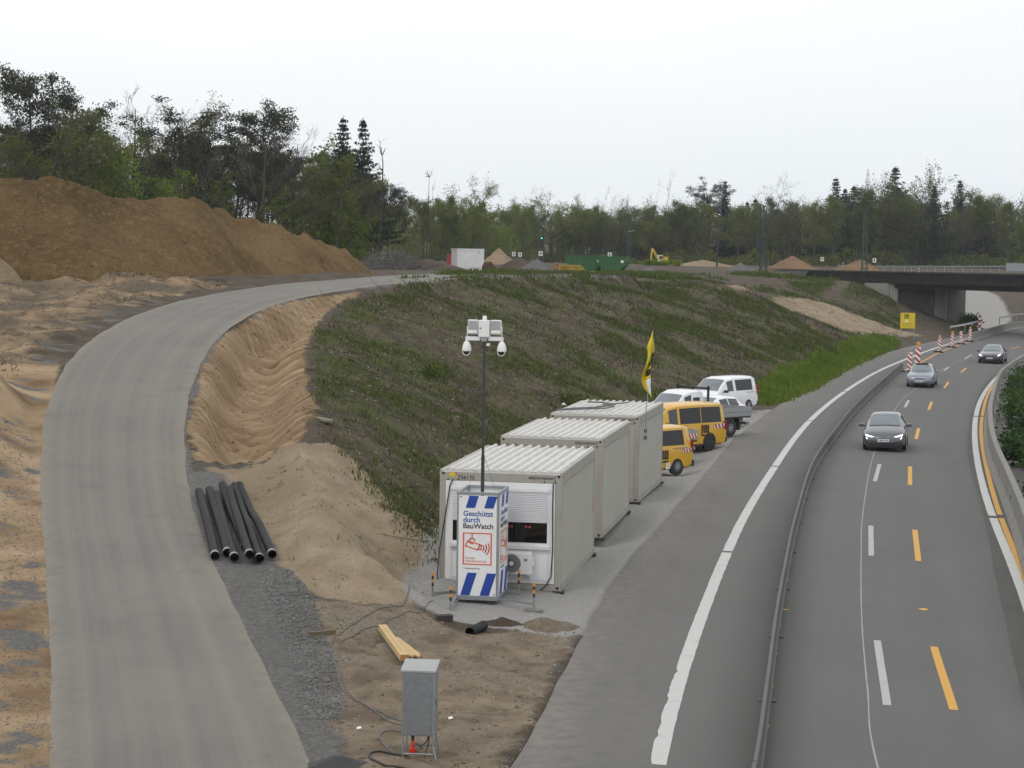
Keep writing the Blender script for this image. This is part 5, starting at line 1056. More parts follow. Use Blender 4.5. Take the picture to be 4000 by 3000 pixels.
# ------------------------------------------------------------------ drain pipes
near = [(-6.45,41.75,1.10),(-6.24,42.05,1.10),(-6.02,41.60,1.06),(-5.93,42.75,1.15),(-5.66,41.60,1.06),(-5.46,41.75,1.08),(-5.25,42.2,1.10)]
far = [(-7.72,47.3,1.84),(-7.49,47.55,1.86),(-7.27,47.2,1.80),(-7.25,48.1,1.92),(-7.02,47.6,1.86),(-6.98,48.2,1.92),(-6.86,48.3,1.95)]
labs = ['leftmost black drain pipe of the bundle beside the haul road', 'second black drain pipe from the left in the bundle', 'third black drain pipe from the left in the bundle', 'black drain pipe lying set back in the middle of the bundle', 'third black drain pipe from the right in the bundle', 'second black drain pipe from the right in the bundle', 'rightmost black drain pipe lying towards the pale sand spur']
lift = [0, 0, .0, 0, .16, 0, .0]
for k in range(7):
    a = Vector(near[k]); c = Vector(far[k]); up = [0, .0, .02, .02, .13, .02, .03][k]
    n = 9; pts = []
    for i in range(n):
        t = i / (n - 1); q = a.lerp(c, t); x, y = q.x + .015 * math.sin(t * 3 + k), q.y; pts.append((x, y, g1(x, y) * .6 + q.z * .4 + .10 + up * (1 - .5 * t) + .012 * math.sin(t * 4 + k)))
    P = np.array(pts); r_ = empty('drain_pipe', tuple(P[0]), 0, labs[k], 'pipe', 'bundle of black drain pipes'); P = P - P[0]
    # hollow pipe: outer and inner skin joined at the ends
    mb = MB(); dirs = [Vector(P[min(i + 1, n - 1)]) - Vector(P[max(i - 1, 0)]) for i in range(n)]
    def ring(i, rr):
        d = dirs[i].normalized(); u = d.cross(Vector((0, 0, 1))).normalized(); v_ = u.cross(d); return [tuple(Vector(P[i]) + (u * math.cos(t) + v_ * math.sin(t)) * rr) for t in np.linspace(0, 2 * math.pi, 15)[:-1]]
    V = []; 
    for i in range(n): V += ring(i, .098)
    for i in range(n): V += ring(i, .085)
    F = [(i * 14 + j, i * 14 + (j + 1) % 14, (i + 1) * 14 + (j + 1) % 14, (i + 1) * 14 + j) for i in range(n - 1) for j in range(14)]
    F += [(n * 14 + i * 14 + j, n * 14 + (i + 1) * 14 + j, n * 14 + (i + 1) * 14 + (j + 1) % 14, n * 14 + i * 14 + (j + 1) % 14) for i in range(n - 1) for j in range(14)]
    F += [(j, n * 14 + j, n * 14 + (j + 1) % 14, (j + 1) % 14) for j in range(14)] + [((n - 1) * 14 + j, (n - 1) * 14 + (j + 1) % 14, (2 * n - 1) * 14 + (j + 1) % 14, (2 * n - 1) * 14 + j) for j in range(14)]
    mb.add(V, F); mb.build('pipe_wall', M['pipe'], r_, smooth=40)
    d = dirs[0].normalized(); b0 = Vector(P[0]) + d * .03; b1 = Vector(P[0]) + d * .14
    MB().tube([tuple(b0), tuple(b1)], .1, 14, cap=False).build('end_band', mat('pipe_band', (.30, .30, .30), .6) if k == 0 else bpy.data.materials['pipe_band'], r_, smooth=40)
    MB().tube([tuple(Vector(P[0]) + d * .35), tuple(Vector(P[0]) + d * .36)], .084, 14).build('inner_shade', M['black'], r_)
sp_ = empty('pipe_offcut', (-.79, 38.9, .11), 0, 'short piece of black pipe lying at the yard edge', 'pipe')
def hollow(a, c, r0, r1, m_, parent, nm):
    a = Vector(a); c = Vector(c); d = (c - a).normalized(); u = d.cross(Vector((0, 0, 1))).normalized(); v_ = u.cross(d); V = []; k = 18
    for (o_, rr) in ((a, r0), (c, r0), (c, r1), (a, r1)): V += [tuple(o_ + (u * math.cos(t) + v_ * math.sin(t)) * rr) for t in np.linspace(0, 2 * math.pi, k + 1)[:-1]]
    F = [(s * k + j, s * k + (j + 1) % k, ((s + 1) % 4) * k + (j + 1) % k, ((s + 1) % 4) * k + j) for s in range(4) for j in range(k)]
    mb = MB(); mb.add(V, F); return mb.build(nm, m_, parent, smooth=40)
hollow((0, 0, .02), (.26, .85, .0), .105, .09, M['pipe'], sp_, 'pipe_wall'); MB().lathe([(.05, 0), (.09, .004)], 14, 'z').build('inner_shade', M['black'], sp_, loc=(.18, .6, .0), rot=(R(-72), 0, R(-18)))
# ------------------------------------------------------------------ timber
tb = empty('timber_beam', (-2.23, 36.7, g1(-2.23, 36.7) + .12), math.atan2(-2.87, .60), 'pale sawn timber beam lying across boards on the dirt', 'timber')
MB().box(-1.48, 1.48, -.08, .08, 0, .12).build('beam', M['wood'], tb, bevel=.006); MB().box(1.477, 1.484, -.075, .075, .005, .115).build('end_grain', M['wood_end'], tb); MB().box(-1.3, 1.3, -.012, -.004, .117, .1215).build('drying_crack', M['wood_end'], tb)
b1_ = empty('timber_board', (-2.03, 36.75, g1(-2.03, 36.75) + .06), math.atan2(-2.3, .75), 'broken pale board with splintered end beside the beam', 'timber')
MB().prism([(-.9, -.14), (.75, -.14), (.95, -.05), (.78, .0), (1.0, .06), (.7, .14), (-.9, .14), (-1.0, .03)], 0, .035, axis='z').build('board', M['wood'], b1_)
b2_ = empty('timber_board', (-2.42, 37.1, g1(-2.42, 37.1) + .03), math.atan2(-2.4, .55), 'dark weathered board lying under the left side of the beam', 'timber')
MB().box(-.75, .75, -.13, .13, 0, .05).build('board', M['wood_grey'], b2_, bevel=.006)
def slab_bit(x, y, l, wd, rz, label, m='wood_grey', h=.05):
    o = empty('wood_scrap', (x, y, g1(x, y) + .01), rz, label, 'wood'); rr = random.Random(int(x * 100)); 
    MB().prism([(-l / 2, -wd / 2), (l * .3, -wd / 2), (l / 2, -wd * .2), (l * .4, wd / 2), (-l * .45, wd * .4)], 0, h, axis='z').build('scrap', M[m], o)
slab_bit(-3.62, 36.9, .55, .14, .5, 'brown root piece lying where gravel strip meets the dirt', 'clod', .09)
slab_bit(-5.55, 56.6, 1.3, .2, -1.1, 'dark plank lying on the right rim of the scored sand cut', 'wood_grey', .08)
slab_bit(-1.35, 40.0, .35, .22, .3, 'dark stump lump at the front edge of the yard', 'bark', .12)
for (x, y, lab, m_) in ((-2.42, 30.9, 'white scrap of paper on the gravel left of the cabinet', 'print_white'), (-.95, 31.6, 'white scrap of paper on the dirt right of the cabinet', 'print_white'), (2.2, 83.5, 'crumpled white sheet on the lower grass slope behind the mast', 'print_white')):
    o = empty('litter', (x, y, g1(x, y) + .02), .6, lab, 'litter'); sc_f = .6 if y < 60 else 2.2; MB().prism([(-.07 * sc_f, -.03 * sc_f), (.06 * sc_f, -.05 * sc_f), (.08 * sc_f, .04 * sc_f), (-.04 * sc_f, .05 * sc_f)], 0, .012, axis='z').build('scrap', M[m_], o, rot=(R(20), R(-10), 0))
# wet asphalt lump at the bottom edge
heap('asphalt_lump', 'heap of dark wet lumps at the bottom edge beside the haul road', -2.62, 28.95, .55, .35, .16, mat('wet_lump', (.03, .03, .03), .6, 0, .3, 5, .4), 21, rough=.6, n=30)
# ------------------------------------------------------------------ vehicles (front towards +x)
def sec(x, zb, w, belt, hr, zr, cr=.02):
    e = .055 if zr - belt > .25 else .02
    return [(x, 0, zb), (x, w * .86, zb), (x, w * .99, zb + .10), (x, w, zb + (belt - zb) * .55), (x, w * .965, belt), (x, hr, zr - e), (x, hr * .84, zr), (x, 0, zr + cr)]
class Veh:
    def __init__(s, name, label, cat, loc, head, group=None, roll=0.):
        s.r = empty(name, loc, 0, label, cat, group); s.r.rotation_euler = (roll, 0, head)
    def body(s, st, m, name='body'):
        s.st = [sec(*a) for a in st]; K = 8; V = []
        for h in s.st: V += h + [(x, -y, z) for x, y, z in h[-2:0:-1]]
        n = 14; k = len(s.st); F = [(i * n + j, i * n + (j + 1) % n, (i + 1) * n + (j + 1) % n, (i + 1) * n + j) for i in range(k - 1) for j in range(n)]
        F += [tuple(range(n)), tuple(range((k - 1) * n + n - 1, (k - 1) * n - 1, -1))]
        mb = MB(); mb.add(V, F); s.b = mb.build(name, m, s.r, smooth=38); return s.b
    def pt(s, i, j, side=1):
        x, y, z = s.st[i][j]; return Vector((x, y * side, z))
    def panel(s, q, m, name, off=.008, th=.012, ins=(0, 0, 0, 0), parent=None):
        """q: 4 corners (low-front, low-rear, high-rear, high-front); ins: low, rear, high, front insets"""
        A, B, C_, D = [Vector(p) for p in q]; lo, re, hi, fr = ins
        P = lambda u, v: (A.lerp(B, u)).lerp(D.lerp(C_, u), v)
        c = [P(fr, lo), P(1 - re, lo), P(1 - re, 1 - hi), P(fr, 1 - hi)]
        nn = (c[1] - c[0]).cross(c[3] - c[0]).normalized(); ce = sum(c, Vector()) / 4
        if nn.dot(ce - Vector((ce.x * .6, 0, .7))) < 0: nn = -nn
        V = [p + nn * off for p in c] + [p + nn * (off - th) for p in c]
        mb = MB(); mb.add(V, [(0, 1, 2, 3), (7, 6, 5, 4), (0, 4, 5, 1), (1, 5, 6, 2), (2, 6, 7, 3), (3, 7, 4, 0)]); return mb.build(name, m, parent or s.r)
    def side(s, i0, i1, m, name='side_window', ins=(.08, .05, .10, .05), both=True, off=.006):
        for sd_ in ((1, -1) if both else (1,)): s.panel([s.pt(i0, 4, sd_), s.pt(i1, 4, sd_), s.pt(i1, 5, sd_), s.pt(i0, 5, sd_)], m, name, off, .012, ins)
    def screen(s, i0, i1, m, name, ins=.06):
        # curved pane over the three top strips
        mb = MB(); n0 = []; 
        lo = [s.pt(i0, 5, 1), s.pt(i0, 6, 1), s.pt(i0, 7), s.pt(i0, 6, -1), s.pt(i0, 5, -1)]; hi = [s.pt(i1, 5, 1), s.pt(i1, 6, 1), s.pt(i1, 7), s.pt(i1, 6, -1), s.pt(i1, 5, -1)]
        nn = (lo[4] - lo[0]).cross(hi[2] - lo[2]).normalized()
        if nn.z < 0: nn = -nn
        V = []
        for t in (.06, .5, .95):
            row = [a.lerp(b, t) for a, b in zip(lo, hi)]; c = row[2]
            for k, p in enumerate(row):
                q = p.copy(); q.y *= (1 - ins if k in (0, 4) else 1); V.append(q + nn * .012)
        m2 = [v - nn * .02 for v in V]; F = [(r * 5 + k, r * 5 + k + 1, (r + 1) * 5 + k + 1, (r + 1) * 5 + k) for r in range(2) for k in range(4)]
        mb.add(V + m2, F + [tuple(15 + i for i in f[::-1]) for f in F] + [(i, i + 1, 16 + i, 15 + i) for i in range(4)] + [(10 + i, 25 + i, 26 + i, 11 + i) for i in range(4)]); return mb.build(name, m, s.r, smooth=50)
    def wheel(s, x, y, rr, wd=.2, rim='rim', spokes=9):
        sg = 1 if y > 0 else -1
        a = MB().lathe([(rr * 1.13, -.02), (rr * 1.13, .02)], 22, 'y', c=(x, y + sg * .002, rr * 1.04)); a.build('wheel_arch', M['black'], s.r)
        yc = y - sg * (wd / 2 - .035)
        w_ = MB().lathe([(rr * .62, -wd / 2), (rr * .93, -wd / 2), (rr, -wd / 2 + .03), (rr, wd / 2 - .03), (rr * .93, wd / 2), (rr * .62, wd / 2)], 24, 'y', c=(x, yc, rr)).build('wheel', M['rubber'], s.r, smooth=35)
        yo = yc + sg * (wd / 2 + .002)
        ri = MB(); ri.lathe([(rr * .60, -.012), (rr * .60, .004)], 20, 'y', c=(x, yo, rr)); ri.build('rim_recess', M['dark_steel'], w_)
        ri = MB()
        for k in range(spokes):
            t = k * 2 * math.pi / spokes + .3; d = Vector((math.cos(t), 0, math.sin(t))); pv = Vector((-d.z, 0, d.x)) * rr * .05; c = Vector((x, yo + sg * .006, rr))
            q = [c - pv * 1.4, c + pv * 1.4, c + d * rr * .6 + pv, c + d * rr * .6 - pv]; V = [tuple(p) for p in q] + [tuple(p + Vector((0, sg * .012, 0))) for p in q]
            ri.add(V, [(0, 1, 2, 3), (7, 6, 5, 4), (0, 4, 5, 1), (1, 5, 6, 2), (2, 6, 7, 3), (3, 7, 4, 0)])
        ri.lathe([(rr * .14, -.004), (rr * .14, .02)], 12, 'y', c=(x, yo + sg * .004, rr)); ri.build('rim', M[rim], w_)
    def wheels(s, xf, xr, w, rr, **k):
        for x in (xf, xr):
            for y in (w, -w): s.wheel(x, y, rr, **k)
    def mirror(s, x, y, z, m):
        for sg in (1, -1):
            o = MB().box(x - .06, x + .10, sg * y - .03 if sg > 0 else sg * y - .19, sg * y + .19 if sg > 0 else sg * y + .03, z - .07, z + .07).build('wing_mirror', m, s.r, bevel=.035)
            a, c = sorted((sg * (y - .12), sg * y)); MB().box(x - .01, x + .04, a, c, z - .05, z - .01).build('mirror_arm', M['black'], s.r)
    def box(s, name, m, *a, bevel=0, parent=None): return MB().box(*a).build(name, m, parent or s.r, bevel=bevel)
def plate_eu(v, x, z, face=1):
    p = v.box('number_plate', M['print_white'], *sorted((x, x + .012 * face)), -.26, .26, z - .055, z + .055)
    xx = sorted((x + .012 * face, x + .015 * face)); v.box('plate_strip', M['blue'], *xx, .215, .258, z - .052, z + .052, parent=p)
    for k, yy in enumerate((.16, .115, .045, .005, -.06, -.10, -.14, -.19)): v.box('plate_mark', M['print_black'], *xx, yy - .014, yy + .014, z - .03, z + .03, parent=p)
# --- grey hatchback coming towards the camera
def road_head(y):                                     # direction of travel towards the camera along the lane
    x0, x1 = xs_of(CR, y - 3), xs_of(CR, y + 3); return math.atan2(-6, -(x1 - x0))
def on_road(x, y): return (x, y, float(zm(x, y)) + .012)
ro = -math.atan(.025)
v = Veh('hatchback_car', 'dark grey hatchback with lit headlights nearest on the motorway', 'car', on_road(16.15, 82.5), road_head(82.5), 'cars driving towards the camera', -ro)
v.body([(2.14,.30,.62,.52,.46,.58),(2.04,.20,.78,.62,.62,.70),(1.78,.18,.86,.72,.70,.82),(1.15,.18,.895,.84,.74,.94),(.88,.18,.895,.88,.70,.98),(.10,.18,.895,.92,.60,1.41),(-.6,.18,.895,.93,.60,1.47),(-1.5,.18,.89,.95,.57,1.41),(-1.95,.22,.86,.98,.56,1.04),(-2.14,.30,.78,.82,.5,.9)], M['grey_car'])
v.screen(4, 5, M['windscreen'], 'windscreen'); v.side(5, 6, M['glass']); v.side(6, 7, M['glass']); v.screen(8, 7, M['glass'], 'rear_window')
v.wheels(1.32, -1.30, .86, .315); v.mirror(.55, .93, 1.0, M['grey_car'])
v.box('grille', M['black'], 2.06, 2.155, -.66, .66, .24, .40, bevel=.02); v.box('lower_lip', M['black'], 2.0, 2.13, -.74, .74, .17, .235, bevel=.01); v.box('upper_grille', M['black'], 2.09, 2.12, -.50, .50, .585, .615)
for sg in (1, -1):
    q = MB(); q.prism([(sg * .40, .585), (sg * .76, .665), (sg * .77, .72), (sg * .40, .625)], 1.93, 2.105, axis='x'); h_ = q.build('headlight', M['headlight'], v.r)
    q = MB(); q.prism([(sg * .55, .56), (sg * .58, .525), (sg * .72, .54), (sg * .75, .60), (sg * .72, .60), (sg * .70, .565), (sg * .60, .555), (sg * .58, .575)], 1.95, 2.10, axis='x'); q.build('daytime_lamp', M['headlight'], v.r)
e = MB(); e.tube([(2.125, .062 * math.cos(t), .60 + .062 * math.sin(t)) for t in np.linspace(0, 2 * math.pi, 17)], .008, 4); e.build('emblem_ring', M['rim'], v.r)
e = MB()
for a, c in (((-.03, .05), (-.008, .0)), ((.03, .05), (.008, 0)), ((-.048, .02), (-.022, -.045)), ((-.022, -.045), (0, -.005)), ((0, -.005), (.022, -.045)), ((.022, -.045), (.048, .02))): e.tube([(2.125, a[0], .60 + a[1]), (2.125, c[0], .60 + c[1])], .006, 4)
e.build('emblem', M['rim'], v.r); plate_eu(v, 2.135, .47)
v.box('wiper', M['black'], .80, .84, -.5, .5, 1.005, 1.02)
# --- silver blue saloon
v = Veh('saloon_car', 'silver blue saloon with open sunroof behind the dark grey hatchback', 'car', on_road(26.8, 125.3), road_head(125.3), 'cars driving towards the camera', -ro)
v.body([(2.28,.30,.60,.52,.46,.60),(2.18,.20,.78,.64,.60,.72),(1.85,.18,.85,.74,.68,.82),(1.05,.18,.865,.85,.72,.93),(.80,.18,.865,.88,.68,.96),(.10,.18,.865,.90,.58,1.36),(-.55,.18,.865,.91,.58,1.42),(-1.2,.18,.865,.93,.55,1.36),(-1.75,.2,.85,.95,.60,1.00),(-2.2,.25,.80,.88,.60,.96),(-2.28,.32,.74,.80,.5,.86)], M['silver_car'])
v.screen(4, 5, M['windscreen'], 'windscreen'); v.side(5, 6, M['glass']); v.side(6, 7, M['glass']); v.screen(8, 7, M['glass'], 'rear_window')
v.wheels(1.40, -1.32, .83, .31); v.mirror(.5, .90, .98, M['silver_car'])
v.box('grille', M['rim'], 2.18, 2.275, -.34, .34, .52, .66, bevel=.02)
for k in range(3): v.box('grille_bar', M['black'], 2.27, 2.282, -.32, .32, .535 + k * .042, .555 + k * .042)
v.box('lower_grille', M['black'], 2.2, 2.29, -.5, .5, .22, .34, bevel=.02); plate_eu(v, 2.29, .42)
M['lamp_clear'] = mat('clear_headlamp', (.42, .44, .46), .15, .3, .1, 10)
for sg in (1, -1):
    for yy, rr in ((.47, .085), (.66, .10)): MB().lathe([(rr, -.10), (rr, .03), (rr * .7, .06)], 16, 'x', c=(2.13 - (yy - .47) * .35, sg * yy, .635)).build('headlight', M['lamp_clear'], v.r, smooth=40)
v.box('sunroof', M['glass_dark'], -.45, .0, -.38, .38, 1.40, 1.442); v.box('sunroof_deflector', M['black'], .0, .06, -.42, .42, 1.39, 1.475)
# --- black fastback
v = Veh('fastback_car', 'black low fastback with lit headlights farthest up the motorway', 'car', on_road(39.7, 158.6), road_head(158.6), 'cars driving towards the camera', -ro)
v.body([(2.45,.30,.68,.50,.50,.58),(2.34,.20,.86,.60,.66,.68),(1.95,.18,.95,.72,.74,.80),(1.2,.18,.98,.84,.78,.92),(.95,.18,.98,.87,.74,.95),(.05,.18,.98,.90,.62,1.38),(-.5,.18,.98,.92,.62,1.44),(-1.3,.18,.97,.95,.58,1.36),(-2.1,.22,.93,.98,.60,1.06),(-2.45,.32,.84,.85,.55,.92)], M['black_car'])
v.screen(4, 5, M['windscreen'], 'windscreen'); v.side(5, 6, M['glass']); v.side(6, 7, M['glass']); v.screen(8, 7, M['glass'], 'rear_window')
v.wheels(1.50, -1.46, .94, .345); v.mirror(.6, 1.02, .98, M['black_car'])
for sg in (1, -1):
    q = MB(); q.prism([(sg * .46, .585), (sg * .60, .60), (sg * .78, .66), (sg * .86, .74), (sg * .80, .76), (sg * .70, .70), (sg * .56, .65), (sg * .45, .63)], 2.12, 2.36, axis='x'); q.build('headlight', M['headlight'], v.r)
v.box('lower_grille', M['black'], 2.36, 2.46, -.6, .6, .22, .36, bevel=.02); plate_eu(v, 2.46, .45); v.box('emblem', M['rim'], 2.42, 2.45, -.03, .03, .56, .62)
# --- parked site vehicles
HD = math.atan2(-.66, -.75)
def warn_stripes(v, y, x0, z0, w=.62, h=.17):
    o = v.box('warning_strip', M['print_white'], x0, x0 + w, y - .004, y + .006, z0, z0 + h); n = 3
    for k in range(n):
        a = x0 + k * w / n; q = MB(); q.prism([(a, z0), (a + w / n * .55, z0), (min(x0 + w, a + w / n * 1.0), z0 + h), (a + w / n * .45, z0 + h)], y + .004, y + .009); q.build('red_stripe', M['red_reflect'], o)
def side_logo(v, y, x, z, h, m, kind='logo'):
    e_ = empty('side_emblem', (0, 0, 0)); e_.parent = v.r; e_.rotation_euler = (0, 0, math.pi); e_.location = (0, 0, 0)
    (logo if kind == 'logo' else comb)(e_, -x - h * .95, z, h, -y, M[m], .008)
def van(name, label, cx, cy, head, paint, big, loc=None):
    v = Veh(name, label, 'van', (cx, cy, g1(cx, cy) + .0), head, 'site vehicles parked behind the containers'); p = M[paint]
    if big:
        v.body([(2.45,.32,.78,.62,.62,.72),(2.34,.22,.90,.80,.74,.95),(1.85,.2,.95,1.06,.82,1.20),(1.72,.2,.95,1.10,.82,1.25),(.98,.2,.95,1.12,.78,1.86),(.45,.2,.95,1.12,.79,1.95),(-.95,.2,.95,1.12,.79,1.97),(-2.2,.2,.95,1.12,.78,1.95),(-2.38,.25,.94,1.1,.74,1.86),(-2.45,.32,.92,1.0,.70,1.6)], p)
        v.screen(3, 4, M['windscreen'], 'windscreen'); v.side(4, 5, M['glass'], ins=(.06, .06, .10, .0)); v.side(5, 6, M['glass_dark'], ins=(.06, .03, .12, .08)); v.side(6, 7, M['glass_dark'], ins=(.06, .05, .12, .0))
        v.wheels(1.55, -1.40, .93, .345, wd=.24, rim='dark_steel'); v.mirror(1.25, 1.02, 1.22, M['black']); bump = -2.47; zt = 1.97
        for sg in (1, -1): v.box('tail_lamp', M['tail_red'], -2.44, -2.30, sg * .915 - .035, sg * .915 + .035, .85, 1.2)
        v.box('bumper', M['black'], -2.52, -2.30, -.93, .93, .30, .52, bevel=.03); v.box('sill_trim', M['black'], -1.0, 1.1, -.955, .955, .20, .30)
        warn_stripes(v, .955, -2.28, .93); side_logo(v, .952, -1.35, .62, .48, 'print_black')
    else:
        v.body([(2.2,.32,.70,.60,.58,.70),(2.08,.22,.84,.74,.70,.86),(1.4,.2,.90,.96,.78,1.06),(1.22,.2,.90,1.0,.76,1.10),(.45,.2,.90,1.05,.70,1.70),(-.1,.2,.90,1.06,.71,1.78),(-1.85,.2,.90,1.06,.71,1.79),(-2.1,.24,.89,1.05,.68,1.72),(-2.2,.32,.87,.98,.64,1.5)], p)
        v.screen(3, 4, M['windscreen'], 'windscreen'); v.side(4, 5, M['glass'], ins=(.06, .08, .12, .0)); v.side(5, 6, M['glass_dark'], ins=(.06, .06, .12, .10))
        v.wheels(1.36, -1.34, .87, .315, wd=.2); v.mirror(.85, .97, 1.12, M['black'])
        v.box('bumper', M['black'], -2.28, -2.05, -.88, .88, .28, .52, bevel=.03)
        for sg in (1, -1): v.box('tail_lamp', M['tail_red'], -2.19, -2.10, sg * .865 - .03, sg * .865 + .03, .85, 1.3)
        v.box('door_rail', M['galv'], -1.9, -1.15, .895, .908, .985, 1.01)
        if paint == 'yellow': warn_stripes(v, .905, -2.06, .82, .45, .15); side_logo(v, .905, -.85, .50, .46, 'print_black'); side_logo(v, .905, -.95, .25, .24, 'print_white', 'comb'); side_logo(v, .905, -.3, .55, .30, 'print_black')
    return v
def rear_at(x, y, head, xr, yl):                      # centre so that the left rear wheel stands at (x, y)
    c, s = math.cos(head), math.sin(head); return x - (xr * c - yl * s), y - (xr * s + yl * c)
a = rear_at(6.15, 70.9, HD, -1.34, .87); van('delivery_van', 'small yellow van with dark rear window nearest behind the containers', *a, HD, 'yellow', False)
a = rear_at(8.31, 80.3, HD, -1.40, .93); van('minibus', 'large yellow minibus with long dark side windows', *a, HD, 'yellow', True)
a = rear_at(12.25, 99.3, HD + .12, -1.34, .87); van('delivery_van', 'white small van parked farthest from the containers', *a, HD + .12, 'white_car', False)
def truck(name, label, cx, cy, head, paint, crew, rack):
    v = Veh(name, label, 'truck', (cx, cy, g1(cx, cy)), head, 'site vehicles parked behind the containers'); p = M[paint]; k = 1 if crew else 0; rear = .15 if crew else .75
    v.body([(2.75,.40,.75,.72,.6,.85),(2.62,.32,.86,.9,.7,1.05),(2.15,.3,.92,1.12,.78,1.25),(2.0,.3,.92,1.15,.78,1.30),(1.35,.3,.92,1.18,.72,1.95),(.95,.3,.92,1.18,.74,2.08),(rear + .2,.3,.92,1.18,.74,2.10),(rear,.34,.90,1.15,.70,2.04)], p, 'cab')
    v.screen(3, 4, M['windscreen'], 'windscreen'); v.side(4, 5, M['glass'], ins=(.06, .02, .12, .0))
    if crew: v.side(5, 6, M['glass_dark'], ins=(.10, .12, .28, .18))
    v.wheels(1.85, -1.45, .92, .36, wd=.24); v.mirror(1.5, 1.05, 1.35, M['black'])
    bed = v.box('load_bed', M['dark_steel'], -2.75, rear - .12, -.98, .98, .78, .86)
    M.setdefault('alu', mat('aluminium_dropside', (.33, .34, .35), .45, .4, .06, 3))
    for sg in (1, -1): 
        d_ = v.box('dropside', M['alu'], -2.75, rear - .12, sg * .985 - .02, sg * .985 + .02, .86, 1.26); v.box('side_groove', M['dark_steel'], -2.70, rear - .2, sg * 1.004 - .003, sg * 1.004 + .003, 1.045, 1.06, parent=d_)
    v.box('tailgate', M['alu'], -2.79, -2.755, -1.0, 1.0, .86, 1.26); v.box('headboard', M['alu'], rear - .115, rear - .075, -1.0, 1.0, .86, 1.3)
    v.box('chassis', M['black'], -2.6, 1.4, -.4, .4, .48, .78); v.box('mudguard', M['black'], -2.05, -1.95, .62, .98, .25, .78); v.box('under_bar', M['galv'], -2.8, -2.62, -.85, .85, .45, .58)
    if rack:
        q = MB(); 
        for sg in (1, -1): v.box('rack_post', M['black'], rear - .16, rear - .08, sg * .93 - .04, sg * .93 + .04, .86, 2.28)
        v.box('rack_bar', M['black'], rear - .16, rear - .08, -.97, .97, 2.13, 2.22)
    else:
        warn_stripes(v, 1.006, -2.72, .93, .5, .2)
    return v
a = rear_at(7.12 - .7, 76.4 - .6, HD, -1.45, .92); truck('dropside_truck', 'yellow dropside pickup between the small van and the minibus', *a, HD, 'yellow', False, False)
a = rear_at(9.75, 85.4, HD, -1.45, .92); truck('crew_cab_truck', 'white crew cab truck with black rack and grey dropsides', *a, HD, 'white_car', True, True)
a = rear_at(11.0, 92.6, HD + .08, -1.3, .86); v = Veh('hatchback_car', 'white hatchback half hidden between crew cab truck and white van', 'car', (*a, g1(*a)), HD + .08, 'site vehicles parked behind the containers')
v.body([(2.05,.30,.62,.55,.46,.62),(1.95,.20,.78,.66,.62,.74),(1.7,.18,.86,.76,.70,.86),(1.1,.18,.87,.88,.74,.98),(.85,.18,.87,.90,.70,1.02),(.05,.18,.87,.94,.60,1.42),(-.6,.18,.87,.96,.60,1.47),(-1.4,.18,.87,1.0,.56,1.40),(-1.85,.22,.84,1.02,.56,1.08),(-2.05,.30,.78,.85,.5,.92)], M['white_car'])
v.screen(4, 5, M['windscreen'], 'windscreen'); v.side(5, 6, M['glass']); v.side(6, 7, M['glass']); v.screen(8, 7, M['glass'], 'rear_window'); v.wheels(1.25, -1.25, .84, .31)
for sg in (1, -1): v.box('tail_lamp', M['tail_red'], -2.0, -1.85, sg * .74 - .06, sg * .74 + .06, .85, 1.0)
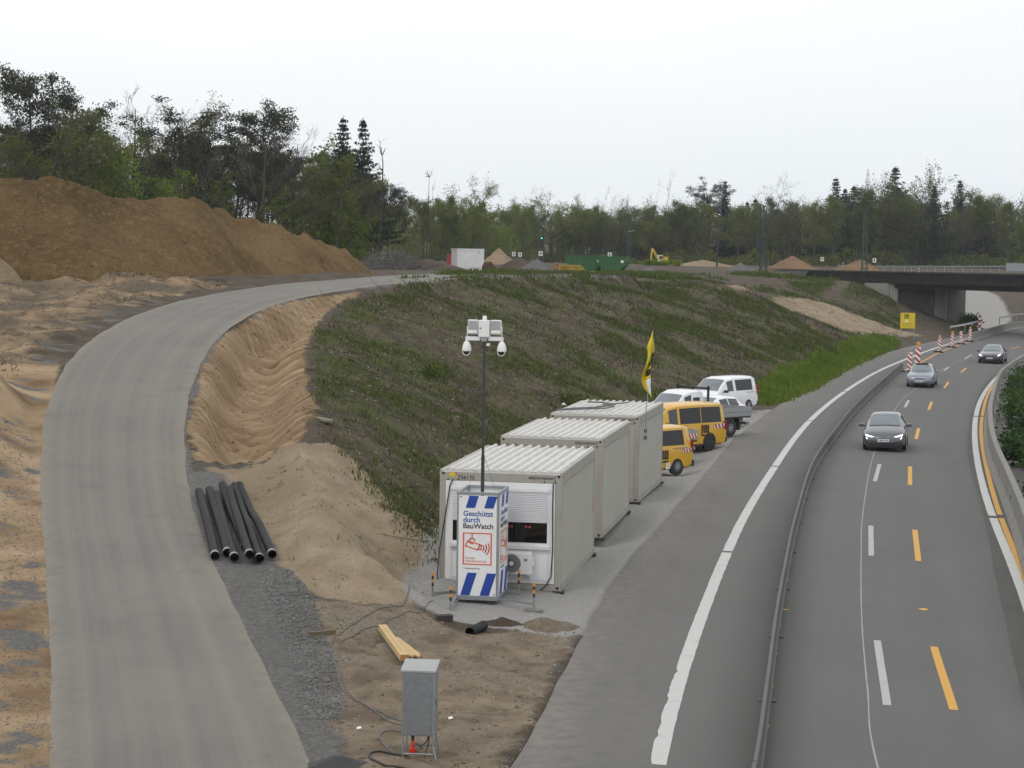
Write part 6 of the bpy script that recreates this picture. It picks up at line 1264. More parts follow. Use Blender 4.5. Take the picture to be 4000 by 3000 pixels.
# ------------------------------------------------------------------ trees
class Tree:
    """grows tubes (limbs -> trunk mesh, twigs -> crown mesh) and leaf faces"""
    def __init__(s, seed): s.g = random.Random(seed); s.limb = MB(); s.twig = MB(); s.leaf = []
    def rdir(s, d, spread):
        g = s.g; o = d.orthogonal().normalized(); o2 = d.cross(o); a = g.uniform(0, 6.283); return (d * math.cos(spread) + (o * math.cos(a) + o2 * math.sin(a)) * math.sin(spread)).normalized()
    def path(s, p, d, L_, n, wob, up):
        P = [Vector(p)]; d = Vector(d)
        for i in range(n):
            d = (d + Vector((s.g.gauss(0, wob), s.g.gauss(0, wob), s.g.gauss(0, wob) + up))).normalized(); P.append(P[-1] + d * (L_ / n))
        return P
    def leaves(s, p, n, rad, size, flat=.7):
        g = s.g
        for _ in range(n):
            q = p + Vector((g.gauss(0, rad), g.gauss(0, rad), g.gauss(0, rad * flat))); s.leaf.append((q, size * g.uniform(.6, 1.3)))
    def crown_mesh(s, name, mats):
        # mats: twig, leaf
        rs = np.random.RandomState(len(s.leaf) + 3); n = len(s.leaf)
        V = np.array(s.twig.v, float).reshape(-1, 3); F = s.twig.f; parts = []
        me = bpy.data.meshes.new(name)
        vs = [tuple(q) for q in s.twig.v]; fs = list(F); mi = [0] * len(F)
        if n:
            C_ = np.array([tuple(q) for q, _ in s.leaf]); sz = np.array([z for _, z in s.leaf])
            a = rs.normal(size=(n, 3)); a /= np.linalg.norm(a, axis=1)[:, None]; b = rs.normal(size=(n, 3)); b -= a * (a * b).sum(1)[:, None]; b /= np.linalg.norm(b, axis=1)[:, None]
            a *= sz[:, None] * .5; b *= sz[:, None] * .5 * rs.uniform(.5, 1, n)[:, None]
            Q = np.stack([C_ - a, C_ + b, C_ + a, C_ - b], 1).reshape(-1, 3); o = len(vs); vs += [tuple(q) for q in Q]
            fs += [(o + 4 * i, o + 4 * i + 1, o + 4 * i + 2, o + 4 * i + 3) for i in range(n)]; mi += [1] * n
        me.from_pydata(vs, [], fs)
        for m_ in mats: me.materials.append(m_)
        me.polygons.foreach_set('material_index', mi); me.update(); return me
    def trunk_mesh(s, name, m_):
        me = bpy.data.meshes.new(name); me.from_pydata([tuple(v) for v in s.limb.v], [], s.limb.f); me.materials.append(m_); me.polygons.foreach_set('use_smooth', np.ones(len(s.limb.f), bool)); me.update(); return me
    def spray(s, p, d, L_, lev, r0, wob=.16, up=.05, kids=5, ang=(.5, .9), leaf=None, shrink=.62):
        """recursive branch; the two thick orders go to the trunk mesh, the rest to the crown"""
        P = s.path(p, d, L_, 4 if lev > 0 else 3, wob, up); n = len(P); rr = [r0 * (1 - .75 * i / (n - 1)) for i in range(n)]
        thick = r0 > .045; (s.limb if thick else s.twig).tube(P, rr, 5 if r0 > .08 else (4 if thick else 3), cap=False)
        if leaf and lev <= 1:
            for i in range(1, n): s.leaves(P[i], leaf[0], leaf[1], leaf[2])
        if lev <= 0: return
        for k in range(kids):
            t = s.g.uniform(.25, 1.0); i = min(n - 2, int(t * (n - 1))); f = t * (n - 1) - i; q = P[i].lerp(P[i + 1], min(1, f)); dd = (P[i + 1] - P[i]).normalized()
            s.spray(q, s.rdir(dd, s.g.uniform(*ang)), L_ * shrink * s.g.uniform(.7, 1.15), lev - 1, max(.015, rr[i] * .6), wob, up, kids, ang, leaf, shrink)
def t_bare(seed, h=17, leafy=None, start=.35, spread=1.0, dense=13, lean=.03, shoots=True):
    t = Tree(seed); g = t.g; P = t.path((0, 0, -.4), (g.gauss(0, lean), g.gauss(0, lean), 1), h * .86, 9, .035, .04); R0 = h * .0135
    rr = [R0 * (1 - .85 * i / 9) + .012 for i in range(10)]; t.limb.tube(P, rr, 8, cap=False)
    for k in range(dense):
        u = start + (1 - start) * (k + g.random()) / dense; i = min(8, int(u * 9)); q = P[i].lerp(P[i + 1], u * 9 - i); d = Vector((g.gauss(0, 1), g.gauss(0, 1), 0)).normalized(); el = g.uniform(.55, 1.0)
        L_ = h * .30 * spread * (1.15 - u * .75) * g.uniform(.7, 1.2); t.spray(q, d * math.cos(el) + Vector((0, 0, math.sin(el))), L_, 2, max(.035, rr[i] * .5), .13, .07, 5, (.35, .8), leafy)
    return t
def t_oak(seed, h=14, leafy=None):
    t = Tree(seed); g = t.g; P = t.path((0, 0, -.4), (g.gauss(0, .05), g.gauss(0, .05), 1), h * .5, 5, .06, .03); R0 = h * .022
    rr = [R0 * (1 - .45 * i / 5) for i in range(6)]; t.limb.tube(P, rr, 8, cap=False)
    for k in range(9):
        u = .5 + .5 * (k + .5) / 9; i = min(4, int(u * 5)); q = P[i].lerp(P[i + 1], u * 5 - i); a = k * 2.4 + g.random(); el = g.uniform(.25, 1.05) if k < 7 else 1.3
        t.spray(q, (math.cos(a) * math.cos(el), math.sin(a) * math.cos(el), math.sin(el)), h * .42 * g.uniform(.8, 1.1), 3, R0 * .42, .2, .05, 4, (.4, .95), leafy, .6)
    return t
def t_leafy(seed, h=12, dens=1.0, low=.12, size=.23):
    t = Tree(seed); g = t.g; P = t.path((0, 0, -.4), (g.gauss(0, .05), g.gauss(0, .05), 1), h * .95, 9, .05, .03); R0 = h * .008
    rr = [R0 * (1 - .85 * i / 9) + .01 for i in range(10)]; t.limb.tube(P, rr, 6, cap=False)
    n = int(26 * dens)
    for k in range(n):
        u = low + (1 - low) * (k + g.random()) / n; i = min(8, int(u * 9)); q = P[i].lerp(P[i + 1], u * 9 - i); a = g.uniform(0, 6.283); el = g.uniform(.05, .6)
        L_ = h * .24 * (1.1 - .75 * u) * g.uniform(.6, 1.3) + .5; t.spray(q, (math.cos(a) * math.cos(el), math.sin(a) * math.cos(el), math.sin(el)), L_, 1, max(.02, rr[i] * .4), .16, .02, 4, (.5, 1.0), (4, .28, size), .6)
    return t
def t_pine(seed, h=19, wide=1.0, start=.55, flat=False):
    t = Tree(seed); g = t.g; P = t.path((0, 0, -.4), (g.gauss(0, .04), g.gauss(0, .04), 1), h * .95, 9, .035, .02); R0 = h * .011
    rr = [R0 * (1 - .75 * i / 9) + .02 for i in range(10)]; t.limb.tube(P, rr, 8, cap=False); n = 32
    for k in range(n):
        u = start + (1 - start) * (k + g.random()) / n; i = min(8, int(u * 9)); q = P[i].lerp(P[i + 1], u * 9 - i); a = g.uniform(0, 6.283); el = g.uniform(.0, .6)
        prof_ = math.sin(math.pi * min(1, (1.08 - u) / (1.08 - start) * .80 + .12)) if not flat else .5 + .8 * (u - start) / (1 - start)
        L_ = h * .19 * wide * prof_ * g.uniform(.7, 1.25) + .4; d = Vector((math.cos(a) * math.cos(el), math.sin(a) * math.cos(el), math.sin(el)))
        Q = t.path(q, d, L_, 4, .14, .08); t.limb.tube(Q, [max(.03, rr[i] * .45) * (1 - .7 * j / 4) for j in range(5)], 4, cap=False)
        for j in range(2, 5):
            for _ in range(2):
                c = Q[j] + Vector((g.gauss(0, .4), g.gauss(0, .4), g.gauss(.1, .25))); t.twig.tube([Q[j - 1], c], [.02, .012], 3, cap=False); t.leaves(c, 64, .42, .23, .55)
    for k in range(5):                                                        # dead snags below the crown
        u = g.uniform(.3, start); i = int(u * 9); a = g.uniform(0, 6.28); t.twig.tube(t.path(P[i], (math.cos(a), math.sin(a), .1), 1.4, 3, .1, 0), [.03, .02, .015, .01], 3, cap=False)
    return t
def t_spruce(seed, h=18, needles=True, wide=1.0, bare=.15):
    t = Tree(seed); g = t.g; P = [Vector((0, 0, -.4)), Vector((0, 0, h * .5)), Vector((g.gauss(0, .1), g.gauss(0, .1), h))]; R0 = h * .010
    t.limb.tube(P, [R0, R0 * .55, .015], 7, cap=False); z = h * bare
    while z < h * .985:
        u = z / h; L0 = (h * .25 * wide) * (1 - u) ** 1.05 + .12; nb = 7 if u < .8 else 5
        for k in range(nb):
            if g.random() < .13: continue
            a = k * 6.283 / nb + g.uniform(-.35, .35) + z; L_ = L0 * g.uniform(.6, 1.2); dr = -.30 + .42 * u
            d = Vector((math.cos(a), math.sin(a), dr)).normalized(); b = Vector((0, 0, z)); Q = [b, b + d * L_ * .55, b + d * L_ + Vector((0, 0, .14 * L_))]
            t.twig.tube(Q, [max(.012, .035 * (1 - u)), .02, .008], 3, cap=False)
            if needles:
                m_ = max(3, int(L_ / .26))
                for j in range(m_):
                    f = (j + .6) / m_; q = (Q[0].lerp(Q[1], f * 2) if f < .5 else Q[1].lerp(Q[2], f * 2 - 1)); t.leaves(q - Vector((0, 0, .05)), 8, .15 + .18 * (1 - f) * min(1, L_), .28, .55)
            else:
                for j in range(4): f = g.uniform(.3, 1); q = Q[0].lerp(Q[2], f); t.twig.tube([q, q + Vector((g.gauss(0, .25), g.gauss(0, .25), -.3))], [.012, .006], 3, cap=False)
        z += (h * .026) * g.uniform(.8, 1.25)
    if needles: t.leaves(Vector((0, 0, h * .985)), 10, .10, .22, 1.8)
    return t
def t_snag(seed, h=14):
    t = Tree(seed); g = t.g; P = t.path((0, 0, -.4), (0, 0, 1), h, 8, .05, .02); t.limb.tube(P, [h * .012 * (1 - .75 * i / 8) for i in range(9)], 7, cap=False)
    for k in range(11):
        u = g.uniform(.42, .98); i = min(7, int(u * 8)); a = g.uniform(0, 6.28); t.spray(P[i].lerp(P[i + 1], .5), (math.cos(a), math.sin(a), g.uniform(-.1, .9)), h * .13 * g.uniform(.4, 1.2), 1, .07, .28, .06, 3, (.5, 1.1))
    return t
KIND = {}
def reg(kind, name, trees, bark, twig, leaf):
    KIND[kind] = [(name, t.trunk_mesh('trunk', M[bark]), t.crown_mesh('crown', [M[twig], M[leaf]])) for t in trees]
reg('bare', 'bare_tree', [t_bare(1), t_bare(2, 17, None, .3, 1.1), t_bare(3, 17, (1, .3, .16), .42, .9)], 'bark', 'twig', 'leaf_olive')
reg('olive', 'oak_tree', [t_oak(11, 14, (2, .22, .22)), t_oak(12, 14, (2, .25, .24))], 'bark', 'twig', 'leaf_olive')
reg('oak', 'oak_tree', [t_oak(13, 14, None), t_oak(14, 14, None)], 'bark', 'twig', 'leaf_olive')
reg('leafy', 'beech_tree', [t_leafy(21), t_leafy(22, 12, 1.2), t_leafy(23, 12, .8, .2), t_leafy(24, 12, 1.0, .08, .26)], 'bark_grey', 'twig', 'leaf_spring')
reg('mid', 'broadleaf_tree', [t_bare(31, 14, (2, .32, .22), .28, .85, 16), t_bare(32, 14, (2, .32, .20), .32, .8, 15), t_bare(33, 14, (3, .34, .22), .25, .9, 17)], 'bark_grey', 'twig', 'leaf_olive')
reg('pine', 'pine_tree', [t_pine(41, 19, 1.0, .44), t_pine(42, 19, 1.2, .42), t_pine(43, 19, 1.3, .55, True)], 'bark', 'twig', 'needle_pine')
reg('spruce', 'spruce_tree', [t_spruce(51, 18, True, 1.35), t_spruce(52, 18, True, 1.6, .22)], 'bark', 'twig', 'needle')
reg('larch', 'larch_tree', [t_spruce(55, 18, False, 1.0, .2)], 'bark', 'twig', 'needle')
reg('snag', 'dead_tree', [t_snag(61), t_snag(62, 14)], 'bark', 'twig', 'needle')
BASEH = dict(bare=17, olive=14, oak=14, leafy=12, mid=14, pine=19, spruce=18, larch=18, snag=14)
rt_ = random.Random(99)
def plant(kind, var, x, y, h, label, group, ws=1.0):
    name, tm, cm = KIND[kind][var % len(KIND[kind])]; z = g1(x, y) - .1
    r = empty(name, (x, y, z), rt_.uniform(0, 6.283), label, 'tree', group); s_ = h / BASEH[kind]; r.scale = (s_ * ws, s_ * ws, s_)
    link('trunk', tm, r); link('crown', cm, r); return r
# individual trees that stand out against the sky: (x offset angle as metres at its distance)
SP = [  # kind, variant, x, y, height, width, label
 ('pine', 0, -47.5, 190, 19.0, .95, 'tall dark pine at far left with rounded crown above the mound'),
 ('pine', 1, -43.0, 191, 17.0, .9, 'second dark pine from the left with flat broad crown'),
 ('bare', 0, -37.2, 188, 18.2, .75, 'slender bare tree rising above the ochre mound'),
 ('bare', 1, -35.2, 192, 17.4, .9, 'bare twiggy tree beside the slender one'),
 ('pine', 2, -33.3, 195, 15.0, 1.25, 'broad dark spreading pine in the middle of the left wood'),
 ('pine', 1, -31.2, 199, 13.6, 1.3, 'lower dark pine behind the broad spreading one'),
 ('bare', 2, -30.6, 193, 17.8, .8, 'thin forked bare tree above the dark pines'),
 ('pine', 0, -25.8, 193, 16.4, .95, 'pointed dark pine left of the large bare tree'),
 ('bare', 1, -24.3, 188, 15.4, 1.25, 'large bare tree with wide fan of branches'),
 ('bare', 0, -22.6, 196, 15, 1.0, 'bare tree right of the large fan-shaped one'),
 ('spruce', 0, -19.3, 217, 17.0, .95, 'left one of the twin dark spruces'),
 ('spruce', 1, -17.1, 217, 16.8, .85, 'right one of the twin dark spruces'),
 ('snag', 0, -14.6, 205, 13.6, .95, 'dead tree with stubby branches at the end of the left wood'),
 ('snag', 1, -11.6, 255, 12.6, .5, 'dead forked snag standing alone above the low wood'),
 ('snag', 0, -10.6, 258, 10.8, .4, 'short broken dead trunk beside the forked snag'),
 ('olive', 0, -6.9, 330, 14.2, 1.05, 'round crowned oak above the middle of the wood'),
 ('oak', 0, 31.8, 395, 14.8, 1.05, 'bare spreading oak left of the umbrella pine'),
 ('pine', 2, 39.6, 392, 15.8, .95, 'dark umbrella pine beside the bare oak'),
 ('spruce', 0, 43.6, 400, 17.6, .8, 'narrow conifer right of the umbrella pine'),
 ('oak', 1, 53.8, 396, 16.8, 1.1, 'large bare oak standing above the right wood'),
 ('spruce', 0, 66.2, 398, 18.4, 1.15, 'left dark spruce of the right wood'),
 ('larch', 0, 73.0, 399, 20.4, .95, 'bare pale larch between the two dark spruces'),
 ('spruce', 1, 78.0, 396, 20.6, 1.2, 'tallest broad dark spruce of the right wood'),
 ('olive', 1, 86.8, 398, 19.5, .95, 'tall oak with thin olive leaves right of the big spruce'),
 ('spruce', 0, 92.3, 400, 18.4, .9, 'rightmost dark spruce near the picture edge'),
 ('bare', 1, 99.8, 398, 16.5, .95, 'bare tree at the right picture edge above the wood'),
 ('leafy', 1, -45.3, 178, 10.2, 1.0, 'bright green young beech low at far left'),
 ('leafy', 0, -35.9, 180, 10.6, 1.0, 'bright green young beech under the slender bare tree'),
 ('leafy', 3, -20.7, 196, 13.4, 1.0, 'tall fresh green beech left of the twin spruces'),
]
for k, va, x, y, h, ws, lab in SP: plant(k, va, x, y, h, lab, 'trees standing out of the skyline', ws)
# the wood itself, row behind row; height limit follows the skyline
SKY = [(-60,16),(-48,16.5),(-40,15.5),(-32,14.5),(-27,13.8),(-22,13.5),(-17,12.5),(-13,11)]
ORD = 'first second third fourth fifth sixth seventh eighth ninth tenth eleventh twelfth'.split()
def ordinal(k): return ORD[k - 1] if k <= 12 else f'{k}' + ('th' if 10 < k % 100 < 14 else {1: 'st', 2: 'nd', 3: 'rd'}.get(k % 10, 'th'))
def fill(n, xr, yr, hf, kinds, lab, group, wsr=(.8, 1.15), seed=1, row='front row'):
    g = random.Random(seed); pts = []; made = []
    for k in range(n):
        for _ in range(30):
            x = g.uniform(*xr); y = g.uniform(*yr) if not callable(yr) else yr(x, g.random())
            if all((x - a) ** 2 + ((y - b) * .6) ** 2 > 1.0 ** 2 for a, b in pts): break
        pts.append((x, y)); kd = g.choices([a for a, _ in kinds], [b for _, b in kinds])[0]
        made.append((x / y, plant(kd, g.randrange(4), x, y, hf(x) * g.uniform(.72, 1.05) * (.66 if kd == 'leafy' else 1), lab[kd], group, g.uniform(*wsr)), kd))
    cnt = {}
    for _, o, kd in sorted(made, key=lambda q: q[0]):
        cnt[kd] = cnt.get(kd, 0) + 1; o['label'] = f'{ordinal(cnt[kd])} {lab[kd]} from the left in the {row}'
LABL = dict(bare='bare slender tree', leafy='fresh green beech', mid='half leafed tree', pine='dark pine', spruce='dark spruce')
hl = lambda x: float(np.interp(x, [a for a, _ in SKY], [b for _, b in SKY]))
fill(52, (-53, -13.5), lambda x, r: 172 + (x + 53) * .55 + r * 12, hl, (('leafy', .48), ('mid', .14), ('bare', .38)), LABL, 'front trees of the left wood', (.85, 1.2), 3, 'front row behind the ochre mound')
fill(96, (-58, -15), lambda x, r: 192 + (x + 58) * .5 + r * 22, hl, (('bare', .50), ('mid', .24), ('leafy', .14), ('pine', .12)), LABL, 'inner trees of the left wood', (.9, 1.2), 4, 'inner rows behind the ochre mound')
LABM = dict(bare='bare tree', leafy='fresh green tree', mid='half leafed tree', olive='thinly leafed oak', oak='bare oak')
hm = lambda x: float(np.interp(x, [-18, -8, 5, 12, 30], [13.5, 13.0, 13.8, 13.6, 12.5]))
fill(56, (-17, 3), lambda x, r: 255 + (x + 17) * 5.5 + r * 25, lambda x: float(np.interp(x, [-17, -8, 3], [10.5, 10.8, 11.5])), (('mid', .5), ('leafy', .35), ('bare', .15)), LABM, 'trees of the middle wood', (.9, 1.3), 5, 'low wood behind the storage container')
fill(64, (-4, 34), lambda x, r: 385 + r * 45, hm, (('mid', .5), ('bare', .12), ('oak', .12), ('olive', .16), ('leafy', .1)), LABM, 'trees of the far wood', (.95, 1.35), 6, 'far wood behind the skips')
LABR = dict(bare='bare tree', leafy='fresh green tree', mid='half leafed tree', olive='thinly leafed oak', spruce='dark spruce')
hr_ = lambda x: float(np.interp(x, [28, 40, 55, 70, 90, 115], [12.5, 13.6, 15.2, 16.4, 16.2, 15.6]))
fill(90, (26, 116), lambda x, r: 372 + r * 18, hr_, (('mid', .55), ('bare', .2), ('leafy', .13), ('spruce', .06), ('olive', .06)), LABR, 'front trees of the right wood', (.95, 1.3), 7, 'front row above the bridge')
fill(80, (26, 120), lambda x, r: 395 + r * 35, hr_, (('mid', .5), ('bare', .3), ('olive', .1), ('spruce', .1)), LABR, 'inner trees of the right wood', (1.0, 1.4), 8, 'rear rows above the bridge')
# undergrowth and closed far wood: nobody could count it
def brush_mass(name, label, n, fx, fy, fz, size, m_, seed, stems=0):
    rs = np.random.RandomState(seed); r1 = rs.rand(n); r2 = rs.rand(n); x = fx(r1, rs); y = fy(x, r2, rs); zb = gz(x, y); z = zb + fz(x, rs)
    C_ = np.stack([x, y, z], -1); a = rs.normal(size=(n, 3)); a /= np.linalg.norm(a, axis=1)[:, None]; b = rs.normal(size=(n, 3)); b -= a * (a * b).sum(1)[:, None]; b /= np.linalg.norm(b, axis=1)[:, None]
    sz = size * rs.uniform(.5, 1.4, n); a *= sz[:, None] * .5; b *= sz[:, None] * .35
    V = np.stack([C_ - a, C_ + b, C_ + a, C_ - b], 1).reshape(-1, 3); F = np.arange(4 * n).reshape(n, 4)
    o = link(name, np_mesh(name, V, F, M[m_])); tag(o, label, 'undergrowth', kind='stuff')
clump = lambda x, rs, sc, h: h * np.clip(.35 + fbm(x, np.zeros_like(x), sc, 3) * .9 + .25, .1, 1.3) * rs.rand(len(x)) ** .8
brush_mass('undergrowth', 'green undergrowth along the edge of the left wood', 5000, lambda r, rs: -58 + r * 45, lambda x, r, rs: 174 + (x + 58) * .55 + r * 20, lambda x, rs: clump(x, rs, 3, 3.2), .24, 'leaf_spring', 1)
brush_mass('undergrowth', 'brown bare undergrowth inside the left wood', 9000, lambda r, rs: -60 + r * 48, lambda x, r, rs: 222 + (x + 58) * .4 + r * 20, lambda x, rs: clump(x, rs, 4, 9), .42, 'leaf_shade', 2)
brush_mass('undergrowth', 'olive undergrowth of the middle wood', 8000, lambda r, rs: -18 + r * 22, lambda x, r, rs: 285 + (x + 17) * 5.5 + r * 30, lambda x, rs: clump(x, rs, 3, 7.5), .42, 'leaf_shade', 3)
brush_mass('undergrowth', 'olive undergrowth of the far wood', 13000, lambda r, rs: -8 + r * 46, lambda x, r, rs: 425 + r * 30, lambda x, rs: clump(x, rs, 4, 9), .6, 'leaf_shade', 4)
brush_mass('undergrowth', 'olive undergrowth of the right wood', 20000, lambda r, rs: 24 + r * 100, lambda x, r, rs: 420 + r * 30, lambda x, rs: clump(x, rs, 5, 10), .6, 'leaf_shade', 5)
brush_mass('undergrowth', 'low fresh green scrub along the edge of the right wood', 9000, lambda r, rs: 10 + r * 108, lambda x, r, rs: 368 + r * 12, lambda x, rs: clump(x, rs, 6, 3.2), .45, 'leaf_olive', 6)
# wooded rise far behind closes the view
o = MB(); xs_ = np.linspace(-160, 220, 60); V = []
for x in xs_: V += [(x, 470, 7), (x, 520, 13.5 + 1.2 * math.sin(x * .13) + .8 * math.sin(x * .37)), (x, 620, 15.5 + 1.5 * math.sin(x * .05)), (x, 900, 10)]
F = [(4 * i + j, 4 * i + j + 1, 4 * i + 4 + j + 1, 4 * i + 4 + j) for i in range(59) for j in range(3)]
o.add(V, F); tag(o.build('hill', mat('wooded_ground', (.075, .082, .045), .95, 0, .4, .15, .8, .8), smooth=60), kind='structure')
brush_mass('forest', 'distant treetops closing the view behind the woods', 22000, lambda r, rs: -140 + r * 320, lambda x, r, rs: 470 + r * 60, lambda x, rs: 0.5 + 7.5 * rs.rand(len(x)), .9, 'leaf_shade', 7)
# grey pile of cut brushwood
bp_ = MB(); g = random.Random(4)
for k in range(1500):
    a = g.uniform(0, 6.283); rr = math.sqrt(g.random()); x = -10.6 + 3.1 * rr * math.cos(a); y = 168 + 4 * rr * math.sin(a); zt = 2.1 * (1 - rr ** 2) * g.random()
    d = Vector((g.gauss(0, 1), g.gauss(0, .7), g.gauss(.25, .5))).normalized() * g.uniform(.5, 1.3); z = g1(x, y) + zt; bp_.tube([(x, y, z), (x + d.x, y + d.y, z + d.z * .7)], [.022, .008], 3, cap=False)
M['brushwood'] = mat('grey_brushwood', (.12, .115, .11), .95, 0, .3, 1.0)
ob = bp_.build('brushwood_pile', M['brushwood']); tag(ob, 'grey pile of cut brushwood at the right end of the mound', 'brushwood', kind='stuff')
for (x, y, l, a_, e_, lab) in ((-9.9, 163.8, 3.2, 1.9, .55, 'long thin bare stem leaning on the brushwood pile'), (-8.4, 163.2, 2.8, .25, .25, 'pale log lying in front of the brushwood pile'), (-13.1, 117, 1.6, .1, -.1, 'dark branch stuck in the right flank of the mound')):
    o = empty('loose_branch', (x, y, g1(x, y) + (.1 if y > 120 else 1.3)), 0, lab, 'branch'); d = Vector((math.cos(a_) * math.cos(e_), math.sin(a_) * math.cos(e_), math.sin(e_))) * l
    MB().tube([(0, 0, 0), tuple(d * .5 + Vector((0, 0, .05))), tuple(d)], [.07, .05, .03], 6).build('stem', M['bark_grey'], o)
# ------------------------------------------------------------------ ground cover (one object for each kind of stuff)
def in_poly(poly, n, rs, cond=None):
    P = np.array(poly); lo = P.min(0); hi = P.max(0); X = []; 
    while sum(map(len, X)) < n:
        q = rs.rand(n * 3, 2) * (hi - lo) + lo; q = q[poly_sd(poly, q[:, 0], q[:, 1]) > -.15]
        if cond is not None: q = q[cond(q)]
        X.append(q)
    return np.concatenate(X)[:n]
def blades(name, label, pts, h, wd, nb, m_, seed, spread=.12, lean=.6, cat='grass'):
    rs = np.random.RandomState(seed); n = len(pts); z = gz(pts[:, 0], pts[:, 1])
    b = np.repeat(np.column_stack([pts, z]), nb, 0); k = len(b); b[:, :2] += rs.normal(0, spread, (k, 2)); b[:, 2] = gz(b[:, 0], b[:, 1]) - .02
    a = rs.rand(k) * 6.283; d = np.stack([np.cos(a), np.sin(a), np.zeros(k)], -1); pn = np.stack([-np.sin(a), np.cos(a), np.zeros(k)], -1)
    far_ = np.repeat(np.clip(pts[:, 1] / 75, 1, 1.9), nb); hh = far_ * np.repeat(h * rs.uniform(.4, 1.3, n), nb) * rs.uniform(.6, 1.2, k); ln = rs.uniform(.1, lean, k)
    w_ = far_ * wd * rs.uniform(.6, 1.4, k)
    t1 = b + d * (hh * ln * .35)[:, None] + np.array([0, 0, 1]) * (hh * .6)[:, None]; t2 = b + d * (hh * ln)[:, None] + np.array([0, 0, 1]) * hh[:, None]
    V = np.stack([b - pn * (w_ * .5)[:, None], b + pn * (w_ * .5)[:, None], t1 + pn * (w_ * .4)[:, None], t1 - pn * (w_ * .4)[:, None], t2], 1).reshape(-1, 3)
    i0 = np.arange(k) * 5; F = np.concatenate([np.stack([i0, i0 + 1, i0 + 2], -1), np.stack([i0, i0 + 2, i0 + 3], -1), np.stack([i0 + 3, i0 + 2, i0 + 4], -1)])
    o = link(name, np_mesh(name, V, F, M[m_])); tag(o, label, cat, kind='stuff'); return o
rs = np.random.RandomState(5)
near_w = lambda q: rs.rand(len(q)) < np.clip(60 / q[:, 1], .15, 1) ** .8
patch = lambda q: (fbm(q[:, 0], q[:, 1], 3.2, 4) + rs.normal(0, .12, len(q)) > .10) & near_w(q)
offpath = lambda q: poly_sd(PATH, q[:, 0], q[:, 1]) + .8 * fbm(q[:, 0], q[:, 1], 2.0, 2) < -.6
patch2 = lambda q: (fbm(q[:, 0] + 40, q[:, 1], 2.2, 4) + rs.normal(0, .25, len(q)) > -.05) & near_w(q)
blades('grass', 'patchy low green grass and weeds on the embankment slope', in_poly(GRASS, 15000, rs, lambda q: patch(q) & offpath(q)), .15, .030, 5, 'grass', 1, .16)
blades('dry_grass', 'dead brown stalks and litter on the embankment slope', in_poly(GRASS, 15000, rs, lambda q: patch2(q) & offpath(q)), .13, .022, 4, 'grass_dry', 2, .16, 1.3)
blades('weeds', 'bright green weeds along the foot of the slope near the sign', in_poly(GREEN, 9000, rs), .22, .06, 5, 'grass_bright', 3, .22)
blades('grass', 'thin dry tufts on the bank left of the haul road', in_poly(LBANK, 2600, rs, lambda q: fbm(q[:, 0], q[:, 1], 4, 3) > .05), .14, .025, 5, 'grass_dry', 4, .15)
blades('weeds', 'single green tufts on the pale sand spur', in_poly(CREAM, 90, rs, lambda q: fbm(q[:, 0], q[:, 1], 1.5, 3) > .15), .09, .016, 7, 'grass', 5, .06)
PLAT = [(-6, 106), (-3, 122), (2, 142), (12, 160), (20, 172), (30, 206), (41, 240), (38, 258), (25, 230), (5, 200), (2, 165), (-3, 132)]
blades('grass', 'thin grass along the upper edge of the embankment', in_poly(PLAT, 5000, rs, lambda q: fbm(q[:, 0], q[:, 1], 6, 3) > 0), .22, .045, 5, 'grass', 6, .25)
blades('weeds', 'small weeds on the bare dirt around the cabinet', in_poly(DIRT, 120, rs, lambda q: fbm(q[:, 0], q[:, 1], 1.6, 3) > .25), .06, .014, 6, 'grass', 7, .05)
def chunks(name, label, pts, size, m_, seed, flat=.6, sink=.3, cat='stones', tri=False, zs=None):
    rs = np.random.RandomState(seed); n = len(pts)
    t = (1 + 5 ** .5) / 2; base = np.array([(-1, t, 0), (1, t, 0), (-1, -t, 0), (1, -t, 0), (0, -1, t), (0, 1, t), (0, -1, -t), (0, 1, -t), (t, 0, -1), (t, 0, 1), (-t, 0, -1), (-t, 0, 1)]) / 1.902
    fc = np.array([(0, 11, 5), (0, 5, 1), (0, 1, 7), (0, 7, 10), (0, 10, 11), (1, 5, 9), (5, 11, 4), (11, 10, 2), (10, 7, 6), (7, 1, 8), (3, 9, 4), (3, 4, 2), (3, 2, 6), (3, 6, 8), (3, 8, 9), (4, 9, 5), (2, 4, 11), (6, 2, 10), (8, 6, 7), (9, 8, 1)])
    if tri:
        base = np.array([(1, 0, -.5), (-.5, .87, -.5), (-.5, -.87, -.5), (0.1, 0, .7)]); fc = np.array([(0, 1, 3), (1, 2, 3), (2, 0, 3), (0, 2, 1)])
    nb = len(base); sc = size * rs.lognormal(0, .45, n)[:, None, None] * rs.uniform(.6, 1.3, (n, 1, 3)) * np.array([1, 1, flat]); J = base[None] * rs.uniform(.75, 1.25, (n, nb, 1)) * sc
    a = rs.rand(n) * 6.283; c, s_ = np.cos(a)[:, None], np.sin(a)[:, None]; X = J[..., 0] * c - J[..., 1] * s_; Y = J[..., 0] * s_ + J[..., 1] * c
    z = gz(pts[:, 0], pts[:, 1]) if zs is None else zs; V = np.stack([X + pts[:, :1], Y + pts[:, 1:2], J[..., 2] + (z + size * flat * (1 - sink) * .6)[:, None]], -1).reshape(-1, 3)
    F = (fc[None] + (np.arange(n) * nb)[:, None, None]).reshape(-1, 3); o = link(name, np_mesh(name, V, F, M[m_])); tag(o, label, cat, kind='stuff'); return o
GV = [(-4.0,31.8),(-4.9,35.6),(-5.6,39.2),(-5.9,41.3),(-5.2,42.0),(-4.5,40.0),(-3.9,36.4),(-3.0,31.8),(-2.3,28),(-3.0,27.5)]
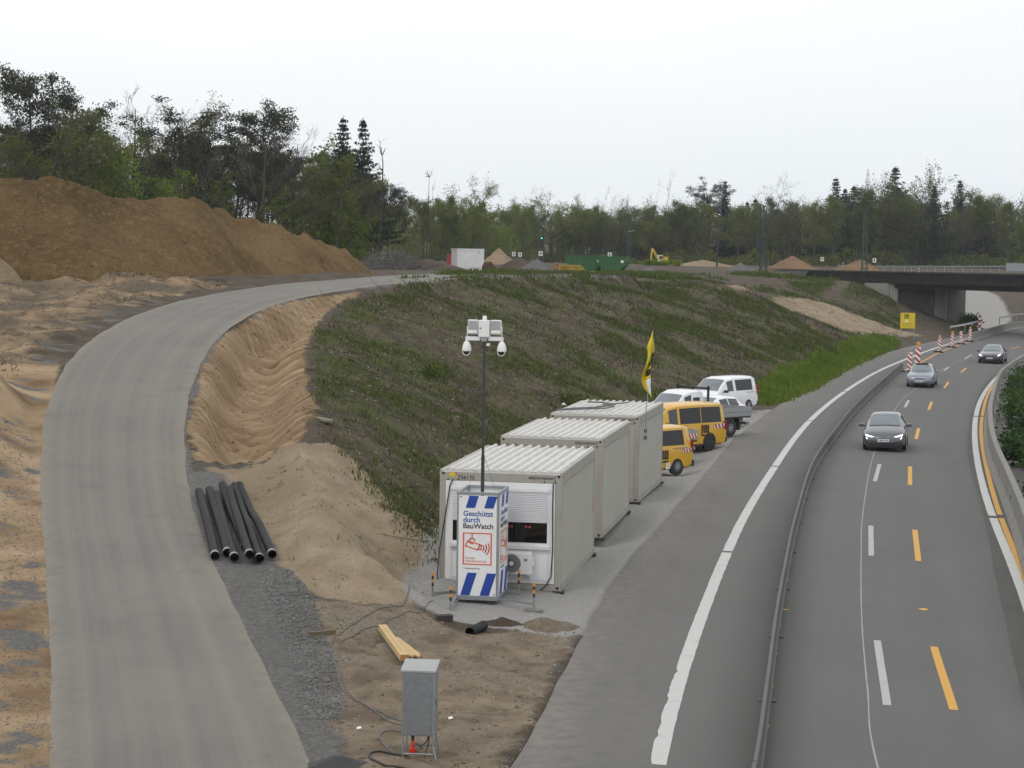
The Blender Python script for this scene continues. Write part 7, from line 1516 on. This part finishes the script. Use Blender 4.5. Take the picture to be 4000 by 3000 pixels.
core = [(-4.85,41.3),(-4.2,39.4),(-3.75,37.2),(-3.3,34.6),(-2.75,31.6),(-3.2,31.4),(-3.75,34.5),(-4.35,37.4),(-4.9,39.6),(-5.4,41.4)]
chunks('gravel', 'dark crushed stones of the strip beside the haul road', in_poly(core, 6000, rs), .021, 'stone', 11)
chunks('gravel', 'finer grey stones scattered along the gravel strip', in_poly(GV, 5200, rs), .017, 'stone', 12, tri=True)
chunks('gravel', 'pale gravel scattered over the container yard', in_poly(YARD, 9000, rs, lambda q: rs.rand(len(q)) < np.clip(46 / q[:, 1], 0, 1) ** 3), .016, 'stone_light', 13, tri=True)
chunks('dirt_clods', 'earth clods on the dirt around the cabinet', in_poly(DIRT, 900, rs), .017, 'clod', 14, cat='clods')
chunks('gravel', 'small pale stones on the dirt around the cabinet', in_poly(DIRT, 1600, rs), .013, 'stone_light', 15, tri=True)
chunks('gravel', 'small stones on the pale sand spur', in_poly(CREAM, 1500, rs), .014, 'clod', 16, tri=True)
LS = [(-6.9, 24), (-7.3, 30), (-8.7, 36), (-10.0, 40.6), (-11.1, 45), (-12.6, 50), (-13.4, 53), (-14.6, 53), (-13.5, 48), (-12, 42), (-10, 35), (-8.5, 28), (-8, 24)]
chunks('gravel', 'loose stones along the left verge of the haul road', in_poly(LS, 5000, rs), .020, 'stone', 17, tri=True)
HE = [(-3.0,28.6),(-4.0,32.0),(-5.0,35.8),(-6.2,40.4),(-7.5,45.2),(-8.8,51),(-9.4,54.3),(-9.9,57.6),(-10.15,57.6),(-9.65,54.3),(-9.05,51),(-7.75,45.2),(-6.45,40.4),(-5.25,35.8),(-4.25,32.0),(-3.4,28.6)]
chunks('gravel', 'loose grit along the right edge of the haul road', in_poly(HE, 1500, rs), .013, 'stone_light', 31, tri=True)
chunks('dirt_clods', 'clods strewn over the rough bank left of the haul road', in_poly(LBANK, 4000, rs), .05, 'clod', 19, tri=True, cat='clods')
chunks('dirt_clods', 'clods and stones on the scored sand cut', in_poly(BOWL, 900, rs), .035, 'clod', 18, tri=True, cat='clods')
mr = np.random.RandomState(77); mj = (mr.rand(3000) ** .8 * MOUND_V.shape[0] * .62).astype(int); mi_ = mr.randint(120, MOUND_V.shape[1] - 8, 3000); mq = MOUND_V[mj, mi_] + np.column_stack([mr.normal(0, .05, (3000, 2)), np.zeros(3000)])
chunks('dirt_clods', 'clods and stones lying on the ochre mound', mq[:, :2], .04, 'earth', 78, tri=True, cat='clods', zs=mq[:, 2])
# wood chips, bark and twigs left from clearing the slope
pts = in_poly(GRASS, 11000, rs, near_w); n = len(pts); a = rs.rand(n) * 6.283; L_ = rs.uniform(.02, .10, n) * (.7 + pts[:, 1] / 160); w_ = rs.uniform(.012, .03, n) * (.7 + pts[:, 1] / 160)
z = gz(pts[:, 0], pts[:, 1]) + rs.uniform(.02, .10, n); d = np.stack([np.cos(a), np.sin(a), rs.normal(0, .3, n)], -1); p_ = np.stack([-np.sin(a), np.cos(a), rs.normal(0, .5, n)], -1); c_ = np.column_stack([pts, z])
V = np.stack([c_ - d * L_[:, None] / 2 - p_ * w_[:, None] / 2, c_ + d * L_[:, None] / 2 - p_ * w_[:, None] / 2, c_ + d * L_[:, None] / 2 + p_ * w_[:, None] / 2, c_ - d * L_[:, None] / 2 + p_ * w_[:, None] / 2], 1).reshape(-1, 3)
tag(link('wood_chips', np_mesh('wood_chips', V, np.arange(4 * n).reshape(n, 4), M['chip'])), 'pale wood chips strewn over the cleared embankment slope', 'chips', kind='stuff')
tw_ = MB(); g = random.Random(8)
for (x, y) in in_poly(GRASS, 1500, rs, near_w):
    a = g.uniform(0, 6.283); l = g.uniform(.3, 1.4); P = [(x + math.cos(a) * l * t + g.gauss(0, .04), y + math.sin(a) * l * t + g.gauss(0, .04)) for t in (0, .35, .7, 1)]; b0 = g.uniform(.03, .08); up = g.choice((0, 0, .25, .5)) * l
    tw_.tube([(p[0], p[1], g1(*p) + b0 + up * t) for p, t in zip(P, (0, .35, .7, 1))], [.016, .014, .010, .005], 3, cap=False)
tag(tw_.build('twigs', M['twig']), 'thin dead twigs lying over the embankment slope', 'twigs', kind='stuff')
# ------------------------------------------------------------------ central reserve planting at right
def shrub(x, y, z, rx, ry, h, label, m_='leaf_bush', n=1600, size=.16, seed=1, group=None):
    g = random.Random(seed); r = empty('shrub', (x, y, z), 0, label, 'shrub', group); st = MB(); t = Tree(seed)
    for k in range(9):
        a = g.uniform(0, 6.28); P = t.path((g.uniform(-.3, .3) * rx, g.uniform(-.3, .3) * ry, 0), (math.cos(a) * .7, math.sin(a) * .7, 1), h * .85, 4, .2, .0); st.tube(P, [.03, .022, .016, .012, .006], 4, cap=False)
    st.build('stems', M['bark'], r); lump = [(g.uniform(-.75, .75) * rx, g.uniform(-.8, .8) * ry, g.uniform(.35, .95) * h) for _ in range(int(10 + rx * ry * 2))]
    for _ in range(n):
        c = lump[g.randrange(len(lump))]; t.leaves(Vector(c), 1, .20 + .08 * h, size)
    me = t.crown_mesh('foliage', [M['twig'], M[m_]]); link('foliage', me, r); return r
for k, (yy, off) in enumerate(((58, 1.6), (66, 1.7), (73, 1.7), (80, 1.8), (88, 1.9), (97, 1.9), (107, 2.0), (118, 2.0), (130, 2.0))):
    off += .5; x = float(xs_of(RBAR, yy)) + off; nm = ['nearest', 'second', 'third', 'fourth', 'fifth', 'sixth', 'seventh', 'eighth', 'farthest'][k]
    shrub(x, yy, float(zm(x - off, yy)), 1.2, 4.8, .85 + .15 * (k % 3), f'{nm} dark green shrub in the row behind the right concrete barrier', 'leaf_bush', 3600, .17, 70 + k, 'shrubs of the central reserve')
shrub(53.9, 227.0, g1(53.9, 227), 1.5, 1.2, 1.7, 'dark green shrub under the bridge behind the short guard rail', 'leaf_bush', 1500, .22, 91)
shrub(20, 258, g1(20, 258), 3.2, 2.0, .5, 'yellow green scrub beside the excavator on the plateau', 'leaf_spring', 1600, .25, 93)
shrub(2.6, 84.5, g1(2.6, 84.5), .6, .6, .45, 'dark green bush on the slope above the flag', 'grass', 500, .12, 94)
shrub(-3.2, 77.5, g1(-3.2, 77.5), .9, .8, .35, 'low green bush on the middle of the embankment slope', 'grass', 500, .12, 95)
# ------------------------------------------------------------------ air: thin haze round the whole place
hm_, hnt, HN, HL, HB = newmat('haze'); HN.remove(HB); pv = HN.new('ShaderNodeVolumePrincipled'); pv.inputs['Density'].default_value = .00016; pv.inputs['Color'].default_value = (.86, .92, 1, 1); pv.inputs['Anisotropy'].default_value = .2
HL.new(pv.outputs[0], HN['Material Output'].inputs['Volume'])
hz_ = MB().box(-400, 420, -30, 950, -3, 45).build('haze', hm_); tag(hz_, kind='stuff'); hz_.display_type = 'WIRE'
